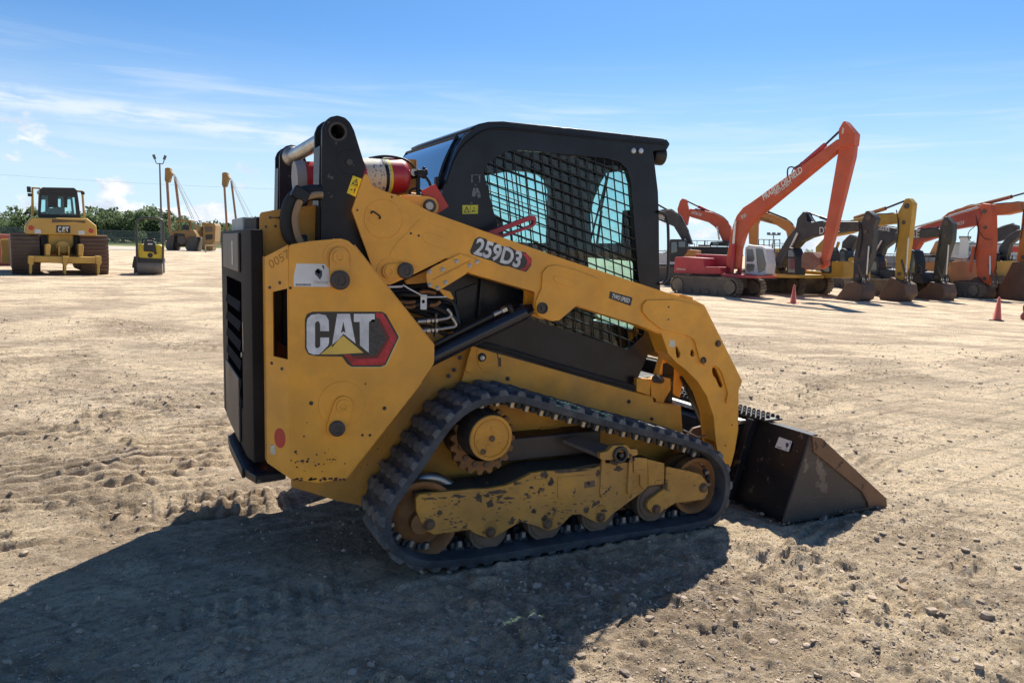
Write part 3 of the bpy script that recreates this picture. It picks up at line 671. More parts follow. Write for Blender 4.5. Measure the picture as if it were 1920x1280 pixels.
# ---------------------------------------------------------------- loader towers (black rear links)
tw = [(600, 560), (602, 444), (604, 242), (609.5, 228), (619, 219.5), (633, 216.5), (647.5, 221), (657, 231), (664, 245), (685.5, 315), (660, 394), (701, 509), (722, 534), (743, 560)]
pin = onY(633, 247, -.64)
def tower(mir):
    s = -1 if mir else 1
    h = [circ((pin.x, -.64, pin.z), .040, 28)]
    P_ = rnd(py(tw, -.64), [0, 0, .03, .03, .03, .03, .03, .03, .02, .02, .02, 0, 0, 0])
    bm = bmesh.new(); fl = lambda L_: [Vector((v.x, v.y * s, v.z)) for v in L_]
    prism(bm, fl(P_), (0, .022 * s, 0), [fl(h[0])]); o = fin(bm, 'rear_link', m_blk, LD, .003)
    prs = [Vector((v.x * .97 + .02, v.y, v.z)) for v in P_]
    bm = bmesh.new(); prism(bm, [v + Vector((0, .148 * s, 0)) for v in fl(P_)], (0, .022 * s, 0), [[v + Vector((0, .148 * s, 0)) for v in fl(h[0])]]); fin(bm, 'inner_plate', m_blk, o, .003)
    cx = sum(v.x for v in P_) / len(P_); cz = sum(v.z for v in P_) / len(P_)
    core = [Vector((cx + (v.x - cx) * .88 + .004, v.y, pin.z - .02 if v.z > pin.z - .02 else v.z)) for v in fl(P_)]
    bm = bmesh.new(); b0 = Vector((0, .022 * s, 0))
    xs = [v.x for v in P_]; x0_, x1_ = min(xs), max(xs)
    prism(bm, [Vector((pin.x - .07, -.618 * s, pin.z - .06)), Vector((pin.x - .085, -.618 * s, 1.35)), Vector((pin.x + .05, -.618 * s, 1.35)), Vector((pin.x + .09, -.618 * s, 1.75)), Vector((pin.x + .05, -.618 * s, pin.z - .06))], (0, .126 * s, 0)); fin(bm, 'web', m_blk, o, .003)
    bm = bmesh.new(); lathe(bm, (pin.x, -.64 * s, pin.z), (0, s, 0), [(.0, .040), (-.004, .040), (-.004, .030), (.16, .030), (.16, .040)], 28); fin(bm, 'pin_bushing', m_dsteel, o)
    return o
tow = tower(False); tower(True)
bm = bmesh.new(); lathe(bm, (pin.x, -.60, pin.z), (0, 1, 0), [(0, .036), (1.2, .036)], 28); lathe(bm, (pin.x, -.47, pin.z), (0, 1, 0), [(0, .055), (.04, .055), (.06, .036)], 28); lathe(bm, (pin.x, .47, pin.z), (0, -1, 0), [(0, .055), (.04, .055), (.06, .036)], 28)
fin(bm, 'cross_tube', m_steel, LD)
disc('link_boss', Z1, 905, 370, .052, -.64, .002, m_blk, tow, .001); disc('link_bolt', Z1, 907, 370, .014, -.642, .006, m_dsteel, tow)
def caution(z, pts, Y, par, name='caution_label', icon=True):
    P_ = py(zp(z, pts), Y - .0002); bm = bmesh.new(); prism(bm, P_, (0, -.0008, 0)); o = fin(bm, name, m_lemon, par)
    a, b, c, d = P_     # a top-left, b top-right, c bottom-right, d bottom-left
    def f(u, v): return (a * (1 - u) + b * u) * (1 - v) + (d * (1 - u) + c * u) * v + Vector((0, -.0009, 0))
    bm = bmesh.new()
    tall = (a - d).length > (a - b).length
    g = (lambda u, v: f(u, v)) if tall else (lambda u, v: f(v * 1.0, u))
    tri = [(.50, .08), (.85, .44), (.15, .44)]; inn = [(.50, .17), (.70, .39), (.30, .39)]
    if not tall: tri = [(.10 + .0, .27), (.85, .08), (.85, .46)]; inn = [(.32, .27), (.76, .15), (.76, .39)]
    F_ = f if tall else (lambda u, v: f(v, u))
    prism(bm, [F_(*q) for q in tri], (0, -.0005, 0), [[F_(*q) for q in inn]])
    prism(bm, [F_(*q) for q in ([(.47, .24), (.53, .24), (.52, .36), (.48, .36)])], (0, -.0005, 0))
    for q in ([(.05, .50), (.95, .50), (.95, .515), (.05, .515)], [(.25, .72), (.45, .70), (.45, .76), (.25, .78)], [(.62, .62), (.72, .60), (.74, .85), (.66, .86)], [(.55, .68), (.80, .68), (.70, .58)]):
        prism(bm, [F_(*p_) for p_ in q], (0, -.0005, 0))
    fin(bm, 'label_symbol', m_decalblk, o, smooth=False); return o
caution(Z1, [(930, 460), (990, 482), (948, 602), (890, 575)], -.64, tow)
# ---------------------------------------------------------------- lift arms
YA = -.69
arm = [(686, 319.5), (698, 349), (718, 357.5), (753, 369), (779, 383), (808, 397.5), (900, 430.6), (1052, 484), (1238, 544.5), (1277, 558), (1303, 563), (1320.7, 572), (1391.6, 715), (1385, 731), (1384, 806), (1377, 848), (1370, 875), (1350, 878), (1342.6, 828), (1338, 780), (1325, 741), (1307.6, 714), (1286, 692.6), (1268, 679), (1253, 662), (1244, 636), (1240, 625), (1198, 609), (1080, 573), (1047, 601), (1034, 602), (1008, 592.5), (1001, 574), (1003, 547), (884, 513), (845, 500), (839, 482), (821, 492), (770, 517), (731, 534), (722, 532), (701, 509), (660, 394)]
arm_holes = [zp(ZD, [(385, 440), (400, 436), (424, 490), (420, 515), (403, 528), (392, 510)]), zp(ZD, [(500, 465), (515, 460), (528, 480), (525, 510), (510, 515), (498, 500)]), zp(ZD, [(668, 590), (690, 600), (712, 650), (742, 725), (735, 748), (715, 742), (690, 680), (665, 650), (660, 610)])]
ra = [0.01] * len(arm); ra[1] = .03; ra[11] = .01; ra[12] = .015
def lift_arm(mir):
    P_ = rnd(py(arm, YA), .014, 3); H = [py(h, YA) for h in arm_holes]
    s = -1 if mir else 1; fl = lambda L_: [Vector((v.x, v.y * s, v.z)) for v in L_]
    bm = bmesh.new(); prism(bm, fl(P_), (0, .014 * s, 0), [fl(h) for h in H]); o = fin(bm, 'lift_arm', m_yel, LD, .0025)
    ia = list(arm); 
    bm = bmesh.new(); prism(bm, [v + Vector((0, .106 * s, 0)) for v in fl(P_)], (0, .014 * s, 0), [[v + Vector((0, .106 * s, 0)) for v in fl(h)] for h in H]); fin(bm, 'inner_arm_plate', m_yel, o, .002)
    # top and bottom walls of the box section
    bm = bmesh.new(); TOP = py([(753, 371), (808, 399.5), (900, 432.6), (1052, 486), (1238, 546.5), (1303, 565), (1319, 574), (1389, 715), (1383, 731), (1382, 806), (1376, 846)], YA)
    BOT = py([(1344, 828), (1340, 780), (1327, 740), (1309, 713), (1288, 691), (1270, 677), (1255, 660), (1242, 626), (1198, 607.5), (1080, 571.5), (1005, 545), (884, 511)], YA)
    for Ln in (TOP, BOT):
        for a, b in zip(fl(Ln), fl(Ln)[1:]):
            nrm = (b - a).cross(Vector((0, s, 0))).normalized() * .006
            prism(bm, [a + Vector((0, .014 * s, 0)), b + Vector((0, .014 * s, 0)), b + Vector((0, .106 * s, 0)), a + Vector((0, .106 * s, 0))], nrm)
    fin(bm, 'arm_wall', m_yel, o); return o
la = lift_arm(False); lift_arm(True)
def overlay(name, pts, th=.003, r=.012, z=None, Y=YA, mat=None, par=None, bev=.0012, hl=()):
    Q = zp(z, pts) if z else pts
    P_ = py(Q, Y); bm = bmesh.new(); prism(bm, rnd(P_, r, 5) if r else P_, (0, -th, 0), [py(zp(z, h) if z else h, Y) for h in hl]); return fin(bm, name, mat or m_yel, par or la, bev)
ov = [(300, 150), (352, 108), (360, 100), (430, 125), (512, 158), (590, 145), (612, 165), (712 * 1.0, 300)]
front_plate = overlay('front_gusset', [(1211, 563), (1238, 562.5), (1262, 562), (1300, 571), (1320, 576), (1389, 713.5), (1362, 757), (1359, 753), (1363, 736), (1352, 700), (1347, 691), (1338, 684), (1327, 686.5), (1318.5, 684), (1311, 675), (1305, 655), (1301, 640), (1297, 634), (1285.7, 628), (1237.5, 616), (1213, 597), (1202.5, 583), (1203, 571)], th=.012, r=.012, bev=.003)
bm = bmesh.new(); prism(bm, rnd(py([(1271, 557), (1277, 551), (1299, 557), (1301, 564), (1290, 566), (1271, 560)], YA + .02), .006), (0, .09, 0)); fin(bm, 'arm_stop', m_yel, la, .003)
bolts('pivot_bolt', Z6, [(608, 329), (545, 401)], .016, YA - .012, m_rust, la, .010); holes('bolt_hole', Z6, [(397, 172), (396, 226)], .005, YA - .0122, la); holes('bolt_hole', Z6, [(400, 266), (668, 677), (640, 765)], .005, YA - .0002, la)
overlay('small_sticker', [(403, 312), (428, 318), (424, 346), (398, 340)], .001, 0, Z6, mat=m_cream, bev=0)
overlay('pivot_cover', [], r=0) if False else None
bm = bmesh.new(); c = onY(*P1(Z1, 1135, 750), YA); lathe(bm, c, (0, -1, 0), [(0, .086), (.003, .086), (.003, .083), (.0015, .082), (.0015, 0)], 48); fin(bm, 'round_cover', m_yel, la)
bm = bmesh.new(); tube(bm, [onY(*P1(ZE, x, y), YA - .006) for x, y in ((140, 860), (145, 838), (165, 838), (222, 880), (228, 900), (215, 905))], .0035, 8); fin(bm, 'wire_clip', m_hose, la)
overlay('tab_outline', [(1045, 722), (1090, 750), (1075, 775), (1085, 790), (1060, 780), (1032, 752)], .004, 0, Z1)
overlay('long_gusset', [(1382, 740), (1430, 775), (1540, 815), (1592, 845), (1615, 880), (1620, 940), (1590, 985), (1545, 1010), (1380, 1072)] + [(1160, 1000), (1230, 900), (1330, 800)], .0022, .02, Z1)
overlay('arm_slot_rib', [(1405, 845), (1440, 840), (1545, 880), (1565, 905), (1555, 940), (1530, 950), (1420, 910), (1392, 880)], .0022, .01, Z1, YA - .0022)
holes('bolt_hole', Z1, [(1317, 845), (1369, 860)], .0055, YA - .0025, la); holes('bolt_hole', Z1, [(1190, 602), (960, 690)], .0045, YA - .0002, la)
overlay('pin_gusset', [(1120, 523), (1128, 532), (1080, 572), (1047, 600), (1034, 601), (1009, 592), (1002, 576), (1004, 563), (1014, 540), (1016, 510), (1026, 499.5), (1041, 497), (1080, 507)], .010, .02)
overlay('arm_slot_rib', [(990, 1130), (1008, 1124), (1130, 1165), (1143, 1180), (1135, 1207), (1118, 1208), (1000, 1170), (985, 1150)], .003, .008, Z3, YA - .010)
bm = bmesh.new(); c = onY(*P1(Z4, 1086, 115), YA - .010); lathe(bm, c, (0, -1, 0), [(0, .028), (.010, .028), (.012, .022), (.006, .021), (.006, .010), (.012, .009), (.012, 0)], 28); fin(bm, 'cylinder_pin', m_dsteel, la)
# near pin with its yellow lever, lower corner of the arm's rear plate
bm = bmesh.new(); c = onY(*P1(ZA, 150, 300), YA); lathe(bm, c, (0, -1, 0), [(0, .056), (.003, .056), (.003, .046), (.001, .045), (.001, 0)], 32); fin(bm, 'lever_seat', m_yel, la)
lever(ZA, (150, 300), (297, 292), .033, la, YA - .001, knob=m_dsteel, kr=.036)
# bolted hose guard below the arm
hg = zp(ZA, [(503, 350), (508, 320), (540, 275), (600, 240), (830, 132), (980, 185), (1000, 215), (905, 300), (885, 325), (640, 475), (605, 478), (545, 455), (515, 420)])
guard = overlay('hose_guard', hg, .008, .010, None, YA - .004, par=la)
overlay('guard_rib', [(570, 377), (935, 193), (938, 200), (575, 386)], .004, 0, ZA, YA - .012, m_yel2, guard)
bolts('guard_bolt', ZA, [(797, 205), (665, 285), (540, 305), (925, 245), (993, 210), (543, 433), (618, 463), (693, 408)], .0085, YA - .012, m_steel, guard)
plate('hose_bracket', zp(ZA, [(630, 482), (660, 470), (740, 495), (772, 555), (765, 572), (745, 568), (690, 545)]), -.66, .008, m_yel, la, r=.005)
plate('link_bar', zp(ZA, [(300, 390), (600, 250), (700, 250), (890, 320), (840, 360), (420, 420), (320, 425)]), -.60, .02, m_yel2, la, r=.006)
# model designation on the arm
A_, B_ = onY(*P1(Z3, 470, 935), YA), onY(*P1(Z3, 780, 1040), YA)
deco('model_badge', [(430, 965), (462, 885), (490, 868), (535, 880), (560, 905), (600, 905), (640, 930), (700, 935), (745, 965), (800, 970), (842, 1015), (838, 1060), (805, 1102), (745, 1085), (690, 1065), (640, 1060), (580, 1030), (520, 1012), (440, 985)], m_decalblk, 0, Z3, la, r=.004, Y=YA - .0002)
deco('badge_chevron', [(780, 978), (808, 980), (838, 1020), (830, 1060), (800, 1094), (760, 1085), (800, 1070), (815, 1030), (800, 1000)], m_logored, -.0008, Z3, la, Y=YA - .0002)
text_px('model_number', '259D3', m_silver, la, Z3, (455, 930), (785, 1035), YA - .0012, .106, bold=.0032, sx=.86)
deco('speed_label', [(1372, 1232), (1512, 1272), (1502, 1312), (1362, 1272)], m_decalblk, 0, Z3, la, Y=YA - .0002)
A4 = [(1474, 18), (1603, 57), (1592, 102), (1468, 58)]
deco('speed_label', A4, m_decalblk, 0, Z4, la, Y=YA - .0004)
text_px('speed_text', 'TWO SPEED', m_white, la, Z4, (1476, 42), (1596, 78), YA - .0014, .031, bold=.0006, sx=.68, shear=.15)
# red lift-arm brace
br = zp(Z3, [(540, 838), (840, 725), (862, 728), (875, 745), (870, 785), (852, 803), (655, 872), (600, 860)])
plate('red_arm_brace', br, -.60, .03, M('red_brace_paint', (.42, .015, .04), .4, dust=.1), LD, [zp(Z3, [(612, 845), (840, 755), (858, 760), (852, 785), (640, 858)])], r=.006)
# yellow link with pin behind the arm
lk = zp(Z1, [(1250, 590), (1300, 587), (1440, 597), (1485, 615), (1504, 655), (1500, 700), (1470, 730), (1300, 700)])
lko = plate('upper_link', lk, -.60, .05, m_yel, LD, r=.02)
disc('link_pin', Z1, 1440, 662, .030, -.60, .012, m_dsteel, lko); disc('link_pin_head', Z1, 1441, 662, .019, -.612, .004, m_steel, lko)
# ---------------------------------------------------------------- lift cylinders
def lift_cyl(s):
    a = onY(*P1(ZA, 560, 1125), -.62); b = onY(*P1(ZA, 1445, 690), -.62); c = onY(*P1(Z4, 1086, 115), -.62)
    f = lambda v: Vector((v.x, v.y * s, v.z)); a = a + (a - b) * .3
    bm = bmesh.new(); cyl(bm, f(a), f(b), .040, seg=32); d = (b - a).normalized(); cyl(bm, f(b), f(b + d * .05), .040, .022, 28)
    o = fin(bm, 'lift_cylinder', M('cylinder_black', (.012, .016, .026), .22, dust=.05) if s == 1 else bpy.data.materials['cylinder_black'], LD)
    bm = bmesh.new(); cyl(bm, f(b), f(c), .019, seg=20); fin(bm, 'rod', m_chrome, o)
    if s == 1:
        p0 = onY(*P1(ZA, 590, 1000), -.65); p1 = onY(*P1(ZA, 1150, 715), -.65); p2 = onY(*P1(ZA, 1230, 680), -.65); p3 = onY(*P1(ZA, 1275, 658), -.65)
        bm = bmesh.new(); cyl(bm, p0, p1, .011, seg=16); fin(bm, 'oil_tube', m_hose, o)
        bm = bmesh.new(); cyl(bm, p1, p2, .013, .010, 16); cyl(bm, p2, p3, .016, seg=6); fin(bm, 'fitting', m_steel, o)
        bm = bmesh.new(); tube(bm, [p3, onY(*P1(ZA, 1300, 640), -.64), onY(*P1(ZA, 1320, 680), -.63)], .018, 12); fin(bm, 'elbow', m_hose, o)
lift_cyl(1); lift_cyl(-1)
# ---------------------------------------------------------------- hoses and lines behind the panel
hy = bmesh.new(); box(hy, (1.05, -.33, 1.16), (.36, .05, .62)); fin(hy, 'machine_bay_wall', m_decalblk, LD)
plate('valve_block', zp(ZA, [(280, 640), (560, 740), (560, 850), (380, 870), (330, 760)]), -.48, .10, m_yel2, LD, r=.01)
plate('valve_block', zp(ZA, [(440, 880), (640, 880), (700, 930), (600, 1000), (500, 960)]), -.55, .10, m_yel2, LD, r=.01)
rs2 = random.Random(9)
for k in range(11):
    y0 = 470 + k * 33; pts = [(120 + k * 16, y0 + rs2.uniform(-10, 10)), (330 + rs2.uniform(-30, 30), y0 + rs2.uniform(-30, 40)), (560 + rs2.uniform(-30, 40), y0 + 20 + rs2.uniform(-40, 40)), (740 + rs2.uniform(-40, 30), y0 + 80 + rs2.uniform(-40, 60)), (820, 800)]
    bm = bmesh.new(); Yh = -.50 - rs2.random() * .1; tube(bm, [onY(*P1(ZA, *p_), Yh + rs2.uniform(-.02, .02)) for p_ in pts], .009 + .004 * rs2.random(), 10); fin(bm, 'hydraulic_hose', m_hose, LD)
for pts in ([(260, 590), (330, 600), (400, 590)], [(300, 640), (360, 645), (400, 630)], [(540, 625), (600, 620), (640, 590)], [(440, 500), (520, 495), (600, 510)]):
    bm = bmesh.new(); tube(bm, [onY(*P1(ZA, *p_), -.62) for p_ in pts], .008, 10); fin(bm, 'hose_sleeve', m_wheel, LD)
for y0, y1, xe in ((770, 700, 745), (862, 780, 790)):
    bm = bmesh.new(); tube(bm, [onY(*P1(ZA, *p_), -.64) for p_ in ((420, y0 + 12), (560, y0), (680, y0 - 15), (xe - 15, y0 - 32), (xe, y0 - 60), (xe - 40, y1 - 40))], .0075, 10)
    ln = fin(bm, 'steel_line', m_steel, LD)
    for (xa, xb, r) in ((420, 500, .012), (505, 540, .014), (555, 575, .013), (590, 608, .016)):
        bm = bmesh.new(); cyl(bm, onY(*P1(ZA, xa, y0 + 12 - (xa - 420) * .05), -.642), onY(*P1(ZA, xb, y0 + 6 - (xa - 420) * .05), -.642), r, seg=6 if r > .0125 else 16); fin(bm, 'fitting', m_steel, ln)
bm = bmesh.new(); box(bm, onY(*P1(ZA, 596, 815), -.64), (.010, .02, .11)); fin(bm, 'line_clamp', m_dsteel, LD)
bm = bmesh.new(); prism(bm, rnd(py(zp(ZA, [(455, 523), (515, 525), (512, 668), (452, 665)]), -.70), .004), (0, .002, 0), [circ(onY(*P1(ZA, 480, 590), -.70), .008, 14)]); tg = fin(bm, 'white_tag', m_white, LD)
bm = bmesh.new(); tube(bm, [onY(*P1(ZA, *p_), -.705) for p_ in ((285, 430), (340, 465), (480, 540), (505, 548))], .0032, 8, 1); tube(bm, [onY(*P1(ZA, *p_), -.70) for p_ in ((505, 548), (620, 546), (700, 545))], .003, 8, 1); tube(bm, [onY(*P1(ZA, *p_), -.68) for p_ in ((130, 452), (280, 445))], .005, 8, 1); fin(bm, 'cable', m_white, LD)
# big corrugated hose by the tower
bm = bmesh.new(); pts = [onY(*P1(Z1, x, y), -.62) for x, y in ((620, 905), (560, 900), (510, 850), (497, 760), (515, 660), (560, 600), (640, 575), (720, 575))]
tube(bm, pts, .034, 14); bigh = fin(bm, 'large_hose', m_rubin, LD)
bm = bmesh.new(); tube(bm, [onY(*P1(Z1, x, y), -.665) for x, y in ((585, 905), (560, 850), (545, 760), (555, 690), (590, 620), (680, 588), (730, 588))], .014, 10); fin(bm, 'hose_sleeve', M('tan_sleeve', (.30, .19, .10), .7, dust=.4), bigh)
bm = bmesh.new(); box(bm, onY(*P1(Z1, 580, 585), -.655), (.07, .05, .05), rot=Matrix.Rotation(.5, 4, 'Y')); fin(bm, 'hose_clamp', m_blk, bigh, .006)
# fire-suppression bottles behind the towers
def bottle(a, b, r, name, label_band=True):
    a = Vector(a); b = Vector(b); d = (b - a); Ln = d.length; d.normalize()
    bm = bmesh.new(); lathe(bm, a, d, [(0, 0), (0, r * .80), (.012, r * .96), (.025, r), (Ln - .05, r), (Ln - .025, r * .93), (Ln - .01, r * .72), (Ln, r * .35), (Ln, 0)], 40); o = fin(bm, name, m_red, LD, ang=60)
    return o, a, d, Ln
b1, ba, bd_, bl = bottle(onY(640, 333, -.40), onY(764, 330, -.36), .086, 'fire_suppression_bottle')
bm = bmesh.new(); lathe(bm, ba + bd_ * (bl * .28), bd_, [(0, .0868), (bl * .38, .0868)], 40); fin(bm, 'instruction_label', m_cream, b1)
bm = bmesh.new(); lathe(bm, ba + bd_ * (bl * .56), bd_, [(0, .0885), (.016, .0885)], 40); fin(bm, 'strap', m_blk, b1)
bm = bmesh.new(); lathe(bm, ba + bd_ * (bl * .63), bd_, [(0, .0872), (.012, .0872)], 40); fin(bm, 'yellow_stripe', m_lemon, b1)
b2, ca, cd_, cl_ = bottle(onY(553, 335, -.05), onY(680, 338, -.05), .085, 'fire_suppression_bottle')
bm = bmesh.new(); lathe(bm, ca - cd_ * .002, cd_, [(0, 0), (0, .083), (.03, .088), (.045, .088)], 40); fin(bm, 'bottle_end_cap', M('grey_cap', (.32, .29, .27), .5, dust=.3), b2)
vp = onY(*P1(Z1, 1335, 440), -.42)
bm = bmesh.new(); lathe(bm, vp, (0, -1, 0), [(-.03, .014), (0, .017), (.010, .017), (.010, .013), (.008, .013), (.008, 0)], 20); fin(bm, 'pressure_gauge', m_steel, b1)
bm = bmesh.new(); cyl(bm, onY(764, 330, -.38), onY(786, 327, -.40), .018); cyl(bm, onY(784, 318, -.42), onY(784, 368, -.42), .010); cyl(bm, onY(776, 327, -.42), onY(800, 322, -.42), .016); cyl(bm, onY(795, 313, -.42), onY(795, 335, -.42), .008); box(bm, onY(788, 326, -.42), (.04, .04, .035)); fin(bm, 'valve', m_blk, b1, .002)
bm = bmesh.new(); tube(bm, [onY(x, y, -.40) for x, y in ((692, 297), (720, 293), (748, 296), (768, 305), (779, 320))], .006, 8); tube(bm, [onY(x, y, -.42) for x, y in ((797, 330), (805, 342), (808, 352))], .007, 8); tube(bm, [onY(x, y, -.42) for x, y in ((768, 364), (772, 356), (782, 353), (792, 360), (796, 368))], .006, 8); fin(bm, 'valve_hose', m_hose, b1)
bm = bmesh.new(); prism(bm, rnd(py(zp(Z1, [(1390, 560), (1480, 515), (1570, 665), (1495, 715), (1440, 640)]), -.58), .003), (0, .012, 0)); fin(bm, 'red_tag', m_redtag, LD, .001)
bm = bmesh.new(); cyl(bm, onY(770, 300, -.30), onY(770, 380, -.30), .03); cyl(bm, onY(745, 365, -.35), onY(800, 372, -.35), .02); fin(bm, 'bottle_bracket', m_yel2, LD)
# ---------------------------------------------------------------- cab
YK = -.47
side = [(890, 640), (846, 640), (800, 560), (815, 430), (826, 383), (830, 357), (841.6, 321), (847, 304), (858, 275), (872, 254), (895, 237), (918, 230), (945, 229), (1100, 245), (1250, 262), (1256, 270), (1250, 281), (1224, 283), (1228, 312), (1233.7, 359), (1235.5, 411), (1236, 498), (1238, 548), (1238, 655), (1216, 662), (1187, 730)]
win = [(907, 321), (914, 308), (929, 294.5), (951, 284), (974, 281.6), (1060, 289), (1137, 297), (1162, 304), (1176, 317), (1183, 342), (1188, 400), (1197, 518), (1211, 600), (1207, 628), (1178, 655), (1090, 628), (999, 599), (972, 560), (940, 450), (920, 375)]
def cab_side(mir):
    s = -1 if mir else 1; fl = lambda L_: [Vector((v.x, v.y * s, v.z)) for v in L_]
    P_ = rnd(py(side, YK), [0, 0, 0, 0, 0, .01, .01, .02, .04, .05, .05, .05, .05, 0, .01, .01, .01, .01, 0, 0, 0, 0, 0, .02, .02, 0]); Hh = rnd(py(win, YK), .02)
    bm = bmesh.new(); prism(bm, fl(P_), (0, .035 * s, 0), [fl(Hh)]); o = fin(bm, 'cab_side', m_cab, CAB, .006, 3)
    bm = bmesh.new(); Gp = [Vector((v.x, v.y + .026, v.z)) for v in rnd(py(win, YK), .02)]
    cx = sum(v.x for v in Gp) / len(Gp); cz = sum(v.z for v in Gp) / len(Gp); Gp = [Vector((cx + (v.x - cx) * 1.01, v.y, cz + (v.z - cz) * 1.01)) for v in Gp]
    prism(bm, fl(Gp), (0, .004 * s, 0)); fin(bm, 'side_glass', m_clear if not mir else m_teal, o, smooth=False)
    # steel mesh guard: sloping cross bars and near-vertical bars, clipped to the opening
    wp = [(v.x, v.z) for v in rnd(py(win, YK), .02)]
    def clip(a, b):
        ts = []
        for i in range(len(wp)):
            (x1, y1), (x2, y2) = wp[i], wp[(i + 1) % len(wp)]
            dx, dy = b[0] - a[0], b[1] - a[1]; ex, ey = x2 - x1, y2 - y1; den = dx * ey - dy * ex
            if abs(den) < 1e-12: continue
            t = ((x1 - a[0]) * ey - (y1 - a[1]) * ex) / den; u = ((x1 - a[0]) * dy - (y1 - a[1]) * dx) / den
            if 0 <= u < 1: ts.append(t)
        ts.sort(); return [(ts[i], ts[i + 1]) for i in range(0, len(ts) - 1, 2)]
    bm = bmesh.new(); cnt = 0
    def bar(p, q, y, r):
        for t0, t1 in clip((p.x, p.z), (q.x, q.z)):
            t0 -= .004; t1 += .004
            a = p.lerp(q, t0); b = p.lerp(q, t1); cyl(bm, Vector((a.x, y * s, a.z)), Vector((b.x, y * s, b.z)), r, seg=6)
    for k in range(-12, 33):
        y0 = 300 + k * 19.4; bar(onY(900, y0 - 60, YK), onY(1220, y0 + 62, YK), YK + .010, .0041)
    for k in range(-4, 22):
        x0 = 905 + k * 18.6 - k * k * .10; bar(onY(x0 - 12, 280, YK), onY(x0 + 22, 660, YK), YK + .016, .0041)
    fin(bm, 'mesh_guard', m_hose, o); return o
CAB = bpy.data.objects.new('cab', None); COL.objects.link(CAB); CAB.parent = LD; CAB.location = (.35, 0, 1.3); bpy.context.view_layer.update()
cs = cab_side(False); cab_side(True)
# raised rim line that runs along the roof edge
bm = bmesh.new(); rim = py([(838, 345), (848, 312), (862, 283), (880, 264), (905, 247), (938, 241), (1000, 246), (1100, 257), (1180, 265), (1248, 270)], YK - .004)
tube(bm, rim, .005, 8); fin(bm, 'roof_rim', m_cab, CAB)
# roof skin from the rear window round to the front lip
def sweep(name, pts, Y0, Y1, th, mat, par, bev=.003):
    P_ = [onY(x, y, YK) for x, y in pts]; bm = bmesh.new(); up = []
    for i, p_ in enumerate(P_):
        d = (P_[min(i + 1, len(P_) - 1)] - P_[max(i - 1, 0)]).normalized(); n_ = Vector((-d.z, 0, d.x)); up.append(p_ - n_ * th)
    loop = P_ + up[::-1]; loop = [Vector((v.x, Y0, v.z)) for v in loop]; prism(bm, loop, (0, Y1 - Y0, 0)); return fin(bm, name, mat, par, bev)
roofp = [(884, 243), (900, 235), (918, 231), (945, 230), (1100, 246), (1248, 263)]
sweep('roof', [(x, y - 3.5) for x, y in roofp], -.455, .455, .03, m_cab, CAB)
bm = bmesh.new(); q = onY(1212, 259, YK); cyl(bm, (q.x, -.2, q.z), (q.x, -.2, q.z + .018), .012, .006); fin(bm, 'roof_antenna', m_cab, CAB)
# rear wall: window frame and blue-reflecting pane following the rear curve
rc = [onY(x, y, YK) for x, y in ((878, 247), (864, 262), (855, 280), (847, 304), (838, 332), (830, 357), (826, 383), (815, 430))]
def rcp(t, y, out=0.0):
    k = t * (len(rc) - 1); i = min(int(k), len(rc) - 2); v = rc[i].lerp(rc[i + 1], k - i); return Vector((v.x + out, y, v.z))
bm = bmesh.new(); n = 10
def strip(bm, t0, t1, y0, y1, o0, o1):
    g = []
    for k in range(n + 1):
        t = t0 + (t1 - t0) * k / n; g.append([bm.verts.new(rcp(t, y0, o0)), bm.verts.new(rcp(t, y1, o0)), bm.verts.new(rcp(t, y1, o1)), bm.verts.new(rcp(t, y0, o1))])
    for a, b in zip(g, g[1:]):
        for q in range(4): bm.faces.new((a[q], a[(q + 1) % 4], b[(q + 1) % 4], b[q]))
    bm.faces.new(g[0]); bm.faces.new(g[-1][::-1])
strip(bm, 0, 1, -.435, -.38, 0, .03); strip(bm, 0, 1, .38, .435, 0, .03); strip(bm, 0, .06, -.38, .38, 0, .03); strip(bm, .86, 1, -.38, .38, 0, .03)
fin(bm, 'rear_window_frame', m_cab, CAB, .002)
bm = bmesh.new(); strip(bm, .05, .87, -.40, .40, -.010, -.004); fin(bm, 'rear_glass', m_blueg, CAB)
bm = bmesh.new(); tube(bm, [rcp(t, y, -.012) for t, y in ((.06, -.39), (.45, -.395), (.86, -.39))], .008, 8); tube(bm, [rcp(t, y, -.012) for t, y in ((.06, .39), (.45, .395), (.86, .39))], .008, 8); tube(bm, [rcp(.055, y, -.012) for y in (-.39, 0, .39)], .008, 8); fin(bm, 'rear_window_seal', m_hose, CAB)
bm = bmesh.new(); box(bm, rcp(.62, -.405, -.02), (.02, .03, .05)); fin(bm, 'window_latch', m_hose, CAB, .004)
# front: door with rounded pane
XF = onY(1224, 283, YK).x - .02
fh = [(1190, 470), (1097, 462), (1100, 400), (1114, 350), (1136, 308), (1162, 303), (1177, 318), (1185, 345)]
fy = [onX(x, y, XF) for x, y in ((1102, 456), (1100, 402), (1106, 375), (1118, 345), (1136, 312), (1150, 304), (1164, 305), (1176, 319), (1183, 350), (1188, 456))]
zf = onX(1187, 640, XF).z; zl = .88; ytop = max(v.z for v in fy) + .07
outer = [Vector((XF, -.435, zl)), Vector((XF, -.435, onY(1224, 283, YK).z)), Vector((XF, .435, onY(1224, 283, YK).z)), Vector((XF, .435, zl))]
ypane = [Vector((XF, y, z)) for y, z in ((-.36, 1.05), (-.36, 1.88), (-.30, 1.95), (.05, 1.95), (.20, 1.85), (.33, 1.55), (.36, 1.05))]
pane = [v for v in fy]
hz = min(v.z for v in fy)
fy2 = [onX(x, y, XF) for x, y in ((1092, 482), (1186, 490), (1188, 618), (1110, 600))]
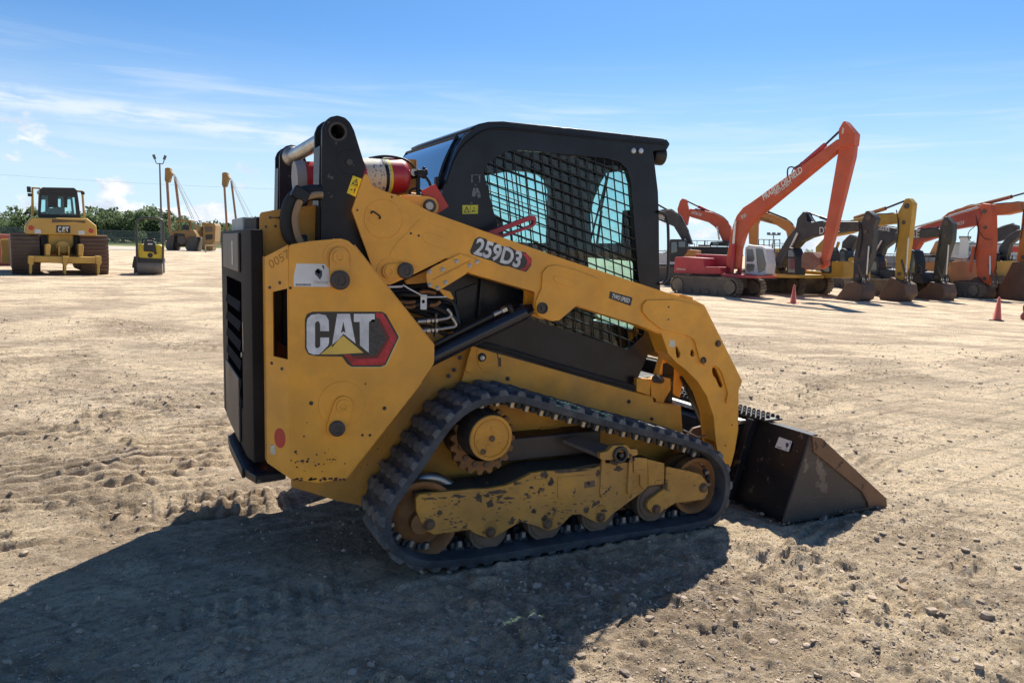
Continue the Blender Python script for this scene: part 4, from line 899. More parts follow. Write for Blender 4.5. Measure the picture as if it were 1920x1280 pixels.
bm = bmesh.new(); prism(bm, outer, (.03, 0, 0), [rnd([Vector((XF, v.y, v.z)) for v in fy], .03), rnd(fy2, .03)]); fd = fin(bm, 'front_door', m_cab, CAB, .004)
bm = bmesh.new(); prism(bm, [Vector((XF + .012, v.y, v.z)) for v in fy], (.004, 0, 0)); fin(bm, 'door_glass', m_teal, fd, smooth=False)
bm = bmesh.new(); prism(bm, [Vector((XF + .012, v.y, v.z)) for v in fy2], (.004, 0, 0)); fin(bm, 'lower_door_glass', m_teal, fd, smooth=False)
bm = bmesh.new()
for a, b, r in (((1141, 322), (1126, 400), .007), ((1141, 322), (1106, 455), .006), ((1128, 395), (1119, 460), .008)): cyl(bm, onX(*a, XF - .01), onX(*b, XF - .01), r, seg=8)
fin(bm, 'wiper', m_hose, fd)
# far-side lower rail and seat inside
bm = bmesh.new(); box(bm, (2.0, .415, onX(1180, 470, XF).z + .01), (1.05, .03, .05)); box(bm, (XF - .03, 0, hz - .03), (.04, .84, .06)); fin(bm, 'window_sill', m_cab, CAB, .004)
bm = bmesh.new(); box(bm, (2.02, .10, .62), (1.08, .86, .30)); box(bm, (1.45, 0, .95), (.10, .86, .75)); fin(bm, 'cab_floor', m_cab, CAB, .01)
seatp = [Vector((1.62, -.22, 1.02)), Vector((1.60, -.22, 1.62)), Vector((1.66, -.22, 1.70)), Vector((1.74, -.22, 1.66)), Vector((1.77, -.22, 1.16)), Vector((2.08, -.22, 1.12)), Vector((2.10, -.22, 1.02)), Vector((2.06, -.22, .95)), Vector((1.66, -.22, .95))]
bm = bmesh.new(); prism(bm, rnd(seatp, .05), (0, .46, 0)); seat = fin(bm, 'operator_seat', m_seat, CAB, .02, 3)
bm = bmesh.new(); prism(bm, rnd([Vector((2.10, -.30, .90)), Vector((2.02, -.30, 1.22)), Vector((2.12, -.30, 1.30)), Vector((2.22, -.30, 1.20)), Vector((2.22, -.30, .90))], .03), (0, .10, 0)); prism(bm, rnd([Vector((2.10, .22, .90)), Vector((2.02, .22, 1.22)), Vector((2.12, .22, 1.30)), Vector((2.22, .22, 1.20)), Vector((2.22, .22, .90))], .03), (0, .10, 0)); cyl(bm, (2.10, -.25, 1.25), (2.13, -.25, 1.42), .012); cyl(bm, (2.13, -.25, 1.40), (2.135, -.25, 1.47), .024); cyl(bm, (2.10, .27, 1.25), (2.13, .27, 1.42), .012); fin(bm, 'control_pods', m_plate, CAB, .01)
bm = bmesh.new(); box(bm, onX(1178, 428, XF - .05), (.03, .10, .20)); fin(bm, 'display', m_plate, CAB, .008)
bm = bmesh.new(); box(bm, (2.30, -.1, 1.985), (.34, .70, .05)); fin(bm, 'overhead_console', m_plate, CAB, .01)
bm = bmesh.new(); box(bm, (1.62, 0, 1.96), (.20, .80, .12)); fin(bm, 'headliner', m_plate, CAB, .01)
# far-side front pillar of the cab
bm = bmesh.new(); box(bm, (XF - .07, .405, 1.5), (.14, .05, 1.16)); fin(bm, 'far_pillar', m_cab, CAB, .006)
# side lamps, front work light, grab rail, decals
for x in (1518, 1567):
    bm = bmesh.new(); c = onY(*P1(Z3, x, 295), YK); lathe(bm, c, (0, -1, 0), [(0, .015), (.008, .015), (.012, .011), (.013, 0)], 20); fin(bm, 'marker_lamp', m_lens, cs)
bm = bmesh.new(); c = onY(1232, 292, YK + .06); lathe(bm, c + Vector((-.03, 0, 0)), (1, 0, 0), [(-.0, 0), (0, .035), (.03, .052), (.06, .052), (.06, 0)], 28); wl = fin(bm, 'work_light', m_hose, CAB)
bm = bmesh.new(); lathe(bm, c + Vector((.0302, 0, 0)), (1, 0, 0), [(0, .046), (.003, .046), (.003, 0)], 28); fin(bm, 'lens', m_lens, wl)
bm = bmesh.new(); tube(bm, [onY(x, y, YK - .01) for x, y in ((1234, 397), (1245, 401), (1251, 412), (1253, 440), (1253, 500), (1251, 520), (1243, 530), (1236, 532))], .0085, 10); fin(bm, 'grab_rail', m_hose, CAB)
caution(ZE, [(1050, 772), (1207, 770), (1205, 858), (1050, 860)], YK, cs)
bm = bmesh.new()
for pts in ([(1135, 468), (1235, 468), (1235, 473), (1135, 473)], [(1140, 478), (1152, 478), (1152, 545), (1140, 545)], [(1215, 478), (1228, 478), (1228, 545), (1215, 545)], [(1183, 560), (1190, 575), (1176, 575)], [(1160, 600), (1205, 600), (1225, 650), (1235, 690), (1210, 700), (1190, 660), (1170, 690), (1145, 680), (1150, 640)], [(1130, 745), (1150, 745), (1150, 755), (1130, 755)]):
    prism(bm, py(zp(ZE, pts), YK - .0002), (0, -.0006, 0))
fin(bm, 'lifting_decal', M('grey_decal', (.16, .17, .19), .5, chips=.6, chipcol=(.03, .03, .035), cscale=70), cs, smooth=False)
# lower cab side: raised ribs by the cylinder, bottom seal
bm = bmesh.new(); prism(bm, rnd(py(zp(ZA, [(785, 490), (1000, 405), (960, 760), (850, 800), (800, 640)]), YK - .001), .01), (0, -.006, 0)); fin(bm, 'side_cover', m_cab, cs, .003)
bm = bmesh.new(); prism(bm, py(zp(ZA, [(1020, 360), (1045, 360), (1010, 740), (985, 750)]), YK - .001), (0, -.02, 0)); fin(bm, 'side_rib', m_cab, cs, .003)
bm = bmesh.new(); tube(bm, [onY(x, y, -.50) for x, y in ((889, 645), (930, 652), (1050, 688), (1190, 727))], .016, 8); fin(bm, 'bottom_seal', m_rubin, CAB)
bm = bmesh.new(); prism(bm, py([(890, 636), (920, 645), (946, 650), (1000, 672), (1190, 728), (1188, 738), (889, 651)], -.505), (0, .03, 0)); fin(bm, 'floor_edge', m_hose, CAB)
# ---------------------------------------------------------------- undercarriage
YT = -.84
inner_px = zp(Z5, [(640, 152), (780, 140), (1000, 198), (1250, 265), (1400, 300), (1560, 340), (1670, 375), (1735, 425), (1768, 500), (1762, 590), (1722, 668), (1640, 703), (1400, 742), (1000, 803), (600, 868), (450, 884), (345, 884), (262, 855), (208, 805), (190, 735), (203, 650), (262, 560), (342, 450), (420, 332), (490, 242), (560, 185)])
core = catmull(py(inner_px, YT), 14, True)
# resample by arc length
def resample(P_, step=None, n=None):
    Ls = [0]
    for a, b in zip(P_, P_[1:] + P_[:1]): Ls.append(Ls[-1] + (b - a).length)
    T = Ls[-1]; n = n or int(round(T / step)); out = []; k = 0
    for i in range(n):
        d = T * i / n
        while Ls[k + 1] < d: k += 1
        f = (d - Ls[k]) / max(Ls[k + 1] - Ls[k], 1e-9); out.append(P_[k].lerp(P_[(k + 1) % len(P_)], f))
    return out, T
core, TL = resample(core, n=600)
def normals(P_):
    out = []; n = len(P_); cx = sum(v.x for v in P_) / n; cz = sum(v.z for v in P_) / n
    for i in range(n):
        d = (P_[(i + 2) % n] - P_[i - 2]).normalized(); w = Vector((-d.z, 0, d.x))
        out.append(w)
    # orient outwards by signed area
    A_ = sum(P_[i].x * P_[(i + 1) % n].z - P_[(i + 1) % n].x * P_[i].z for i in range(n))
    return [w if A_ < 0 else -w for w in out]
NR = normals(core)
zmin = min((p.z) for p in core)
BT = max(.02, zmin - .015)      # belt thickness so that the lugs stand on the ground
NP = max(1, round(TL / .086)); LUG = .020
def at_s(s):
    k = (s / TL * 600) % 600; i = int(k); f = k - i; j = (i + 1) % 600
    return core[i].lerp(core[j], f), NR[i].lerp(NR[j], f).normalized()
def track(s):
    y0, y1 = -.84 * s, -.52 * s
    bm = bmesh.new(); rings = []
    for i in range(0, 600, 2):
        p, nn = core[i], NR[i]
        a = p + nn * .0; b = p + nn * BT
        rings.append([bm.verts.new((a.x, y0, a.z)), bm.verts.new((b.x, y0, b.z)), bm.verts.new((b.x, y1, b.z)), bm.verts.new((a.x, y1, a.z))])
    for a, b in zip(rings, rings[1:] + rings[:1]):
        for q in range(4): bm.faces.new((a[q], a[(q + 1) % 4], b[(q + 1) % 4], b[q]))
    # guide lugs inside, two rows, each with a pale metal link end (moulded into the belt)
    bm2 = bmesh.new()
    for k in range(NP):
        for yy in (-.715 * s, -.645 * s):
            p, nn = at_s(TL * k / NP + .02); t = Vector((nn.z, 0, -nn.x)); base = p; tip = p - nn * .042
            vs = []
            for q, (hw, hy_) in ((base + nn * .004, (.026, .016)), (tip, (.013, .009))):
                for a, b in ((-1, -1), (1, -1), (1, 1), (-1, 1)): v = q + t * (a * hw); vs.append((v.x, yy + b * hy_, v.z))
            vv = [bm.verts.new(v) for v in vs]
            for f in ((0, 1, 2, 3), (4, 5, 6, 7), (0, 1, 5, 4), (1, 2, 6, 5), (2, 3, 7, 6), (3, 0, 4, 7)): bm.faces.new([vv[i] for i in f])
            if abs(yy) > .7:
                q = p - nn * .026; box(bm2, (q.x, yy - .013 * s, q.z), (.020, .010, .030), rot=Matrix.Rotation(-math.atan2(t.z, t.x), 4, 'Y'))
                q = p - nn * .020 + t * .036; box(bm, (q.x, yy, q.z), (.020, .026, .034), rot=Matrix.Rotation(-math.atan2(t.z, t.x), 4, 'Y'))
    belt = fin(bm, 'rubber_track', m_rub, LD, .006, 2, ang=50)
    bm = bmesh.new()          # tread lugs: zigzag blocks, two rows offset
    W_ = abs(y1 - y0)
    for k in range(NP):
        sc = TL * k / NP
        zig = [(0.0, 0.0), (.16, .010), (.30, -.008), (.44, .008), (.56, -.008), (.70, .008), (.84, -.010), (1.0, 0.0)]
        for rows in ((0, 8),):
            top = []; bot = []
            for (w, dz_) in zig:
                sh = .012 * (1 if w < .5 else -1) * 0
                ln = .054 if (.1 < w < .9) else .048
                r_ = []
                for e, inset in ((-1, 0), (1, 0)):
                    p, nn = at_s(sc + dz_ + e * ln / 2); r_.append((p + nn * (BT - .004)))
                t_ = []
                for e in (-1, 1):
                    p, nn = at_s(sc + dz_ + e * (ln / 2 - .009)); t_.append((p + nn * (BT + LUG)))
                yy = y0 + (y1 - y0) * w; yt = y0 + (y1 - y0) * min(max(w, .02), .98)
                bot.append([bm.verts.new((v.x, yy, v.z)) for v in r_]); top.append([bm.verts.new((v.x, yt, v.z)) for v in t_])
            for i in range(len(zig) - 1):
                bm.faces.new((top[i][0], top[i][1], top[i + 1][1], top[i + 1][0]))
                bm.faces.new((bot[i][0], top[i][0], top[i + 1][0], bot[i + 1][0])); bm.faces.new((bot[i][1], bot[i + 1][1], top[i + 1][1], top[i][1]))
            bm.faces.new((bot[0][0], bot[0][1], top[0][1], top[0][0])); bm.faces.new((bot[-1][0], top[-1][0], top[-1][1], bot[-1][1]))
    tag(fin(bm, 'tread_lugs', m_lug, belt, .004, 2, ang=30), kind=None)
    fin(bm2, 'metal_link_ends', M('worn_link_metal', (.55, .47, .38), .35, metal=.4, dust=.3) if s == 1 else bpy.data.materials['worn_link_metal'], belt, .003, 1)
    return belt
track(1); track(-1)
# frame, wheels
def wheel(name, c, r, w, mat, par, prof=None, y=None):
    y = YT + .06 if y is None else y
    bm = bmesh.new(); c = Vector((c.x, y, c.z))
    lathe(bm, c, (0, 1, 0), prof or [(0, r * .22), (0, r * .80), (.006, r * .84), (.006, r * .93), (0, r), (w, r), (w, r * .6), (w, r * .2)], 48); return fin(bm, name, mat, par)
fr = zp(Z5, [(303, 590), (308, 578), (325, 570), (490, 556), (560, 548), (640, 545), (730, 530), (800, 500), (850, 472), (900, 463), (1040, 455), (1150, 447), (1200, 425), (1340, 420), (1478, 432), (1478, 520), (1400, 533), (1385, 552), (1230, 668), (1200, 700), (1172, 705), (1150, 700), (1112, 682), (1080, 665), (1040, 668), (1000, 710), (960, 735), (928, 742), (905, 735), (880, 722), (800, 700), (740, 735), (680, 770), (645, 778), (605, 765), (572, 750), (560, 738), (390, 762), (362, 750), (325, 700), (303, 650)])
YFm = -.775
frame = plate('track_frame', fr, YFm, .02, m_ywear, LD, r=.012, bev=.004)
# frame's top shelf and far wall (box section)
bm = bmesh.new(); tops = py(zp(Z5, [(308, 576), (490, 556), (640, 545), (730, 530), (850, 472), (1040, 455), (1200, 425), (1478, 432)]), YFm)
for a, b in zip(tops, tops[1:]): prism(bm, [a + Vector((0, .02, 0)), b + Vector((0, .02, 0)), b + Vector((0, .20, 0)), a + Vector((0, .20, 0))], (0, 0, -.012))
fin(bm, 'frame_top', M('muddy_frame_top', (.10, .075, .045), .8, dust=.7, dustcol=(.06, .05, .04), bump=.3), frame, .002)
plate('inner_frame_wall', fr, YFm + .20, .015, m_yel2, frame, r=.012)
# dark swing arm in front of the sprocket (belly)
bm = bmesh.new(); box(bm, (1.75, -.55, .50), (.8, .16, .12)); fin(bm, 'axle_beam', m_dsteel, frame, .01)
fa = plate('idler_arm', zp(Z5, [(1490, 440), (1600, 462), (1655, 478), (1687, 520), (1687, 570), (1662, 597), (1530, 615), (1455, 662), (1425, 662), (1400, 640), (1398, 615), (1410, 597), (1482, 545)]), YFm - .004, .022, m_ywear, LD, r=.01, bev=.004)
plate('front_bracket', zp(Z5, [(1335, 395), (1400, 402), (1400, 470), (1395, 545), (1385, 550), (1365, 530), (1365, 480), (1335, 470)]), YFm - .010, .012, m_ywear, frame, r=.006)
plate('bracket_rib', zp(Z5, [(1400, 405), (1480, 425), (1478, 522), (1405, 532)]), YFm - .003, .01, m_ywear, frame, r=.004)
plate('cover_plate', zp(Z5, [(975, 490), (1150, 478), (1175, 500), (1172, 560), (1140, 580), (1000, 600), (975, 590)]), YFm - .004, .004, m_ywear, frame, r=.008, bev=.0015)
plate('recess', zp(Z5, [(1100, 513), (1150, 505), (1152, 535), (1100, 543)]), YFm - .0045, .001, m_rust, frame, r=.004, bev=0)
plate('stiffener', zp(Z5, [(1185, 400), (1200, 400), (1210, 560), (1185, 590), (1175, 560)]), YFm - .012, .012, m_ywear, frame, r=.003)
plate('stiffener', zp(Z5, [(1315, 395), (1330, 395), (1328, 560), (1312, 575), (1305, 560)]), YFm - .012, .012, m_ywear, frame, r=.003)
plate('end_plate', zp(Z5, [(303, 590), (320, 572), (560, 565), (575, 735), (390, 760), (362, 748), (325, 700), (305, 650)]), YFm - .005, .005, m_ywear, frame, r=.008, bev=.002)
# worn-through patches on the frame's face
m_wear = M('bare_scraped_patch', (.095, .065, .045), .8, dust=.5, dustcol=(.20, .13, .08), var=.3, dscale=12); rw_ = random.Random(12); bm = bmesh.new()
def patch(x, y, rx, ry, Yp):
    n_ = 13; ph = rw_.random() * 6; prism(bm, py(zp(Z5, [(x + rx * rw_.uniform(.45, 1.15) * math.cos(ph + 6.283 * k / n_), y + ry * rw_.uniform(.35, 1.2) * math.sin(ph + 6.283 * k / n_)) for k in range(n_)]), Yp), (0, -.0007, 0))
for x, y, rx, ry in ((500, 580, 40, 10), (360, 592, 45, 7), (430, 588, 30, 6)): patch(x, y, rx, ry, YFm - .0052)
for x, y, rx, ry in ((600, 590, 24, 26), (655, 615, 20, 24), (690, 560, 50, 12), (640, 578, 22, 14), (740, 590, 34, 7), (860, 652, 16, 12), (705, 610, 26, 7), (910, 480, 22, 20), (940, 515, 14, 26), (1010, 462, 70, 9), (1090, 456, 50, 7), (885, 560, 8, 10), (850, 540, 12, 9), (820, 700, 14, 7), (1240, 420, 30, 16), (1260, 450, 24, 14), (1165, 470, 12, 22), (780, 520, 26, 10), (1190, 650, 20, 8)): patch(x, y, rx, ry, YFm - .0002)
for x, y in ((470, 700), (490, 705), (445, 690), (515, 700), (490, 728), (470, 712)): patch(x, y, 12, 5, YFm - .0052)
for k in range(60): patch(rw_.uniform(600, 1150), rw_.uniform(500, 700) if k % 2 else rw_.uniform(560, 660), rw_.uniform(3, 12), rw_.uniform(1.5, 4), YFm - .0002)
for k in range(18): patch(rw_.uniform(330, 560), rw_.uniform(600, 740), rw_.uniform(3, 10), rw_.uniform(1.5, 4), YFm - .0052)
tag(fin(bm, 'worn_patches', m_wear, frame, smooth=False), kind='stuff')
# torsion axle bracket with its hollow bolt
plate('axle_bracket', zp(Z5, [(1175, 375), (1210, 368), (1240, 340), (1300, 338), (1320, 358), (1352, 358), (1355, 385), (1320, 395), (1290, 405), (1210, 410), (1175, 405)]), YFm - .03, .03, m_ywear, frame, r=.006)
bm = bmesh.new(); a = py(zp(Z5, [(1045, 335), (1110, 315), (1240, 345), (1175, 385)]), YFm - .01); prism(bm, [v + Vector((0, (0 if i in (2, 3) else .10), 0)) for i, v in enumerate(a)], (0, 0, -.02)); fin(bm, 'axle_plate', m_dsteel, frame, .003)
c = onY(*P1(Z5, 1268, 383), YFm - .03); bm = bmesh.new(); lathe(bm, c, (0, -1, 0), [(-.02, .044), (.012, .044), (.016, .040), (.016, .030), (.0, .028), (.0, .012), (.02, .012), (.02, 0)], 32); fin(bm, 'axle_bolt', m_dsteel, frame)
for (x, y) in ((655, 750), (925, 712), (1177, 680)):
    b = onY(*P1(Z5, x, y), YFm); rw = .100
    cc = Vector((b.x, 0, zmin + rw + .002))
    w_ = wheel('track_roller', cc, rw, .05, m_roller, LD, y=YFm + .021); wheel('roller_flange', cc, rw, .04, m_roller, w_, y=YFm + .15)
    bm = bmesh.new(); cyl(bm, (cc.x, YFm + .0, cc.z + .02), (cc.x, YFm + .2, cc.z + .02), .035); fin(bm, 'roller_hub', m_dsteel, w_)
    bm = bmesh.new(); lathe(bm, b, (0, -1, 0), [(0, .026), (.008, .026), (.008, .020), (.018, .018), (.020, .008), (.020, 0)], 12); fin(bm, 'roller_bolt', m_rust, w_)
b = onY(*P1(Z5, 1437, 640), YFm); rw = .108; cc = Vector((b.x, 0, b.z - .02 if False else zmin + rw + .012)); w_ = wheel('track_roller', cc, rw, .05, m_roller, LD, y=YFm + .021); wheel('roller_flange', cc, rw, .04, m_roller, w_, y=YFm + .15)
bm = bmesh.new(); lathe(bm, b + Vector((0, -.004, 0)), (0, -1, 0), [(0, .026), (.008, .026), (.008, .020), (.018, .018), (.020, 0)], 12); fin(bm, 'roller_bolt', m_rust, w_)
def idler(c, r, name, bolt, rim=.06):
    w = wheel(name, c, r, .05, m_wheel, LD, [(0.02, r * .2), (.03, r * .50), (.05, r * .62), (.05, r * .74), (.012, r * .82), (0, r * .9), (0, r), (.05, r), (.06, r * .8), (.06, .02)], y=YFm + .02)
    wheel('idler_flange', c, r, .04, m_wheel, w, y=YFm + .12)
    bm = bmesh.new(); cyl(bm, (c.x, YFm, c.z), (c.x, YFm + .2, c.z), .05); fin(bm, 'idler_hub', m_wheel, w)
    b = onY(*P1(Z5, *bolt), YFm - .004); bm = bmesh.new(); lathe(bm, b, (0, -1, 0), [(0, .028), (.008, .028), (.008, .021), (.018, .019), (.020, .008), (.020, 0)], 12); fin(bm, 'idler_bolt', m_rust, w); return w
ci = onY(*P1(Z5, 330, 690), YFm); ri = min(.19, ci.z - zmin + .0); idler(Vector((ci.x, 0, zmin + ri)), ri, 'rear_idler', (365, 712))
cf = onY(*P1(Z5, 1640, 537), YFm); rf_ = .158; idler(Vector((cf.x, 0, cf.z)), rf_, 'front_idler', (1663, 540))
# chrome-like polished guard behind rear idler top
bm = bmesh.new(); tube(bm, [onY(*P1(Z4, x, y), -.64) for x, y in ((350, 1130), (380, 1095), (440, 1082), (500, 1095), (560, 1135))], .030, 12); fin(bm, 'inner_idler_rim', m_steel, LD)
# drive sprocket
sc_ = onY(*P1(Z5, 622, 318), -.70); rsp = abs(onY(*P1(Z5, 622, 480), -.70).z - sc_.z)
bm = bmesh.new(); nt_ = 19; prof = []
for k in range(nt_):
    for f, rr in ((0, 1.0), (.22, .985), (.32, .90), (.5, .865), (.68, .90), (.78, .985)):
        a = 2 * math.pi * (k + f) / nt_; prof.append(Vector((sc_.x + rsp * rr * math.cos(a), -.70, sc_.z + rsp * rr * math.sin(a))))
prism(bm, prof, (0, .03, 0)); spr = fin(bm, 'drive_sprocket', m_wheel, LD, .002)
bm = bmesh.new()
for k in range(12):
    a = 2 * math.pi * (k + .3) / 12; c = Vector((sc_.x + rsp * .70 * math.cos(a), -.70, sc_.z + rsp * .70 * math.sin(a))); bm_ = bmesh.new()
    lathe(bm_, c, (0, -1, 0), [(0, .016), (.010, .015), (.012, 0)], 6); fin(bm_, 'sprocket_bolt', m_rust, spr)
bm.free()
ch_ = onY(*P1(Z5, 660, 305), -.83); rc_ = .108
bm = bmesh.new(); lathe(bm, Vector((ch_.x, -.83, ch_.z)), (0, 1, 0), [(0, 0), (0, rc_ * .78), (.004, rc_ * .79), (.004, rc_ * .82), (-.002, rc_ * .84), (-.002, rc_ * .98), (.006, rc_)], 48); cap_ = fin(bm, 'hub_cap', m_yel2, LD)
bm = bmesh.new(); lathe(bm, Vector((ch_.x, -.83, ch_.z)), (0, 1, 0), [(.006, rc_), (.02, rc_ * 1.04), (.06, rc_ * 1.06), (.13, rc_ * 1.12), (.13, rc_ * .5)], 48); fin(bm, 'hub_body', m_dsteel, cap_)
for (x, y, r) in ((663, 308, .011), (622, 370, .010)):
    b = onY(*P1(Z5, x, y), -.832); bm = bmesh.new(); lathe(bm, b, (0, -1, 0), [(0, r * 1.3), (.004, r * 1.3), (.004, r), (.002, r * .6), (.002, 0)], 20); fin(bm, 'hub_plug', m_rust, cap_)
for pts in ([(655, 255), (668, 250), (730, 275), (722, 300), (665, 280)], [(635, 340), (650, 333), (662, 345), (655, 362), (640, 362)], [(590, 318), (612, 312), (614, 326), (592, 332)], [(690, 330), (710, 325), (716, 345), (700, 358)]):
    bm = bmesh.new(); prism(bm, rnd(py(zp(Z5, pts), -.8302), .004), (0, -.003, 0)); fin(bm, 'cast_mark', m_yel2, cap_, .001)
# dark gearcase behind sprocket
bm = bmesh.new(); cyl(bm, (sc_.x, -.50, sc_.z), (sc_.x, -.70, sc_.z), rsp * .78, rsp * .6, 32); fin(bm, 'gearcase', m_dsteel, spr)
# ---------------------------------------------------------------- front of the machine: bracket, hydraulics, coupler
plate('front_bracket', zp(ZD, [(95, 685), (100, 675), (190, 680), (200, 720), (195, 805), (95, 775)]), -.52, .03, m_yel2, LD, r=.004)
plate('arm_rest_bracket', zp(ZD, [(200, 685), (265, 660), (350, 680), (352, 760), (305, 840), (285, 905), (245, 905), (238, 830), (205, 810)]), -.50, .04, m_yel2, LD, r=.006)
plate('inner_cross_link', zp(ZD, [(310, 430), (360, 530), (385, 560), (440, 570), (480, 625), (435, 740), (420, 825), (350, 780), (345, 690), (255, 660), (290, 540)]), -.44, .05, m_yel2, LD, r=.006)
bm = bmesh.new(); cyl(bm, onY(*P1(ZD, 235, 680), -.53), onY(*P1(ZD, 345, 700), -.40), .022); fin(bm, 'rest_pin', m_dsteel, LD)
# tilt cylinder and front hoses between arms
bm = bmesh.new(); cyl(bm, onY(*P1(ZD, 460, 640), -.45), onY(*P1(ZD, 620, 1010), -.45), .042); tl = fin(bm, 'tilt_cylinder', bpy.data.materials['cylinder_black'], LD)
bm = bmesh.new(); cyl(bm, onY(*P1(ZD, 460, 640), -.45) * 1, onY(*P1(ZD, 620, 1010), -.45), .042); 
for v in bm.verts: v.co.y += .90
fin(bm, 'tilt_cylinder', bpy.data.materials['cylinder_black'], LD)
for k in range(5):
    bm = bmesh.new(); tube(bm, [onY(*P1(ZD, x, y), -.50 + .02 * k) for x, y in ((450 + k * 14, 660), (500 + k * 18, 700 + k * 10), (575 + k * 14, 830), (600 + k * 14, 980), (640, 1060))], .010, 8); fin(bm, 'front_hose', m_hose, LD)
for a, b in (((440, 1060), (560, 1118)), ((560, 1118), (655, 1085))):
    bm = bmesh.new(); cyl(bm, onY(*P1(ZD, *a), -.60), onY(*P1(ZD, *b), -.60), .006); fin(bm, 'steel_line', m_steel, LD)
bm = bmesh.new(); box(bm, (2.72, 0, .62), (.08, .90, .50)); box(bm, (2.50, 0, .60), (.5, .92, .40)); fin(bm, 'front_frame', m_blk, LD, .01)
bm = bmesh.new(); cyl(bm, (2.80, -.60, .92), (2.80, .60, .92), .05); fin(bm, 'arm_cross_tube', m_yel, LD)
# ---------------------------------------------------------------- bucket
YK2 = -.95
bk = [(1521, 815), (1526, 817), (1538, 820), (1658.5, 932), (1660, 955), (1626, 960), (1560, 972), (1500, 981), (1480, 983), (1467.5, 983)]
S_ = py(bk, YK2)
for v in S_: v.z = max(v.z, .004)
BK = bpy.data.objects.new('bucket', None); COL.objects.link(BK); BK.parent = LD; BK.location = (1.9, 0, 0); bpy.context.view_layer.update()
bm = bmesh.new(); prism(bm, S_, (0, .014, 0)); bs = fin(bm, 'bucket_side', m_bktsteel, BK, .002)
bm = bmesh.new(); prism(bm, [Vector((v.x, -v.y, v.z)) for v in S_], (0, -.014, 0)); fin(bm, 'bucket_side', m_bktsteel, BK, .002)
for s in (1, -1):
    bm = bmesh.new(); P_ = py([(1521, 816), (1538, 820), (1658.5, 932), (1660, 955), (1646, 957.5), (1626, 960), (1624.5, 941), (1613, 920), (1523, 846)], YK2 - .001)
    prism(bm, [Vector((v.x, v.y * s, max(v.z, .004))) for v in P_], (0, -.012 * s, 0)); fin(bm, 'side_cutter', M('rusty_cutter', (.22, .115, .06), .6, metal=.2, dust=.6, dustcol=(.17, .12, .08), chips=.3, chipcol=(.07, .045, .03), bump=.2) if s == 1 else bpy.data.materials['rusty_cutter'], BK, .003)
top, low, tip = S_[0], S_[9], S_[4]
# back sheet (slightly curved), floor and cutting edge
def bsheet(name, prof, th, mat, bev=.002, w=.936):
    up = []; n_ = len(prof)
    for i, p_ in enumerate(prof):
        d = (prof[min(i + 1, n_ - 1)] - prof[max(i - 1, 0)]).normalized(); up.append(p_ + Vector((-d.z, 0, d.x)) * th)
    bm = bmesh.new(); prism(bm, [Vector((v.x, -w, v.z)) for v in prof + up[::-1]], (0, 2 * w, 0)); return fin(bm, name, mat, BK, bev)
mid1 = top.lerp(low, .45) + Vector((-.006, 0, 0)); mid2 = top.lerp(low, .9)
bsheet('bucket_back', [Vector((top.x, 0, top.z)), Vector((mid1.x, 0, mid1.z)), Vector((mid2.x, 0, mid2.z)), Vector((low.x + .02, 0, low.z + .006)), Vector((low.x + .06, 0, low.z))], .010, m_bktblk)
bsheet('bucket_floor', [Vector((low.x + .06, 0, .004)), Vector((3.70, 0, .004))], .012, m_bktsteel)
bm = bmesh.new(); prism(bm, [Vector((3.66, -.965, .002)), Vector((3.98, -.965, .002)), Vector((3.93, -.965, .024)), Vector((3.66, -.965, .024))], (0, 1.93, 0)); fin(bm, 'cutting_edge', m_rust, BK, .002)
bsheet('top_lip', [Vector((top.x + .0, 0, top.z - .016)), Vector((top.x + .07, 0, top.z - .016))], .010, m_bktblk)
# serrated step along the top
bm = bmesh.new(); y0, y1 = -.62, .90; out = [Vector((top.x - .03, y0, top.z + .002)), Vector((top.x - .03, y1, top.z + .002)), Vector((top.x + .12, y1, top.z + .002)), Vector((top.x + .12, y0, top.z + .002))]
prism(bm, out, (0, 0, .012))
k = 0; y = y0
while y < y1 - .03:
    for (xo, ph) in ((-.02, 0), (.04, .02), (.10, 0)):
        cyl(bm, (top.x + xo, y + .02 + ph, top.z + .012), (top.x + xo, y + .02 + ph, top.z + .034), .016, .008, 6)
    y += .04
fin(bm, 'serrated_step', m_hose, BK, 0)
# vertical back ribs, coupler plate and wear marks
def backx(z): t = (top.z - z) / (top.z - low.z); return top.x + (low.x - top.x) * t
def bq(y, z, o=0.0): return Vector((backx(z) - o, y, z))
for yr in (-.56, .56):
    bm = bmesh.new(); prism(bm, [bq(yr, .03, .012), bq(yr, .50, .012), bq(yr, .515, .06), bq(yr, .44, .075), bq(yr, .03, .05)], (0, .05, 0)); fin(bm, 'back_rib', m_bktblk, BK, .004)
bm = bmesh.new(); prism(bm, [bq(-.50, .475, .05), bq(-.50, .50, .05), bq(-.50, .50, .10), bq(-.50, .475, .10)], (0, 1.0, 0)); fin(bm, 'coupler_top_rail', m_steel, BK, .004)
bm = bmesh.new(); prism(bm, [bq(-.50, .10, .06), bq(-.50, .47, .06), bq(-.50, .44, .12), bq(-.50, .12, .11)], (0, 1.0, 0)); cp = fin(bm, 'coupler_plate', m_blk, BK, .006)
for yr in (-.48, -.30, .28, .46):
    bm = bmesh.new(); prism(bm, rnd([bq(yr, .12, .11), bq(yr, .44, .12), bq(yr, .42, .26), bq(yr, .28, .36), bq(yr, .14, .28)], .03), (0, .022, 0)); fin(bm, 'coupler_ear', m_rust, cp, .003)
bm = bmesh.new(); tube(bm, [bq(-.46, .34, .14), bq(-.50, .30, .13), bq(-.54, .20, .14), bq(-.55, .12, .2)], .007, 8); fin(bm, 'coupler_line', m_steel, cp)
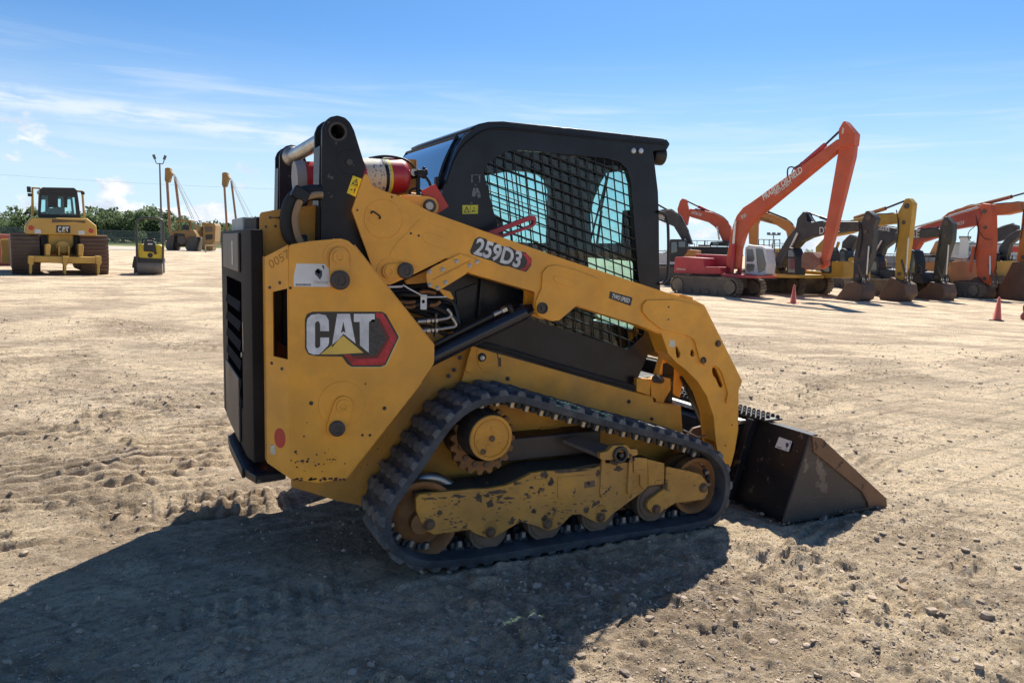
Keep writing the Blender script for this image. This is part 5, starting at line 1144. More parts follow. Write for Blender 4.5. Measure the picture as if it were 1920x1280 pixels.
def bmark(name, pts, mat, o, th):
    bm = bmesh.new(); P_ = []
    for x, y in pts:
        # meet the sloping back sheet
        px, pyy = P1(ZB, x, y); rr = _ray(px, pyy); a = top.x - CC[0]; k1 = (top.x - low.x) / (top.z - low.z)
        t = (top.x - k1 * top.z - CC[0] + k1 * CC[2]) / (rr[0] - k1 * rr[2]); P_.append(Vector(CC + rr * t) + Vector((-o, 0, 0)))
    prism(bm, P_, (-th, 0, 0)); return fin(bm, name, mat, BK), P_
stb, SP = bmark('auction_sticker', [(463, 336), (583, 377), (550, 473), (425, 432)], m_white, .013, .001)
bm = bmesh.new()
def sf(u, v): return (SP[0] * (1 - u) + SP[1] * u) * (1 - v) + (SP[3] * (1 - u) + SP[2] * u) * v + Vector((-.0011, 0, 0))
for q in ([(.62, .30), (.80, .25), (.88, .45), (.80, .75), (.68, .55)], [(.86, .10), (.94, .10), (.93, .30)], [(.10, .84), (.45, .84), (.45, .90), (.10, .90)], [(.72, .84), (.92, .84), (.92, .88), (.72, .88)]): prism(bm, [sf(*p_) for p_ in q], (-.0006, 0, 0))
fin(bm, 'sticker_logo', m_navy, BK, smooth=False)
# ================================================================== machines standing farther off
def unit(px):
    r = _ray(px, 450); v = Vector((r[0], r[1], 0)).normalized(); return v
class Plane_:
    """upright plane through a ground point; u runs along the machine, n away from the camera"""
    def __init__(s, base, turn):
        s.g = onG(*base); v = unit(base[0]); a = math.atan2(v.y, v.x) - math.pi / 2 - R(turn)
        s.u = Vector((math.cos(a), math.sin(a), 0)); s.n = Vector((-s.u.y, s.u.x, 0))
    def __call__(s, x, y, d=0.0):
        r = Vector(_ray(x, y)); c = Vector(CC); t = (s.g - c).dot(s.n) / r.dot(s.n); return c + r * t + s.n * d
def FM(name, col, rough=.55, dust=.3, **k): return M(name, col, rough, dust=dust, dscale=k.pop('dscale', .8), cscale=k.pop('cscale', 3), **k)
f_trk = FM('crawler_steel', (.085, .07, .058), .7, .6, dustcol=(.20, .16, .12)); f_shoe = FM('track_shoes', (.13, .105, .08), .7, .45)
f_dark = FM('excavator_charcoal', (.020, .021, .024), .5, .18); f_org = FM('excavator_orange_red', (.50, .072, .022), .5, .2); f_org2 = FM('excavator_orange', (.48, .18, .03), .5, .2)
f_yel = FM('excavator_yellow', (.52, .30, .03), .5, .2); f_red = FM('excavator_red', (.42, .022, .032), .5, .25, dustcol=(.5, .25, .2)); f_bkt = FM('rusty_bucket', (.11, .065, .045), .7, .6, dustcol=(.20, .13, .085), chips=.3)
f_rod = M('hydraulic_rod', (.62, .60, .55), .35, metal=.5, uniform=True); f_glass = M('dark_cab_glass', (.05, .08, .09), .08, spec=1.0, uniform=True); f_white = FM('white_cab_paint', (.62, .62, .62), .4, .1); f_blk = M('black_trim', (.015, .016, .018), .5, uniform=True); f_txt = M('faded_white_lettering', (.62, .60, .55), .6, uniform=True)
f_cat = FM('dozer_yellow', (.56, .33, .06), .55, .3); f_cat2 = FM('pipelayer_ochre', (.27, .145, .03), .6, .4); f_brown = FM('rusty_track_plates', (.17, .095, .062), .7, .5, dustcol=(.28, .21, .15))
def slab(name, P, pts, d0, d1, mat, par, z=None, r=0.0, hl=(), bev=0.0):
    Q = zp(z, pts) if z else pts; A = [P(x, y, d0) for x, y in Q]; A = rnd(A, r, 3) if r else A
    bm = bmesh.new(); prism(bm, A, P.n * (d1 - d0), [[P(x, y, d0) for x, y in (zp(z, h) if z else h)] for h in hl]); return fin(bm, name, mat, par, bev, 1)
def rodline(name, P, a, b, d, r, mat, par, z=None):
    if z: a, b = P1(z, *a), P1(z, *b)
    bm = bmesh.new(); cyl(bm, P(*a, d), P(*b, d), r, seg=10); return fin(bm, name, mat, par)
def crawler(P, x0, x1, ytop, ybot, d, w, par, z=None):
    """stadium-shaped crawler track with shoes and rollers standing on the ground"""
    if z: (x0, ytop), (x1, ybot) = P1(z, x0, ytop), P1(z, x1, ybot)
    a, b = P(x0, ybot, d), P(x1, ybot, d); top = P(x0, ytop, d); h = top.z - a.z; L_ = (b - a).length - h; u = P.u
    gz = [ground_z(q.x, q.y) for q in (a, b)]; a = a + u * (h / 2); zc = a.z + h / 2
    off = (gz[0] + gz[1]) / 2 - a.z; zc += off
    def pt(s):
        per = 2 * L_ + math.pi * h; s %= per
        if s < L_: return (s, -h / 2, 0, -1)
        s -= L_
        if s < math.pi * h / 2: t = -math.pi / 2 + s / (h / 2); return (L_ + h / 2 * math.cos(t), h / 2 * math.sin(t), math.cos(t), math.sin(t))
        s -= math.pi * h / 2
        if s < L_: return (L_ - s, h / 2, 0, 1)
        s -= L_; t = math.pi / 2 + s / (h / 2); return (h / 2 * math.cos(t), h / 2 * math.sin(t), math.cos(t), math.sin(t))
    per = 2 * L_ + math.pi * h; n = max(20, int(per / .19)); bm = bmesh.new()
    base = Vector((a.x, a.y, zc)); W_ = P.n * w
    for k in range(n):
        s0 = per * k / n; pr = []
        for ds, o in ((0, 0), (.02, .0), (.03, .05), (.055, .05), (.065, .0), (.17, 0), (.17, -.05), (0, -.05)):
            x, z_, nx, nz = pt(s0 + ds); pr.append(base + u * (x + nx * o) + Vector((0, 0, z_ + nz * o)))
        prism(bm, pr, W_)
    o = fin(bm, 'crawler_track', f_shoe, par, 0, smooth=False)
    bm = bmesh.new(); st = [base + P.n * (w * .08) + u * x + Vector((0, 0, z_)) for x, z_, _, _ in [pt(per * k / 60) for k in range(60)]]
    st = [q + (base + u * (L_ / 2) - q) * .10 for q in st]; prism(bm, st, P.n * (w * .84)); fin(bm, 'track_frame', f_trk, o)
    for x in [0, L_] + [L_ * (k + .5) / 6 for k in range(6)]:
        bm = bmesh.new(); r = h * .36 if x in (0, L_) else h * .14; zz = 0 if x in (0, L_) else -h / 2 + h * .18
        c = base + u * x + Vector((0, 0, zz)); cyl(bm, c - P.n * .02, c + P.n * .2, r, seg=18); fin(bm, 'sprocket' if x in (0, L_) else 'roller', f_shoe if x in (0, L_) else f_trk, o)
    return o
K4 = (.29682, 1220, 220); K5 = (.21871, 1560, 340); K6 = (.20311, 1400, 340); K7 = (.15625, 1220, 360)
def exc(name, P, label, grp='excavators parked in a row on the right'):
    return root('excavator', P.g, label, 'excavator', grp)
def lettering(name, body, P, a, b, d, size, mat, par, z=None, bold=0.01, sx=1.0, shear=0.0):
    if z: a, b = P1(z, *a), P1(z, *b)
    A, B = P(*a, d - .004), P(*b, d - .004); ux = (B - A).normalized(); uy = ux.cross(P.n) * -1
    uy = P.n.cross(ux) if P.n.cross(ux).z > 0 else ux.cross(P.n)
    return textobj(name, body, mat, par, (A + B) / 2, ux, uy, size, bold=bold, depth=.004, sx=sx, shear=shear, fit=(B - A).length)
def house(P, par, body, z, mat, glass=None, cab=None, cabm=None, d0=-1.0, w=2.4, cabd=(-.95, .1)):
    if body: slab('house', P, body, d0, d0 + w, mat, par, z, r=.06, bev=.03)
    if cab:
        c = slab('cab', P, cab, cabd[0], cabd[1], cabm or mat, par, z, r=.08, bev=.02)
        for g in glass or (): slab('window', P, g, cabd[0] - .02, cabd[0], f_glass, c, z, r=.05)
        A = zp(z, cab) if z else cab; xr = max(p_[0] for p_ in A); 
# --- long-reach red one (body red, boom orange-red)
P = Plane_((1370, 554), 32); e = exc('excavator', P, 'long reach excavator with red body, white cab and towering orange-red boom')
crawler(P, 218, 640, 1022, 1128, -1.6, .6, e, K4); crawler(P, 218, 640, 1022, 1128, .9, .6, e, K4)
slab('undercarriage', P, [(300, 990), (560, 1000), (560, 1080), (300, 1080)], -.9, .9, f_trk, e, K4)
slab('turntable', P, [(300, 980), (590, 985), (580, 1022), (310, 1018)], -.7, .7, f_blk, e, K4)
h_ = slab('house', P, [(217, 980), (222, 884), (270, 882), (400, 890), (410, 945), (505, 945), (515, 990), (400, 992)], -1.15, .2, f_red, e, K4, r=.08, bev=.03)
slab('engine_cover', P, [(268, 890), (272, 862), (470, 870), (500, 905), (500, 945), (270, 950)], .2, 1.25, f_red, e, K4, r=.06, bev=.03)
slab('counterweight_step', P, [(505, 985), (735, 1000), (722, 1015), (520, 1010)], -1.1, 1.2, f_red, e, K4)
lettering('faded_letters', 'HITACHI', P, (235, 958), (290, 962), -1.15, .16, f_txt, h_, K4, .002)
c = slab('cab', P, [(583, 960), (588, 820), (612, 806), (690, 812), (716, 830), (730, 925), (722, 990), (700, 1002), (595, 988)], .15, 1.1, f_white, e, K4, r=.08, bev=.03)
slab('window', P, [(600, 832), (636, 832), (648, 890), (640, 912), (598, 912)], .13, .16, f_glass, c, K4, r=.05); slab('window', P, [(598, 925), (640, 925), (650, 935), (640, 970), (610, 978), (596, 965)], .13, .16, f_glass, c, K4, r=.05)
slab('window', P, [(655, 826), (700, 832), (720, 925), (712, 965), (672, 985), (664, 930)], .13, .16, f_glass, c, K4, r=.05); slab('roof_hatch', P, [(610, 808), (690, 812), (688, 818), (612, 816)], .3, 1.0, f_white, c, K4)
bo = slab('boom', P, [(492, 930), (495, 880), (520, 750), (535, 680), (558, 622), (598, 572), (640, 545), (700, 503), (1193, 142), (1218, 150), (1215, 195), (1180, 222), (720, 600), (650, 660), (612, 705), (590, 770), (560, 870), (548, 960), (510, 960)], -.28, .28, f_org, e, K4, r=.12, bev=.04)
lettering('lettering', 'PRAIRIE OILFIELD', P, (722, 516), (972, 332), -.285, .46, f_txt, bo, K4, .012, 1.02, .25); lettering('lettering', '780-753-0671', P, (800, 490), (905, 410), -.285, .26, f_txt, bo, K4, .004, 1.05)
lettering('lettering', 'EX200', P, (590, 636), (620, 618), -.285, .3, f_txt, bo, K4, .004, .8)
sk_ = slab('stick', P, [(1228, 40), (1240, 25), (1308, 105), (1292, 250), (1172, 730), (1130, 880), (1112, 940), (1085, 900), (1110, 720), (1200, 200), (1215, 120)], -.22, .22, f_org, e, K4, r=.08, bev=.03)
slab('stick_head', P, [(1205, 80), (1228, 40), (1240, 25), (1308, 105), (1300, 180), (1205, 190)], -.32, .32, f_org, sk_, K4, r=.06, bev=.02)
lettering('lettering', 'B', P, (1226, 92), (1238, 92), -.325, .4, f_txt, sk_, K4, .01)
for d in (-.35,): rodline('stick_cylinder', P, (915, 335), (1105, 172), 0, .13, f_red, bo, K4); rodline('rod', P, (1105, 172), (1236, 48), 0, .06, f_blk, bo, K4)
for d in (-.42, .42): rodline('boom_cylinder', P, (535, 1000), (548, 800), d, .13, f_red, e, K4); rodline('rod', P, (548, 800), (560, 655), d, .07, f_rod, e, K4)
bm = bmesh.new(); tube(bm, [P(*P1(K4, x, y), -.1) for x, y in ((870, 375), (872, 330), (890, 315), (930, 318), (960, 285))], .04, 8); tube(bm, [P(*P1(K4, x, y), .1) for x, y in ((885, 350), (900, 320), (930, 300), (950, 283))], .03, 8); fin(bm, 'boom_hose', f_blk, bo)
b_ = slab('bucket', P, [(978, 948), (982, 870), (1000, 850), (1050, 852), (1078, 885), (1100, 930), (1060, 960), (1010, 958)], -.5, .5, FM('red_brown_bucket', (.17, .045, .03), .6, .5), e, K4, r=.06, bev=.02); rodline('tooth_bar', P, (1000, 962), (1095, 935), -.4, .06, f_org, b_, K4); slab('bucket_link', P, [(1080, 880), (1120, 870), (1130, 930), (1090, 960)], -.15, .15, f_org, b_, K4)
# --- a generic traced excavator
def trace_exc(base, turn, label, z, boom, bmat, stick=None, smat=None, bucket=None, kmat=None, body=None, hmat=None, cab=None, glass=(), tracks=(), cyls=(), letters=(), bw=.24, cabd=(-1.1, -.2), bd=0.0, dz=0.0, grp='excavators parked in a row on the right'):
    P = Plane_(base, turn); e = exc('excavator', P, label, grp)
    for t in tracks:
        crawler(P, *t[:4], -1.55, .55, e, z); 
        if len(t) > 4: crawler(P, *t[:4], 1.0, .55, e, z)
    if tracks: t = tracks[0]; slab('undercarriage', P, [(t[0] + (t[1] - t[0]) * .25, t[2] - 8), (t[0] + (t[1] - t[0]) * .75, t[2] - 8), (t[0] + (t[1] - t[0]) * .75, t[2] + 50), (t[0] + (t[1] - t[0]) * .25, t[2] + 50)], -1.0, 1.0, f_trk, e, z)
    if body: house(P, e, body, z, hmat)
    if cab: house(P, e, None, z, hmat, glass, cab, f_blk, cabd=cabd)
    bo = slab('boom', P, boom, bd - bw, bd + bw, bmat, e, z, r=.08, bev=.03)
    if stick: slab('stick', P, stick, bd - bw * .8, bd + bw * .8, smat or bmat, e, z, r=.08, bev=.03)
    if bucket:
        b = slab('bucket', P, bucket, bd - .55, bd + .55, kmat or f_bkt, e, z, r=.08, bev=.02)
        Q = zp(z, bucket); xs = min(Q, key=lambda q: q[0]); xm = sorted(Q, key=lambda q: -q[1])[0]
        SQ = zp(z, stick) if stick else None
        if SQ:
            ys = sorted(SQ, key=lambda q: -q[1]); L0 = ((ys[0][0] + ys[1][0]) / 2, (ys[0][1] + ys[1][1]) / 2); tp = ys[-1]; yb = L0[1] - (L0[1] - tp[1]) * .24
            right = [q for q in SQ if q[0] > L0[0]]; ax = L0[0] + 5; A_ = (ax, yb); C_ = (ax + 9, L0[1] - 4); B_ = (ax + 4, L0[1] + 7)
            for dd in (-.2, .2):
                rodline('bucket_link', P, A_, C_, bd + dd, .07, f_trk, b); rodline('bucket_link', P, C_, B_, bd + dd, .07, f_trk, b); rodline('link_pin', P, C_, (C_[0] + .5, C_[1]), bd + dd, .11, f_rod, b)
            for fr_, rr_ in ((.10, .16), (.30, .11), (.93, .12)):
                yy = tp[1] + (L0[1] - tp[1]) * fr_; xs_ = []
                for (xa, ya), (xb, yb_) in zip(SQ, SQ[1:] + SQ[:1]):
                    if (ya - yy) * (yb_ - yy) <= 0 and ya != yb_: xs_.append(xa + (xb - xa) * (yy - ya) / (yb_ - ya))
                if len(xs_) > 1:
                    xm_ = (min(xs_) + max(xs_)) / 2; bm = bmesh.new(); c0 = P(xm_, yy, bd - bw * .8 - .05); cyl(bm, c0, c0 + P.n * .06, rr_, seg=14); fin(bm, 'pin', f_trk, bo)
            bm = bmesh.new(); tube(bm, [P(SQ[0][0] + 4 * math.sin(k), tp[1] + (L0[1] - tp[1]) * (.15 + .13 * k), bd - bw * .8 - .04) for k in range(5)], .03, 6, 3); fin(bm, 'stick_hose', f_blk, bo)
        for k in range(4):
            d = bd - .5 + k * .33; a = P(xs[0] + 1, xs[1], d); bm = bmesh.new(); cyl(bm, a, a - P.u * .16 - Vector((0, 0, .02)), .06, .02, 6); fin(bm, 'bucket_tooth', f_trk, b)
    def topline(poly, lo, hi, up):
        Q = zp(z, poly); xs = [q[0] for q in Q]; x0, x1 = min(xs), max(xs); out = []
        for k in range(9):
            x = x0 + (x1 - x0) * (lo + (hi - lo) * k / 8); ys = []
            for (xa, ya), (xb, yb) in zip(Q, Q[1:] + Q[:1]):
                if (xa - x) * (xb - x) <= 0 and xa != xb: ys.append(ya + (yb - ya) * (x - xa) / (xb - xa))
            if ys: out.append((x, min(ys) - up))
        return out
    for dd, up, rr_ in ((-.14, .9, .035), (.0, 1.6, .03), (.14, 1.0, .035)):
        tl_ = topline(boom, .16, .9, up); bm = bmesh.new(); tube(bm, [P(q[0], q[1] + (.6 if k % 2 else 0), bd + dd) for k, q in enumerate(tl_)], rr_, 6, 3); fin(bm, 'boom_line', f_blk if dd else f_rod, bo)
    if body:
        tl_ = topline(body, .08, .92, 0); bm = bmesh.new(); tube(bm, [P(q[0], q[1], -.95) + Vector((0, 0, .45)) for q in tl_], .025, 6, 1)
        for q in tl_[::2]: c0 = P(q[0], q[1], -.95); cyl(bm, c0 - Vector((0, 0, .1)), c0 + Vector((0, 0, .45)), .022, seg=6)
        fin(bm, 'handrail', f_trk, e); q = tl_[3]; bm = bmesh.new(); c0 = P(q[0], q[1], .2); box(bm, c0, (.9, .7, .3), rz=math.atan2(P.u.y, P.u.x)); cyl(bm, c0, c0 + Vector((0, 0, .5)), .06, seg=8); fin(bm, 'exhaust_cover', f_trk, e, .03)
    for a, b_, r, m, d in cyls: rodline('rod' if m is f_rod else 'cylinder', P, a, b_, bd + d, r, m, bo, z)
    for body_, a, b_, sz, m in letters: lettering('lettering', body_, P, a, b_, bd - bw, sz, m, bo, z, .006)
    return e, P
# orange-red one behind the long-reach machine
trace_exc((1330, 533), 10, 'orange-red excavator seen behind the red body, its folded boom to the left', K4,
    [(238, 585), (262, 578), (400, 602), (470, 640), (508, 690), (520, 800), (465, 800), (430, 720), (405, 690), (370, 665), (260, 632), (240, 620)], f_org,
    [(172, 580), (188, 530), (205, 512), (228, 520), (240, 575), (245, 620), (232, 688), (180, 640)], None, None, None,
    [(218, 860), (225, 815), (520, 820), (520, 880), (218, 880)], f_blk, [(385, 812), (395, 788), (500, 785), (505, 815)], [[(405, 808), (410, 792), (440, 790), (445, 806)]],
    [(120, 420, 950, 1035, 1)], [((232, 530), (305, 566), .06, f_blk, 0), ((300, 563), (410, 615), .12, f_red, 0), ((425, 690), (438, 775), .07, f_rod, -.4)], [('HITACHI', (262, 603), (325, 618), .34, f_txt)], .28)
# dark one behind the cab of the loader
trace_exc((1290, 536), 10, 'charcoal excavator with orange body, partly hidden behind the loader cab', K4,
    [(-20, 592), (50, 592), (130, 585), (185, 622), (232, 702), (268, 805), (235, 800), (200, 772), (150, 690), (50, 648), (-20, 640)], f_dark,
    [(-60, 640), (-20, 560), (10, 560), (-5, 640), (-30, 760)], None, None, None,
    [(160, 915), (185, 850), (240, 835), (300, 840), (300, 920)], f_org2, [(135, 910), (140, 772), (240, 772), (246, 850), (190, 915)], [[(148, 860), (150, 790), (182, 788), (186, 850)], [(195, 820), (195, 786), (236, 786), (236, 822)]],
    [(-60, 330, 935, 1040, 1)], [((40, 548), (150, 610), .07, f_blk, 0)], [('DEERE', (40, 625), (92, 640), .42, f_txt)], .28)
# orange one with upright stick
trace_exc((1450, 531), 15, 'orange excavator with its stick hanging upright behind the white cab', K4,
    [(700, 612), (760, 608), (880, 658), (916, 700), (924, 760), (872, 775), (860, 722), (800, 682), (700, 655), (680, 640)], f_org2,
    [(625, 800), (622, 700), (650, 640), (700, 625), (680, 680), (678, 812)], None, None, None,
    [(640, 900), (720, 880), (790, 830), (900, 830), (930, 940), (640, 950)], f_yel, None, (),
    [(560, 900, 960, 1040)], [((728, 590), (850, 640), .09, f_blk, 0), ((850, 640), (900, 690), .10, f_blk, 0)], [('HYUNDAI', (700, 638), (775, 665), .34, f_blk)], .28)
# charcoal one with lettering, bucket on the ground
trace_exc((1520, 556), 40, 'charcoal excavator on yellow body with white boom lettering, crossed by the long red stick', K6,
    [(270, 745), (400, 522), (478, 432), (495, 345), (550, 280), (575, 285), (590, 370), (640, 378), (740, 375), (1060, 372), (1070, 460), (980, 462), (700, 492), (600, 520), (520, 560), (430, 662), (325, 820), (285, 790)], f_dark,
    [(1070, 400), (1118, 282), (1140, 270), (1190, 310), (1218, 350), (1192, 420), (1190, 520), (1178, 660), (1130, 800), (1095, 880), (1060, 930), (1003, 915), (1012, 700), (1035, 560)], None,
    [(865, 1090), (930, 1010), (985, 935), (1060, 925), (1110, 950), (1132, 1010), (1118, 1085), (1065, 1112), (955, 1115)], None,
    [(160, 885), (170, 765), (270, 740), (330, 850), (575, 862), (575, 895)], f_yel, [(480, 860), (475, 640), (500, 615), (540, 620), (572, 700), (576, 865)], [[(495, 700), (495, 640), (535, 636), (555, 700)], [(495, 840), (495, 715), (556, 715), (560, 845)]],
    [(-20, 270, 915, 1060, 1)], [((512, 478), (438, 632), .07, f_rod, -.4), ((438, 632), (345, 800), .12, f_dark, -.4), ((590, 295), (680, 330), .05, f_blk, 0), ((680, 330), (800, 370), .09, f_blk, 0), ((1160, 600), (1140, 860), .04, f_rod, -.3)], [('DEERE', (700, 462), (888, 438), .60, f_txt)], .28, (-1.05, -.3))
# yellow one
trace_exc((1575, 556), 40, 'bright yellow excavator with dark bucket, standing between two charcoal ones', K6,
    [(600, 860), (640, 690), (682, 560), (745, 508), (900, 478), (1000, 440), (1200, 400), (1350, 382), (1372, 288), (1250, 298), (1100, 308), (960, 345), (860, 390), (800, 430), (690, 510), (600, 605)], f_yel,
    [(1345, 300), (1400, 200), (1420, 158), (1452, 150), (1492, 200), (1482, 300), (1452, 560), (1424, 750), (1402, 920), (1325, 890), (1332, 700), (1345, 500)], None,
    [(1213, 1062), (1280, 950), (1322, 882), (1400, 918), (1452, 950), (1464, 1040), (1400, 1112), (1232, 1108)], None,
    [(580, 890), (600, 820), (800, 835), (810, 740), (1000, 740), (1000, 890)], f_yel, [(798, 850), (805, 622), (862, 608), (890, 650), (888, 850)], [[(815, 835), (820, 700), (870, 690), (875, 835)], [(820, 680), (824, 632), (858, 624), (874, 675)]],
    [(330, 640, 900, 1070, 1), ], [((935, 335), (1220, 245), .12, f_org2, 0), ((1220, 245), (1415, 168), .06, f_blk, 0), ((1460, 520), (1440, 840), .04, f_rod, -.3), ((830, 560), (760, 760), .09, f_yel, -.4)], (), .26, (-1.05, -.3), .6)
# second charcoal pair
trace_exc((1650, 545), 40, 'charcoal excavator with curved cab window, behind the bright yellow stick', K6,
    [(1100, 560), (1190, 405), (1345, 428), (1400, 440), (1400, 500), (1330, 560), (1250, 620), (1200, 760), (1170, 870), (1130, 860), (1110, 700)], f_dark,
    None, None, None, None, [(1080, 870), (1100, 800), (1230, 800), (1500, 830), (1500, 890), (1080, 900)], f_blk, [(1222, 870), (1225, 690), (1265, 665), (1300, 700), (1315, 770), (1305, 870)], [[(1235, 850), (1238, 700), (1262, 690), (1292, 760), (1290, 850)]],
    [(1000, 1330, 900, 1040, 1)], [((1248, 545), (1180, 665), .07, f_rod, -.4)], [('DEERE', (1195, 428), (1310, 446), .46, f_txt)], .26, (-1.05, -.3), .4)
trace_exc((1735, 560), 40, 'dark green-grey excavator with its stick bent over a rusty bucket, beside the red boom', K5,
    [(560, 440), (640, 425), (900, 402), (965, 410), (950, 470), (640, 498), (560, 520)], FM('excavator_green_grey', (.035, .042, .036), .5, .15),
    [(930, 430), (975, 310), (1000, 302), (1058, 370), (1050, 500), (1010, 620), (965, 800), (925, 870), (880, 850), (903, 640), (930, 500)], None,
    [(720, 992), (860, 902), (895, 860), (1000, 880), (1022, 960), (985, 1032), (800, 1038)], None,
    [(600, 860), (620, 760), (850, 780), (880, 850), (880, 880)], f_blk, [(735, 800), (740, 620), (775, 585), (815, 600), (835, 700), (830, 800)], [[(748, 785), (752, 630), (780, 605), (808, 620), (818, 700), (815, 785)]],
    [(300, 720, 850, 985, 1)], [((640, 415), (960, 320), .06, f_rod, 0), ((1030, 545), (1010, 800), .04, f_rod, -.3)], [('DEERE', (590, 472), (772, 456), .62, f_txt)], .24, (-1.05, -.3))
# red-orange one
e9, P9 = trace_exc((1800, 556), 40, 'red-orange excavator with bright stick and hanging hose loops at the right', K5,
    [(600, 840), (640, 640), (652, 500), (760, 400), (1000, 312), (1285, 228), (1305, 300), (1262, 375), (1050, 412), (900, 482), (770, 525), (700, 640), (640, 790)], FM('faded_red_paint', (.42, .06, .03), .6, .25, dustcol=(.45, .2, .14)),
    [(1258, 250), (1310, 190), (1380, 198), (1398, 290), (1402, 500), (1388, 700), (1362, 890), (1320, 870), (1258, 800), (1250, 560), (1268, 400)], FM('bright_orange_paint', (.62, .10, .026), .5, .15),
    [(1078, 988), (1200, 872), (1275, 822), (1350, 900), (1362, 960), (1322, 1032), (1160, 1028)], None,
    [(830, 860), (840, 700), (960, 690), (1110, 690), (1120, 880), (840, 890)], f_org2, None, (),
    [(700, 1112, 838, 980, 1)], [((720, 500), (670, 620), .07, f_rod, -.4), ((670, 620), (620, 780), .11, f_red, -.4), ((1000, 300), (1250, 222), .07, f_rod, 0), ((1384, 640), (1382, 800), .05, f_rod, -.3), ((1250, 560), (1225, 780), .10, FM('stick_link_orange', (.60, .10, .03), .5, .2), -.4)], [('HITACHI', (1062, 378), (1158, 352), .34, f_txt)], .27)
bm = bmesh.new(); tube(bm, [P9(*P1(K5, x, y), -.35) for x, y in ((1255, 390), (1210, 430), (1200, 480), (1225, 520), (1255, 515))], .025, 8); tube(bm, [P9(*P1(K5, x, y), -.35) for x, y in ((1270, 320), (1290, 420), (1340, 490), (1390, 500))], .025, 8); fin(bm, 'hose_loop', f_blk, e9)
# orange one at the right edge with the largest bucket
trace_exc((1900, 563), 40, 'orange excavator at the right edge with a very large rusty bucket', K5,
    [(850, 330), (930, 262), (1100, 202), (1350, 190), (1565, 168), (1580, 240), (1400, 282), (1200, 290), (1040, 300), (880, 345)], FM('faded_orange_paint', (.46, .16, .04), .6, .3),
    [(1553, 270), (1600, 170), (1645, 100), (1720, 90), (1750, 300), (1660, 560), (1600, 690), (1500, 690), (1540, 400)], f_org2,
    [(1345, 1005), (1400, 880), (1452, 790), (1500, 690), (1740, 670), (1800, 900), (1740, 1010), (1660, 1024), (1400, 1014)], None,
    None, None, None, (), [(1060, 1420, 860, 985, 1)],
    [((980, 245), (1440, 125), .13, FM('rusty_cylinder', (.30, .10, .05), .6, .3), 0), ((1440, 125), (1750, 38), .06, f_blk, 0)], [('CASE', (1040, 322), (1258, 276), .80, f_txt)], .30, bd=1.0)
# black one half hidden behind
trace_exc((1860, 540), 30, 'black excavator boom rising behind the bright orange stick at far right', K5,
    [(1150, 700), (1240, 560), (1390, 418), (1545, 362), (1600, 380), (1600, 440), (1530, 485), (1400, 525), (1300, 620), (1230, 760), (1160, 760)], f_dark,
    None, None, None, None, [(1060, 800), (1110, 740), (1240, 740), (1260, 840), (1060, 850)], f_blk, None, (), [(1000, 1400, 850, 960)], (), (), .26)
trace_exc((1815, 541), 35, 'orange excavator body with black cab seen between the green-grey stick and the bright orange stick', K5,
    [(840, 740), (850, 620), (900, 520), (960, 500), (1010, 560), (960, 600), (900, 680), (890, 760)], f_org2, None, None, None, None,
    [(880, 800), (890, 700), (1100, 700), (1190, 720), (1190, 810), (885, 815)], f_org2, [(820, 800), (826, 640), (860, 615), (885, 640), (895, 800)], [[(832, 780), (836, 660), (858, 640), (874, 680), (876, 780)]],
    [(780, 1150, 830, 930, 1)], (), (), .26, grp='excavators parked in a row on the right')
trace_exc((1600, 540), 35, 'yellow excavator with pale cab window directly behind the first charcoal stick', K6,
    [(880, 700), (900, 560), (960, 500), (1040, 520), (1000, 600), (950, 700)], f_dark, None, None, None, None,
    [(900, 860), (910, 760), (1030, 700), (1200, 720), (1200, 880), (905, 880)], f_yel, [(930, 800), (935, 640), (960, 620), (1000, 640), (1010, 800)], [[(942, 780), (946, 655), (985, 650), (992, 780)]],
    [(820, 1250, 880, 1000, 1)], (), (), .24)
trace_exc((1905, 545), 35, 'yellow excavator at the far right behind the orange stick, with a black boom', K5,
    [(1420, 700), (1450, 560), (1520, 470), (1600, 420), (1740, 400), (1740, 460), (1620, 480), (1540, 540), (1500, 700)], f_dark, None, None, None, None,
    [(1390, 800), (1400, 690), (1600, 680), (1740, 690), (1740, 820), (1395, 825)], f_cat, [(1405, 760), (1410, 620), (1440, 600), (1475, 620), (1480, 760)], [[(1418, 740), (1422, 640), (1462, 630), (1466, 740)]],
    [(1340, 1740, 840, 950, 1)], (), (), .26)
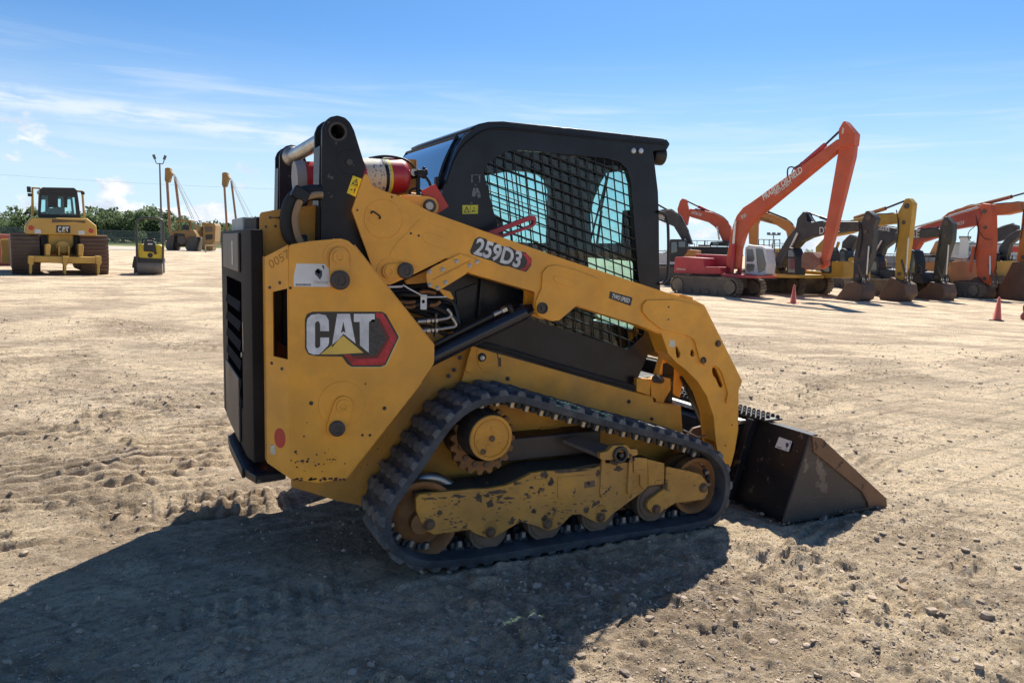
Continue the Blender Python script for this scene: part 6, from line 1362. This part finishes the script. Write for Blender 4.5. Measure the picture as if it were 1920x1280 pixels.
# ------------------------------------------------------------------ bulldozer, rear view
K2 = (.17190, 0, 320); K3 = (.20313, 220, 280)
P = Plane_((110, 514), -4); e = root('bulldozer', P.g, 'large yellow bulldozer seen from behind with a three-shank ripper', 'bulldozer')
def grouser_track(x0, x1, y0, y1, par, mat, d0, d1):
    A, B = P1(K2, x0, y0), P1(K2, x1, y1); bm = bmesh.new(); p = P(A[0], B[1]); q = P(B[0], B[1]); H_ = P(A[0], A[1]).z - p.z; gz_ = ground_z(*((p + q) / 2)[:2])
    o_ = gz_ - p.z; w = q - p; n = 11
    for k in range(n):
        t0 = k / n; z0 = p.z + o_ + H_ * t0; bulge = lambda t: -.35 * math.sin(math.pi * min(max(t, 0), 1)) ** .6
        b = Vector((p.x, p.y, z0)) + P.n * (d0 + bulge(t0)); t_ = Vector((p.x, p.y, z0 + H_ / n * .96)) + P.n * (d0 + bulge(t0 + .09))
        prism(bm, [b, t_, t_ + P.n * .2, b + P.n * .2], w)
        g_ = (b + t_) / 2; prism(bm, [g_ - P.n * .09 + Vector((0, 0, .03)), g_ - P.n * .09, g_ + P.n * .05 - Vector((0, 0, .02)), g_ + P.n * .05 + Vector((0, 0, .03))], w)
    o = fin(bm, 'crawler_track', mat, par, 0, smooth=False)
    bm = bmesh.new(); c = (p + q) / 2; m_ = Matrix((P.u, P.n, (0, 0, 1))).transposed().to_4x4()
    box(bm, Vector((c.x, c.y, p.z + o_ + H_ / 2)) + P.n * ((d0 + d1) / 2 + .1), (w.length * .96, d1 - d0, H_ * .9), rot=m_); fin(bm, 'track_belt', f_brown, o, .15)
    return o
grouser_track(132, 442, 660, 1118, e, FM('shaded_track_plates', (.12, .075, .055), .7, .4), 0, 3.6); grouser_track(885, 1182, 695, 1130, e, f_brown, 0, 3.6)  # left track's shade and right track's sun are put into two browns
slab('fuel_tank', P, [(270, 690), (276, 600), (335, 512), (940, 522), (1040, 602), (1046, 712), (925, 712), (780, 700), (520, 700)], -.35, 1.1, f_cat, e, K2, r=.05, bev=.04)
slab('transmission_case', P, [(524, 690), (800, 690), (800, 810), (760, 880), (700, 905), (560, 905), (520, 880)], -.1, 1.5, f_cat, e, K2, r=.1, bev=.05)
slab('rear_frame', P, [(450, 690), (525, 690), (525, 920), (450, 930)], .2, 1.4, f_blk, e, K2); slab('rear_frame', P, [(800, 690), (885, 700), (885, 930), (800, 920)], .2, 1.4, f_blk, e, K2)
slab('engine_body', P, [(380, 540), (880, 540), (880, 690), (380, 690)], 1.1, 3.8, f_cat, e, K2, bev=.05)
rb = slab('ripper_beam', P, [(292, 918), (1066, 935), (1066, 1005), (720, 1002), (292, 985)], -1.1, -.75, f_cat, e, K2, bev=.03)
for x in (322, 684, 1036):
    sk2 = slab('ripper_shank', P, [(x - 30, 925), (x + 28, 925), (x + 28, 1010), (x + 12, 1020), (x + 10, 1100), (x - 4, 1128), (x - 18, 1100), (x - 16, 1015), (x - 30, 1005)], -1.2, -.65, f_cat, rb, K2, bev=.02)
for x in (478, 828): slab('ripper_link', P, [(x, 800), (x + 50, 800), (x + 56, 830), (x + 48, 930), (x, 930)], -1.0, .1, f_cat, rb, K2, bev=.02)
for x in (618, 722): slab('hitch_arm', P, [(x, 820), (x + 18, 815), (x + 18, 925), (x, 925)], -.8, .1, f_cat, rb, K2, bev=.01)
bm = bmesh.new(); lathe(bm, P(*P1(K2, 677, 830), -.5), -P.n, [(-.4, .24), (0, .24), (.03, .2), (.03, 0)], 24); fin(bm, 'hitch_drum', f_cat, rb)
cabf = slab('cab_frame', P, [(420, 510), (432, 300), (440, 205), (470, 180), (815, 186), (850, 215), (870, 350), (888, 518)], .3, .42, f_blk, e, K2, r=.05, hl=[[(462, 270), (530, 268), (528, 400), (640, 395), (640, 275), (700, 280), (705, 400), (742, 400), (745, 285), (822, 288), (842, 480), (450, 468)]])
slab('far_cab_frame', P, [(440, 480), (450, 220), (830, 225), (860, 480)], 1.7, 1.8, f_blk, cabf, K2, hl=[[(478, 300), (528, 300), (526, 440), (470, 440)], [(572, 285), (615, 285), (618, 395), (575, 395)], [(650, 290), (703, 290), (703, 385), (655, 385)], [(745, 295), (815, 295), (830, 455), (750, 455)]])
slab('rear_glass', P, [(455, 262), (826, 280), (848, 486), (446, 474)], .34, .345, m_teal, cabf, K2)
slab('seat', P, [(520, 470), (560, 420), (610, 390), (660, 385), (700, 410), (735, 480)], .8, 1.2, f_blk, cabf, K2, r=.05)
slab('roof', P, [(432, 205), (470, 178), (815, 184), (850, 215), (840, 250), (440, 235)], .25, 2.0, f_blk, cabf, K2, r=.04)
for pts in ([(347, 490), (352, 172), (372, 172), (380, 490)], [(905, 225), (925, 225), (948, 520), (925, 520)], [(352, 172), (450, 178), (450, 195), (352, 188)], [(820, 205), (920, 212), (925, 235), (820, 222)]): slab('guard_post', P, pts, .5, .65, f_cat, e, K2, bev=.01)
slab('side_rail', P, [(940, 530), (1036, 600), (1030, 612), (935, 545)], -.3, 1.0, f_cat, e, K2)
for x, y in ((320, 185), (322, 215), (330, 260), (915, 240)):
    bm = bmesh.new(); box(bm, P(*P1(K2, x, y), .4), (.13, .13, .12)); fin(bm, 'work_lamp', f_blk, e, .02)
bd2 = slab('nameplate', P, [(606, 597), (758, 603), (756, 681), (606, 677)], -.36, -.35, f_blk, e, K2, r=.02)
def zl2(name, pts, mat, par, d=-.365): return slab(name, P, pts, d, d + .004, mat, par, K2)
zl2('letter', [(660, 622), (655, 610), (635, 608), (624, 620), (624, 658), (634, 671), (655, 670), (661, 655), (650, 655), (645, 660), (637, 658), (636, 622), (645, 620), (650, 626), (660, 628)], f_white, bd2)
zl2('letter', [(676, 612), (695, 612), (706, 650), (688, 636), (664, 672)], f_white, bd2); zl2('letter', [(702, 613), (744, 613), (744, 626), (730, 626), (729, 672), (714, 655), (715, 626), (702, 626)], f_white, bd2)
zl2('badge_triangle', [(668, 672), (688, 642), (708, 672)], f_cat, bd2)
for pts in ([(372, 640), (432, 640), (442, 655), (440, 686), (370, 686)], [(845, 655), (900, 652), (912, 665), (912, 696), (843, 696)]): slab('white_label', P, pts, -.362, -.35, f_white, e, K2)
for x, y in ((335, 625), (982, 657)):
    bm = bmesh.new(); lathe(bm, P(*P1(K2, x, y), -.35), -P.n, [(0, .09), (.03, .08), (.03, 0)], 12); fin(bm, 'tail_lamp', m_redtag, e)
slab('blade', P, [(18, 760), (60, 752), (600, 760), (1188, 800), (1198, 900), (1222, 1060), (1190, 1062), (600, 1040), (30, 1045), (38, 900)], 3.9, 4.2, f_cat, e, K2, bev=.03)
slab('mud_ledge', P, [(560, 530), (800, 545), (920, 548), (920, 575), (800, 560), (560, 570)], -.36, -.2, FM('mud', (.12, .075, .04), .9, .3), e, K2)
# ------------------------------------------------------------------ small roller
P = Plane_((276, 515.5), 4); e = root('road_roller', P.g, 'small yellow tandem roller with black seat and thin roll hoop beside the bulldozer', 'roller')
bm = bmesh.new(); a, b = P(*P1(K3, 178, 1085), .35), P(*P1(K3, 414, 1085), .35); rr = a.z - ground_z(a.x, a.y); cyl(bm, a, b, rr, seg=40); dr_ = fin(bm, 'drum', FM('drum_steel', (.16, .14, .125), .45, .4), e, .02)
bm = bmesh.new(); cyl(bm, a + P.n * 1.5, b + P.n * 1.5, rr, seg=40); fin(bm, 'drum', bpy.data.materials['drum_steel'], e, .02)
bo_ = slab('body', P, [(190, 1005), (190, 882), (215, 872), (250, 880), (350, 885), (372, 880), (400, 884), (412, 900), (412, 1018)], .1, 1.9, FM('roller_yellow', (.72, .52, .02), .45, .1), e, K3, r=.04, bev=.03)
slab('frame', P, [(178, 1000), (415, 1012), (420, 1050), (300, 1045), (175, 1040)], .05, 2.0, f_blk, e, K3)
s_ = slab('seat', P, [(242, 940), (246, 860), (265, 842), (335, 845), (352, 870), (360, 950), (364, 972), (340, 970), (336, 948)], -.05, .4, f_blk, e, K3, r=.04, bev=.02); slab('seat_label', P, [(282, 868), (325, 868), (325, 880), (282, 880)], -.056, -.05, f_txt, s_, K3)
bm = bmesh.new(); tube(bm, [P(*P1(K3, x, y), .0) for x, y in ((182, 1040), (180, 850), (180, 690), (186, 655), (210, 638), (300, 634), (390, 645), (418, 668), (424, 720), (422, 880), (420, 1040))], .045, 8, 3); fin(bm, 'roll_hoop', FM('hoop_grey', (.035, .037, .04), .5, .1), e)
bm = bmesh.new(); tube(bm, [P(*P1(K3, x, y), .2) for x, y in ((228, 880), (228, 840), (240, 825))], .025, 8); tube(bm, [P(*P1(K3, x, y), .2) for x, y in ((262, 850), (275, 828), (330, 830), (345, 850))], .03, 8); fin(bm, 'handrail', f_blk, e)
slab('side_motor', P, [(135, 1070), (150, 990), (175, 990), (180, 1140), (150, 1145), (150, 1095), (135, 1095)], .1, .6, f_blk, e, K3)
bm = bmesh.new(); lathe(bm, P(*P1(K3, 302, 978), .095), -P.n, [(0, .1), (.01, .1), (.01, 0)], 20); fin(bm, 'round_badge', f_blk, bo_)
# ------------------------------------------------------------------ pipelayers
def pipelayer(dx, dy, base, label, grp='pipelayers standing in the yard'):
    P = Plane_(base, 12); e = root('pipelayer', P.g, label, 'pipelayer', grp); z = (K3[0], K3[1] + dx, K3[2] + dy)
    for (x0, x1, y0, y1) in ((445, 530, 795, 935), (628, 742, 800, 938)):
        Q = zp(z, [(x0 + 35, y0), (x1, y0 + 6), (x1 - 10, y0 + 60), (x1 - 25, y1), (x0 + 15, y1), (x0, y1 - 30), (x0 + 5, y0 + 60)]); A = [P(a_, b_, 0) for a_, b_ in Q]
        lo = min(v.z for v in A); gz_ = ground_z(P.g.x, P.g.y)
        for v in A: v.z = max(v.z, gz_) if v.z > lo + .05 else gz_
        bm = bmesh.new(); prism(bm, rnd(A, .35, 4), P.n * 4.5); fin(bm, 'crawler_track', f_trk, e, .1)
    slab('belly', P, [(480, 800), (720, 800), (720, 900), (480, 900)], .6, 4.0, FM('dark_belly', (.06, .045, .03), .8, .3) if 'dark_belly' not in bpy.data.materials else bpy.data.materials['dark_belly'], e, z)
    slab('body', P, [(478, 800), (482, 752), (700, 742), (730, 790), (730, 860), (600, 880), (560, 870), (560, 800)], .1, 4.2, f_cat2, e, z, bev=.08)
    slab('counterweight', P, [(790, 870), (800, 690), (840, 680), (900, 684), (912, 705), (905, 850), (880, 880), (830, 885)], -.4, 3.5, f_cat2, e, z, r=.04, bev=.04); slab('engine_louvre', P, [(815, 720), (880, 715), (885, 760), (820, 765)], -.46, -.38, f_trk, e, z); slab('engine_louvre', P, [(820, 790), (885, 785), (882, 830), (824, 835)], -.46, -.38, f_blk, e, z); slab('shaded_bay', P, [(520, 775), (620, 780), (620, 800), (520, 796)], .02, .1, f_blk, e, z); slab('winch_drum', P, [(560, 800), (615, 800), (640, 850), (600, 880), (560, 865)], -.3, .4, f_trk, e, z, r=.3); slab('counterweight_cap', P, [(785, 690), (800, 672), (840, 684), (900, 690), (905, 700), (790, 702)], -.5, 3.6, f_cat2, e, z)  # the bay's shade is put in as a black slab on the body
    slab('final_drive', P, [(775, 935), (780, 870), (860, 865), (880, 890), (878, 930), (860, 938)], .2, 2.5, f_cat2, e, z, r=.3)
    for k in range(6):
        a = (705 + k * 16, 690 + k * 6); rodline('slanting_bar', P, a, (a[0] + 70, a[1] + 120), -.2 + k * .2, .10, f_cat2, e, z)
    rodline('canopy_post', P, (548, 655), (548, 745), .5, .10, f_cat2, e, z); rodline('canopy_post', P, (670, 660), (670, 745), .5, .10, f_cat2, e, z); slab('canopy_bar', P, [(545, 650), (680, 654), (680, 668), (545, 664)], .2, 2.2, f_cat2, e, z)
    slab('operator_seat', P, [(590, 740), (592, 700), (620, 695), (650, 705), (655, 740)], .6, 1.4, f_blk, e, z)
    bl = rodline('boom_leg', P, (470, 300), (497, 750), -.6, .17, FM('boom_brown', (.27, .12, .06), .6, .3) if 'boom_brown' not in bpy.data.materials else bpy.data.materials['boom_brown'], e, z); rodline('boom_leg', P, (494, 240), (545, 660), 2.2, .17, bpy.data.materials['boom_brown'], e, z)
    slab('boom_head', P, [(447, 178), (470, 172), (496, 176), (498, 200), (516, 226), (500, 245), (486, 300), (456, 312), (444, 285), (446, 240)], -.5, .6, f_cat2, e, z, bev=.05)
    rodline('cable', P, (512, 226), (690, 640), 0, .045, f_rod, e, z); rodline('cable', P, (516, 228), (742, 640), .8, .03, f_rod, e, z); rodline('cable', P, (516, 228), (700, 640), .4, .035, f_rod, e, z)
    return e
pipelayer(0, 0, (352, 470.5), 'ochre pipelayer with a tall brown A-shaped boom and slanting bars')
pipelayer(107, 8.5, (470, 470), 'pipelayer hidden by the loader, only its brown boom showing above the rear door')
# ------------------------------------------------------------------ lamp mast, cones, rail, fence, trees, buildings
def at(px, dist, z=0.0):
    v = unit(px); c, s_ = v.x, v.y; return Vector((CC[0] + v.x * dist, CC[1] + v.y * dist, z))
b = at(303.5, 150); e = root('lamp_mast', b, 'tall slender yard light mast with two lamp heads, rising behind the roller', 'lamp mast')
H = 16.4; v = unit(303); w = Vector((v.y, -v.x, 0)); bm = bmesh.new(); cyl(bm, b, b + Vector((0, 0, H - 1.6)), .20, .12, 12); fin(bm, 'pole', M('mast_grey', (.10, .105, .115), .5, uniform=True), e)
m_mast = bpy.data.materials['mast_grey']
for s_ in (-1, 1):
    bm = bmesh.new(); t_ = b + Vector((0, 0, H - 1.6)); tube(bm, [t_, t_ + w * (s_ * .5), t_ + w * (s_ * .75) + Vector((0, 0, .7))], .08, 8); fin(bm, 'bracket', m_mast, e)
    bm = bmesh.new(); box(bm, t_ + w * (s_ * .85) + Vector((0, 0, 1.1)), (.45, .45, .8), rot=Matrix.Rotation(math.atan2(w.y, w.x), 4, 'Z') @ Matrix.Rotation(.35 * s_, 4, 'Y')); fin(bm, 'lamp_head', m_mast, e, .05)
m_cone = FM('faded_cone_orange', (.80, .16, .10), .6, .25, dustcol=(.5, .3, .24))
def cone(px, pyy, hpx, label):
    g = onG(px, pyy); g.z = ground_z(g.x, g.y) + .004; d = (g - Vector(CC)).length; h = hpx * ((g - Vector(CC)).dot(Vector((unit(960).x, unit(960).y, 0)))) / CF * .99
    e = root('traffic_cone', g, label, 'traffic cone', 'traffic cones'); bm = bmesh.new(); lathe(bm, g + Vector((0, 0, .03)), (0, 0, 1), [(0, 0), (0, h * .20), (.02, h * .19), (.03, h * .165), (h - .05, h * .045), (h - .03, .0)], 24); fin(bm, 'cone_body', m_cone, e, ang=60)
    bm = bmesh.new(); box(bm, g + Vector((0, 0, .018)), (h * .52, h * .52, .036), rz=.5); fin(bm, 'base', f_blk if px > 1600 else m_cone, e, .005)
cone(1487, 568.5, 35, 'smaller-looking faded orange traffic cone in front of the excavator tracks'); cone(1869, 601, 45, 'nearer orange traffic cone with a black base at the right')
g = onG(1925, 600); g.z = ground_z(g.x, g.y); bm = bmesh.new(); lathe(bm, g, (0, 0, 1), [(0, 0), (0, .16), (.05, .22), (.16, .24), (.26, .20), (.34, .15), (.40, .17), (.50, .19), (.62, .17), (.68, .08), (.68, 0)], 24)
tag(fin(bm, 'mooring_weight', FM('maroon_paint', (.22, .04, .045), .6, .2), None), 'maroon rounded weight cut off by the right edge of the picture', 'weight')
# trees: far-off wood
def leafcloud(spec, name, label, seed):
    rs = np.random.RandomState(seed); V = []; nl = 0
    for (c, rw, rh, n) in spec:
        nb = rs.randint(7, 12); bc = np.clip(rs.normal(0, 1, (nb, 3)), -1.4, 1.4) * np.array([rw * .42, rw * .42, rh * .20]) + np.array([0, 0, rh * .50]); br = np.minimum(rs.uniform(.30, .55, nb) * rw, rh * .30)
        k = rs.randint(0, nb, n); d = rs.normal(0, 1, (n, 3)); d /= np.linalg.norm(d, axis=1)[:, None]; p = bc[k] + d * (br[k] * rs.uniform(.55, 1.08, n))[:, None]; p[:, 2] = np.abs(p[:, 2])
        p += np.array(c[:]); a = rs.normal(0, 1, (n, 3)); a /= np.linalg.norm(a, axis=1)[:, None]; b = np.cross(a, rs.normal(0, 1, (n, 3))); b /= np.linalg.norm(b, axis=1)[:, None]; s = rs.uniform(.18, .42, n)[:, None] * (rw / 3.2)
        V.append(np.stack([p - a * s, p - b * s * .7, p + a * s, p + b * s * .7], 1)); nl += n
    V = np.concatenate(V).reshape(-1, 3); me = bpy.data.meshes.new(name); me.vertices.add(len(V)); me.vertices.foreach_set('co', V.ravel()); me.loops.add(len(V)); me.loops.foreach_set('vertex_index', np.arange(len(V), dtype=np.int32)); me.polygons.add(nl); me.polygons.foreach_set('loop_start', np.arange(0, nl * 4, 4, dtype=np.int32)); me.update(calc_edges=True)
    m = M('foliage', (.15, .21, .10), .8, dust=.7, dustcol=(.24, .28, .14), var=.4, dscale=.22); t_ = m.node_tree; p_ = t_.nodes['Principled BSDF']; tl_ = t_.nodes.new('ShaderNodeBsdfTranslucent'); mx_ = t_.nodes.new('ShaderNodeMixShader'); mx_.inputs[0].default_value = .55; t_.links.new(p_.inputs['Base Color'].links[0].from_socket, tl_.inputs[0]); t_.links.new(p_.outputs[0], mx_.inputs[1]); t_.links.new(tl_.outputs[0], mx_.inputs[2]); t_.links.new(mx_.outputs[0], t_.nodes['Material Output'].inputs[0])
    o = link(name, me, None, m); return tag(o, label, 'trees', kind='stuff')
rs = np.random.RandomState(21); spec = []
for k in range(150):
    px = -60 + 560 * (k + rs.rand()) / 150; d = rs.uniform(225, 300); top = 412 - 9 * math.exp(-((px - 215) / 45) ** 2) + rs.normal(0, 8) + (6 if px > 330 else 0)
    hor = 443 + .0294 * (px - 150); hh = 1.5 + (hor - top) * d / CF * 1.02; q = at(px, d); spec.append((q, hh * .42, hh * .98, 900))
for k in range(60):
    px = 480 + 1460 * (k + rs.rand()) / 60; d = rs.uniform(300, 420); hor = 443 + .0294 * (px - 150); hh = 1.5 + (rs.uniform(10, 24)) * d / CF; q = at(px, d, -.85); spec.append((q, hh * .5, hh, 420))
leafcloud(spec, 'tree_line', 'far-off belt of green trees along the edge of the yard', 3)
# grass strip and pale road in front of it
def arcsheet(name, p0, p1, d0, d1, z, mat):
    bm = bmesh.new(); n = 24; A = []
    for k in range(n + 1):
        px = p0 + (p1 - p0) * k / n; A.append((bm.verts.new(at(px, d0, z)), bm.verts.new(at(px, d1, z))))
    for a, b in zip(A, A[1:]): bm.faces.new((a[0], b[0], b[1], a[1]))
    o = fin(bm, name, mat, None, smooth=False); tag(o, kind='structure')
arcsheet('grass_verge', -200, 700, 150, 400, .02, M('dry_grass', (.13, .17, .045), .95, dust=.6, dustcol=(.24, .25, .09), dscale=.1))
arcsheet('gravel_road', -200, 700, 104, 138, .02, M('pale_gravel', (.50, .45, .37), .95, dust=.3, dscale=.1))
# chain-link fence
A = at(-150, 178); B = at(560, 178); e = root('chain_link_fence', A, 'long grey chain-link fence in front of the trees', 'fence')
m_wire = M('galvanised_wire', (.16, .17, .17), .5, metal=.3, uniform=True); H = 2.9; Ln = (B - A).length; d = (B - A).normalized()
for k in range(int(Ln / 6) + 1):
    q = A + d * (6 * k); bm = bmesh.new(); cyl(bm, q, q + Vector((0, 0, H)), .05, seg=6); fin(bm, 'post', m_wire, e)
for z in (.1, 1.45, H - .05): bm = bmesh.new(); cyl(bm, A + Vector((0, 0, z)), B + Vector((0, 0, z)), .035, seg=6); fin(bm, 'rail', m_wire, e)
fm = bpy.data.materials.new('chain_mesh'); fm.use_nodes = True; t = fm.node_tree; n_ = t.nodes; tr = n_.new('ShaderNodeBsdfTransparent'); mx = n_.new('ShaderNodeMixShader'); mx.inputs[0].default_value = .34; n_['Principled BSDF'].inputs['Base Color'].default_value = (.10, .12, .12, 1); t.links.new(tr.outputs[0], mx.inputs[1]); t.links.new(n_['Principled BSDF'].outputs[0], mx.inputs[2]); t.links.new(mx.outputs[0], n_['Material Output'].inputs[0])
bm = bmesh.new(); prism(bm, [A + Vector((0, 0, .1)), B + Vector((0, 0, .1)), B + Vector((0, 0, H)), A + Vector((0, 0, H))], (0, .01, 0)); fin(bm, 'wire_mesh', fm, e, smooth=False)
# low timber rail near the pipelayer
A = at(385, 98); B = at(470, 98); e = root('timber_rail', A, 'low pale timber rail fence beside the ochre pipelayer', 'rail fence'); m_tim = M('pale_timber', (.46, .36, .22), .8, uniform=True); d = (B - A).normalized()
for k in range(4): q = A + d * (2.0 * k); bm = bmesh.new(); box(bm, q + Vector((0, 0, .45)), (.14, .14, .9)); fin(bm, 'post', m_tim, e)
bm = bmesh.new(); cyl(bm, A + Vector((0, 0, .85)), B + Vector((0, 0, .85)), .07, seg=6); fin(bm, 'rail', m_tim, e)
# overhead wire
bm = bmesh.new(); tube(bm, [at(-300, 210, 15.2), at(100, 205, 14.6), at(450, 205, 14.9), at(900, 205, 15.4)], .016, 6, 4); tag(fin(bm, 'overhead_wire', m_wire, None), 'thin overhead wire crossing the sky above the trees', 'wire')
# red bin at the left edge
q = at(8, 44); bm = bmesh.new(); box(bm, q + Vector((0, 0, .75)), (2.6, 1.6, 1.5), rz=.4); rb_ = fin(bm, 'red_container', FM('red_bin_paint', (.38, .07, .045), .6, .3), None, .06); tag(rb_, 'red steel container behind the bulldozer blade at the left edge', 'container')
# platform railing behind the excavators
P = Plane_((1448, 545), 0); e = root('platform_railing', P.g, 'grey platform railing standing behind the white excavator cab', 'railing')
for k in range(5): rodline('upright', P, (676 + k * 36, 762), (676 + k * 36, 850), 4, .035, m_mast, e, K4)
for y in (762, 800): rodline('rail', P, (674, y), (822, y + 4), 4, .035, m_mast, e, K4)
rodline('support', P, (700, 850), (700, 1040), 4, .08, m_mast, e, K4); rodline('support', P, (800, 850), (800, 1040), 4, .08, m_mast, e, K4)
slab('deck', P, [(674, 845), (824, 850), (824, 858), (674, 853)], 3.5, 5.5, m_mast, e, K4)
# distant floodlight tower
b = at(1450, 230, -.8); e = root('floodlight_tower', b, 'distant floodlight tower above the orange excavator', 'light tower'); bm = bmesh.new(); cyl(bm, b, b + Vector((0, 0, 8.6)), .25, .15, 8); fin(bm, 'mast', m_mast, e)
bm = bmesh.new(); box(bm, b + Vector((0, 0, 8.6)), (2.6, 2.6, .3)); fin(bm, 'head_frame', m_mast, e)
for k in range(4): bm = bmesh.new(); box(bm, b + Vector(((k % 2 - .5) * 2, (k // 2 - .5) * 2, 8.95)), (.7, .7, .5)); fin(bm, 'lamp', m_mast, e)
# office buildings beyond
def building(px0, px1, dist, h, label, mat, sign=False):
    A = at(px0, dist, -.85); B = at(px1, dist, -.85); u = (B - A).normalized(); n = Vector((-u.y, u.x, 0)); Ln = (B - A).length
    e = root('office_building', A, label, 'building', 'buildings beyond the yard'); bm = bmesh.new(); prism(bm, [A, B, B + n * 18, A + n * 18], (0, 0, h)); fin(bm, 'wall', mat, e, smooth=False)
    bm = bmesh.new(); prism(bm, [A - n * .4 - u * .4, B - n * .4 + u * .4, B + n * 18.4 + u * .4, A + n * 18.4 - u * .4], (0, 0, .5)); bmesh.ops.translate(bm, verts=bm.verts, vec=(0, 0, h)); fin(bm, 'roof', M('roof_grey', (.20, .22, .24), .7, uniform=True) if 'roof_grey' not in bpy.data.materials else bpy.data.materials['roof_grey'], e, smooth=False)
    nw = int(Ln / 6)
    for k in range(nw):
        for zz in ((2.0, 4.0), (6.0, 7.6)):
            if zz[1] > h: continue
            q = A + u * (2.5 + k * 6) - n * .06; bm = bmesh.new(); prism(bm, [q + Vector((0, 0, zz[0])), q + u * 3.2 + Vector((0, 0, zz[0])), q + u * 3.2 + Vector((0, 0, zz[1])), q + Vector((0, 0, zz[1]))], n * .04); fin(bm, 'window', f_glass, e, smooth=False)
    if sign: q = A + u * (Ln * .78) - n * .12; bm = bmesh.new(); prism(bm, [q + Vector((0, 0, 6.2)), q + u * 5 + Vector((0, 0, 6.2)), q + u * 5 + Vector((0, 0, 8.0)), q + Vector((0, 0, 8.0))], n * .05); fin(bm, 'red_sign', m_redtag, e, smooth=False)
m_bw = FM('pale_wall', (.52, .54, .55), .7, .1, dscale=.05)
building(1786, 1930, 300, 8.6, 'long pale office building with a red sign beyond the right-hand excavators', m_bw, True); building(1800, 1818, 296, 10.6, 'small pale stair block rising from the office building roof', m_bw)
# parked trailers and site boxes seen between the machines
for k, (px, dist, L_, h, c, lb) in enumerate(((1262, 70, 5, 2.2, (.55, .56, .56), 'white site box behind the charcoal excavator'), (1545, 75, 7, 2.4, (.6, .6, .6), 'white trailer between the yellow excavator and its neighbours'), (1700, 80, 8, 2.6, (.20, .22, .24), 'grey container behind the red-orange boom'), (1800, 85, 9, 2.2, (.5, .51, .52), 'long white trailer under the office building'), (1850, 90, 6, 2.6, (.42, .20, .08), 'orange site container in front of the office building'))):
    q = at(px, dist); q.z = float(fall(q.x, q.y)); e = root('trailer' if 'trailer' in lb else 'site_container', q, lb, 'trailer' if 'trailer' in lb else 'container'); v = unit(px); a = math.atan2(v.y, v.x) - math.pi / 2
    bm = bmesh.new(); box(bm, q + Vector((0, 0, h / 2 + .3)), (L_, 2.3, h - .3), rz=a); fin(bm, 'body', M('box_paint', c, .6, dust=.2, dscale=.4), e, .04)
    for sx in (-.3, .3): bm = bmesh.new(); c_ = q + Vector((math.cos(a), math.sin(a), 0)) * (L_ * sx) + Vector((0, 0, .3)); cyl(bm, c_ - v * 1.18, c_ + v * 1.1, .3, seg=14); fin(bm, 'wheel', f_blk, e)
    bm = bmesh.new(); box(bm, q + Vector((0, 0, h + .33)), (L_ + .2, 2.5, .08), rz=a); fin(bm, 'roof', f_white, e)
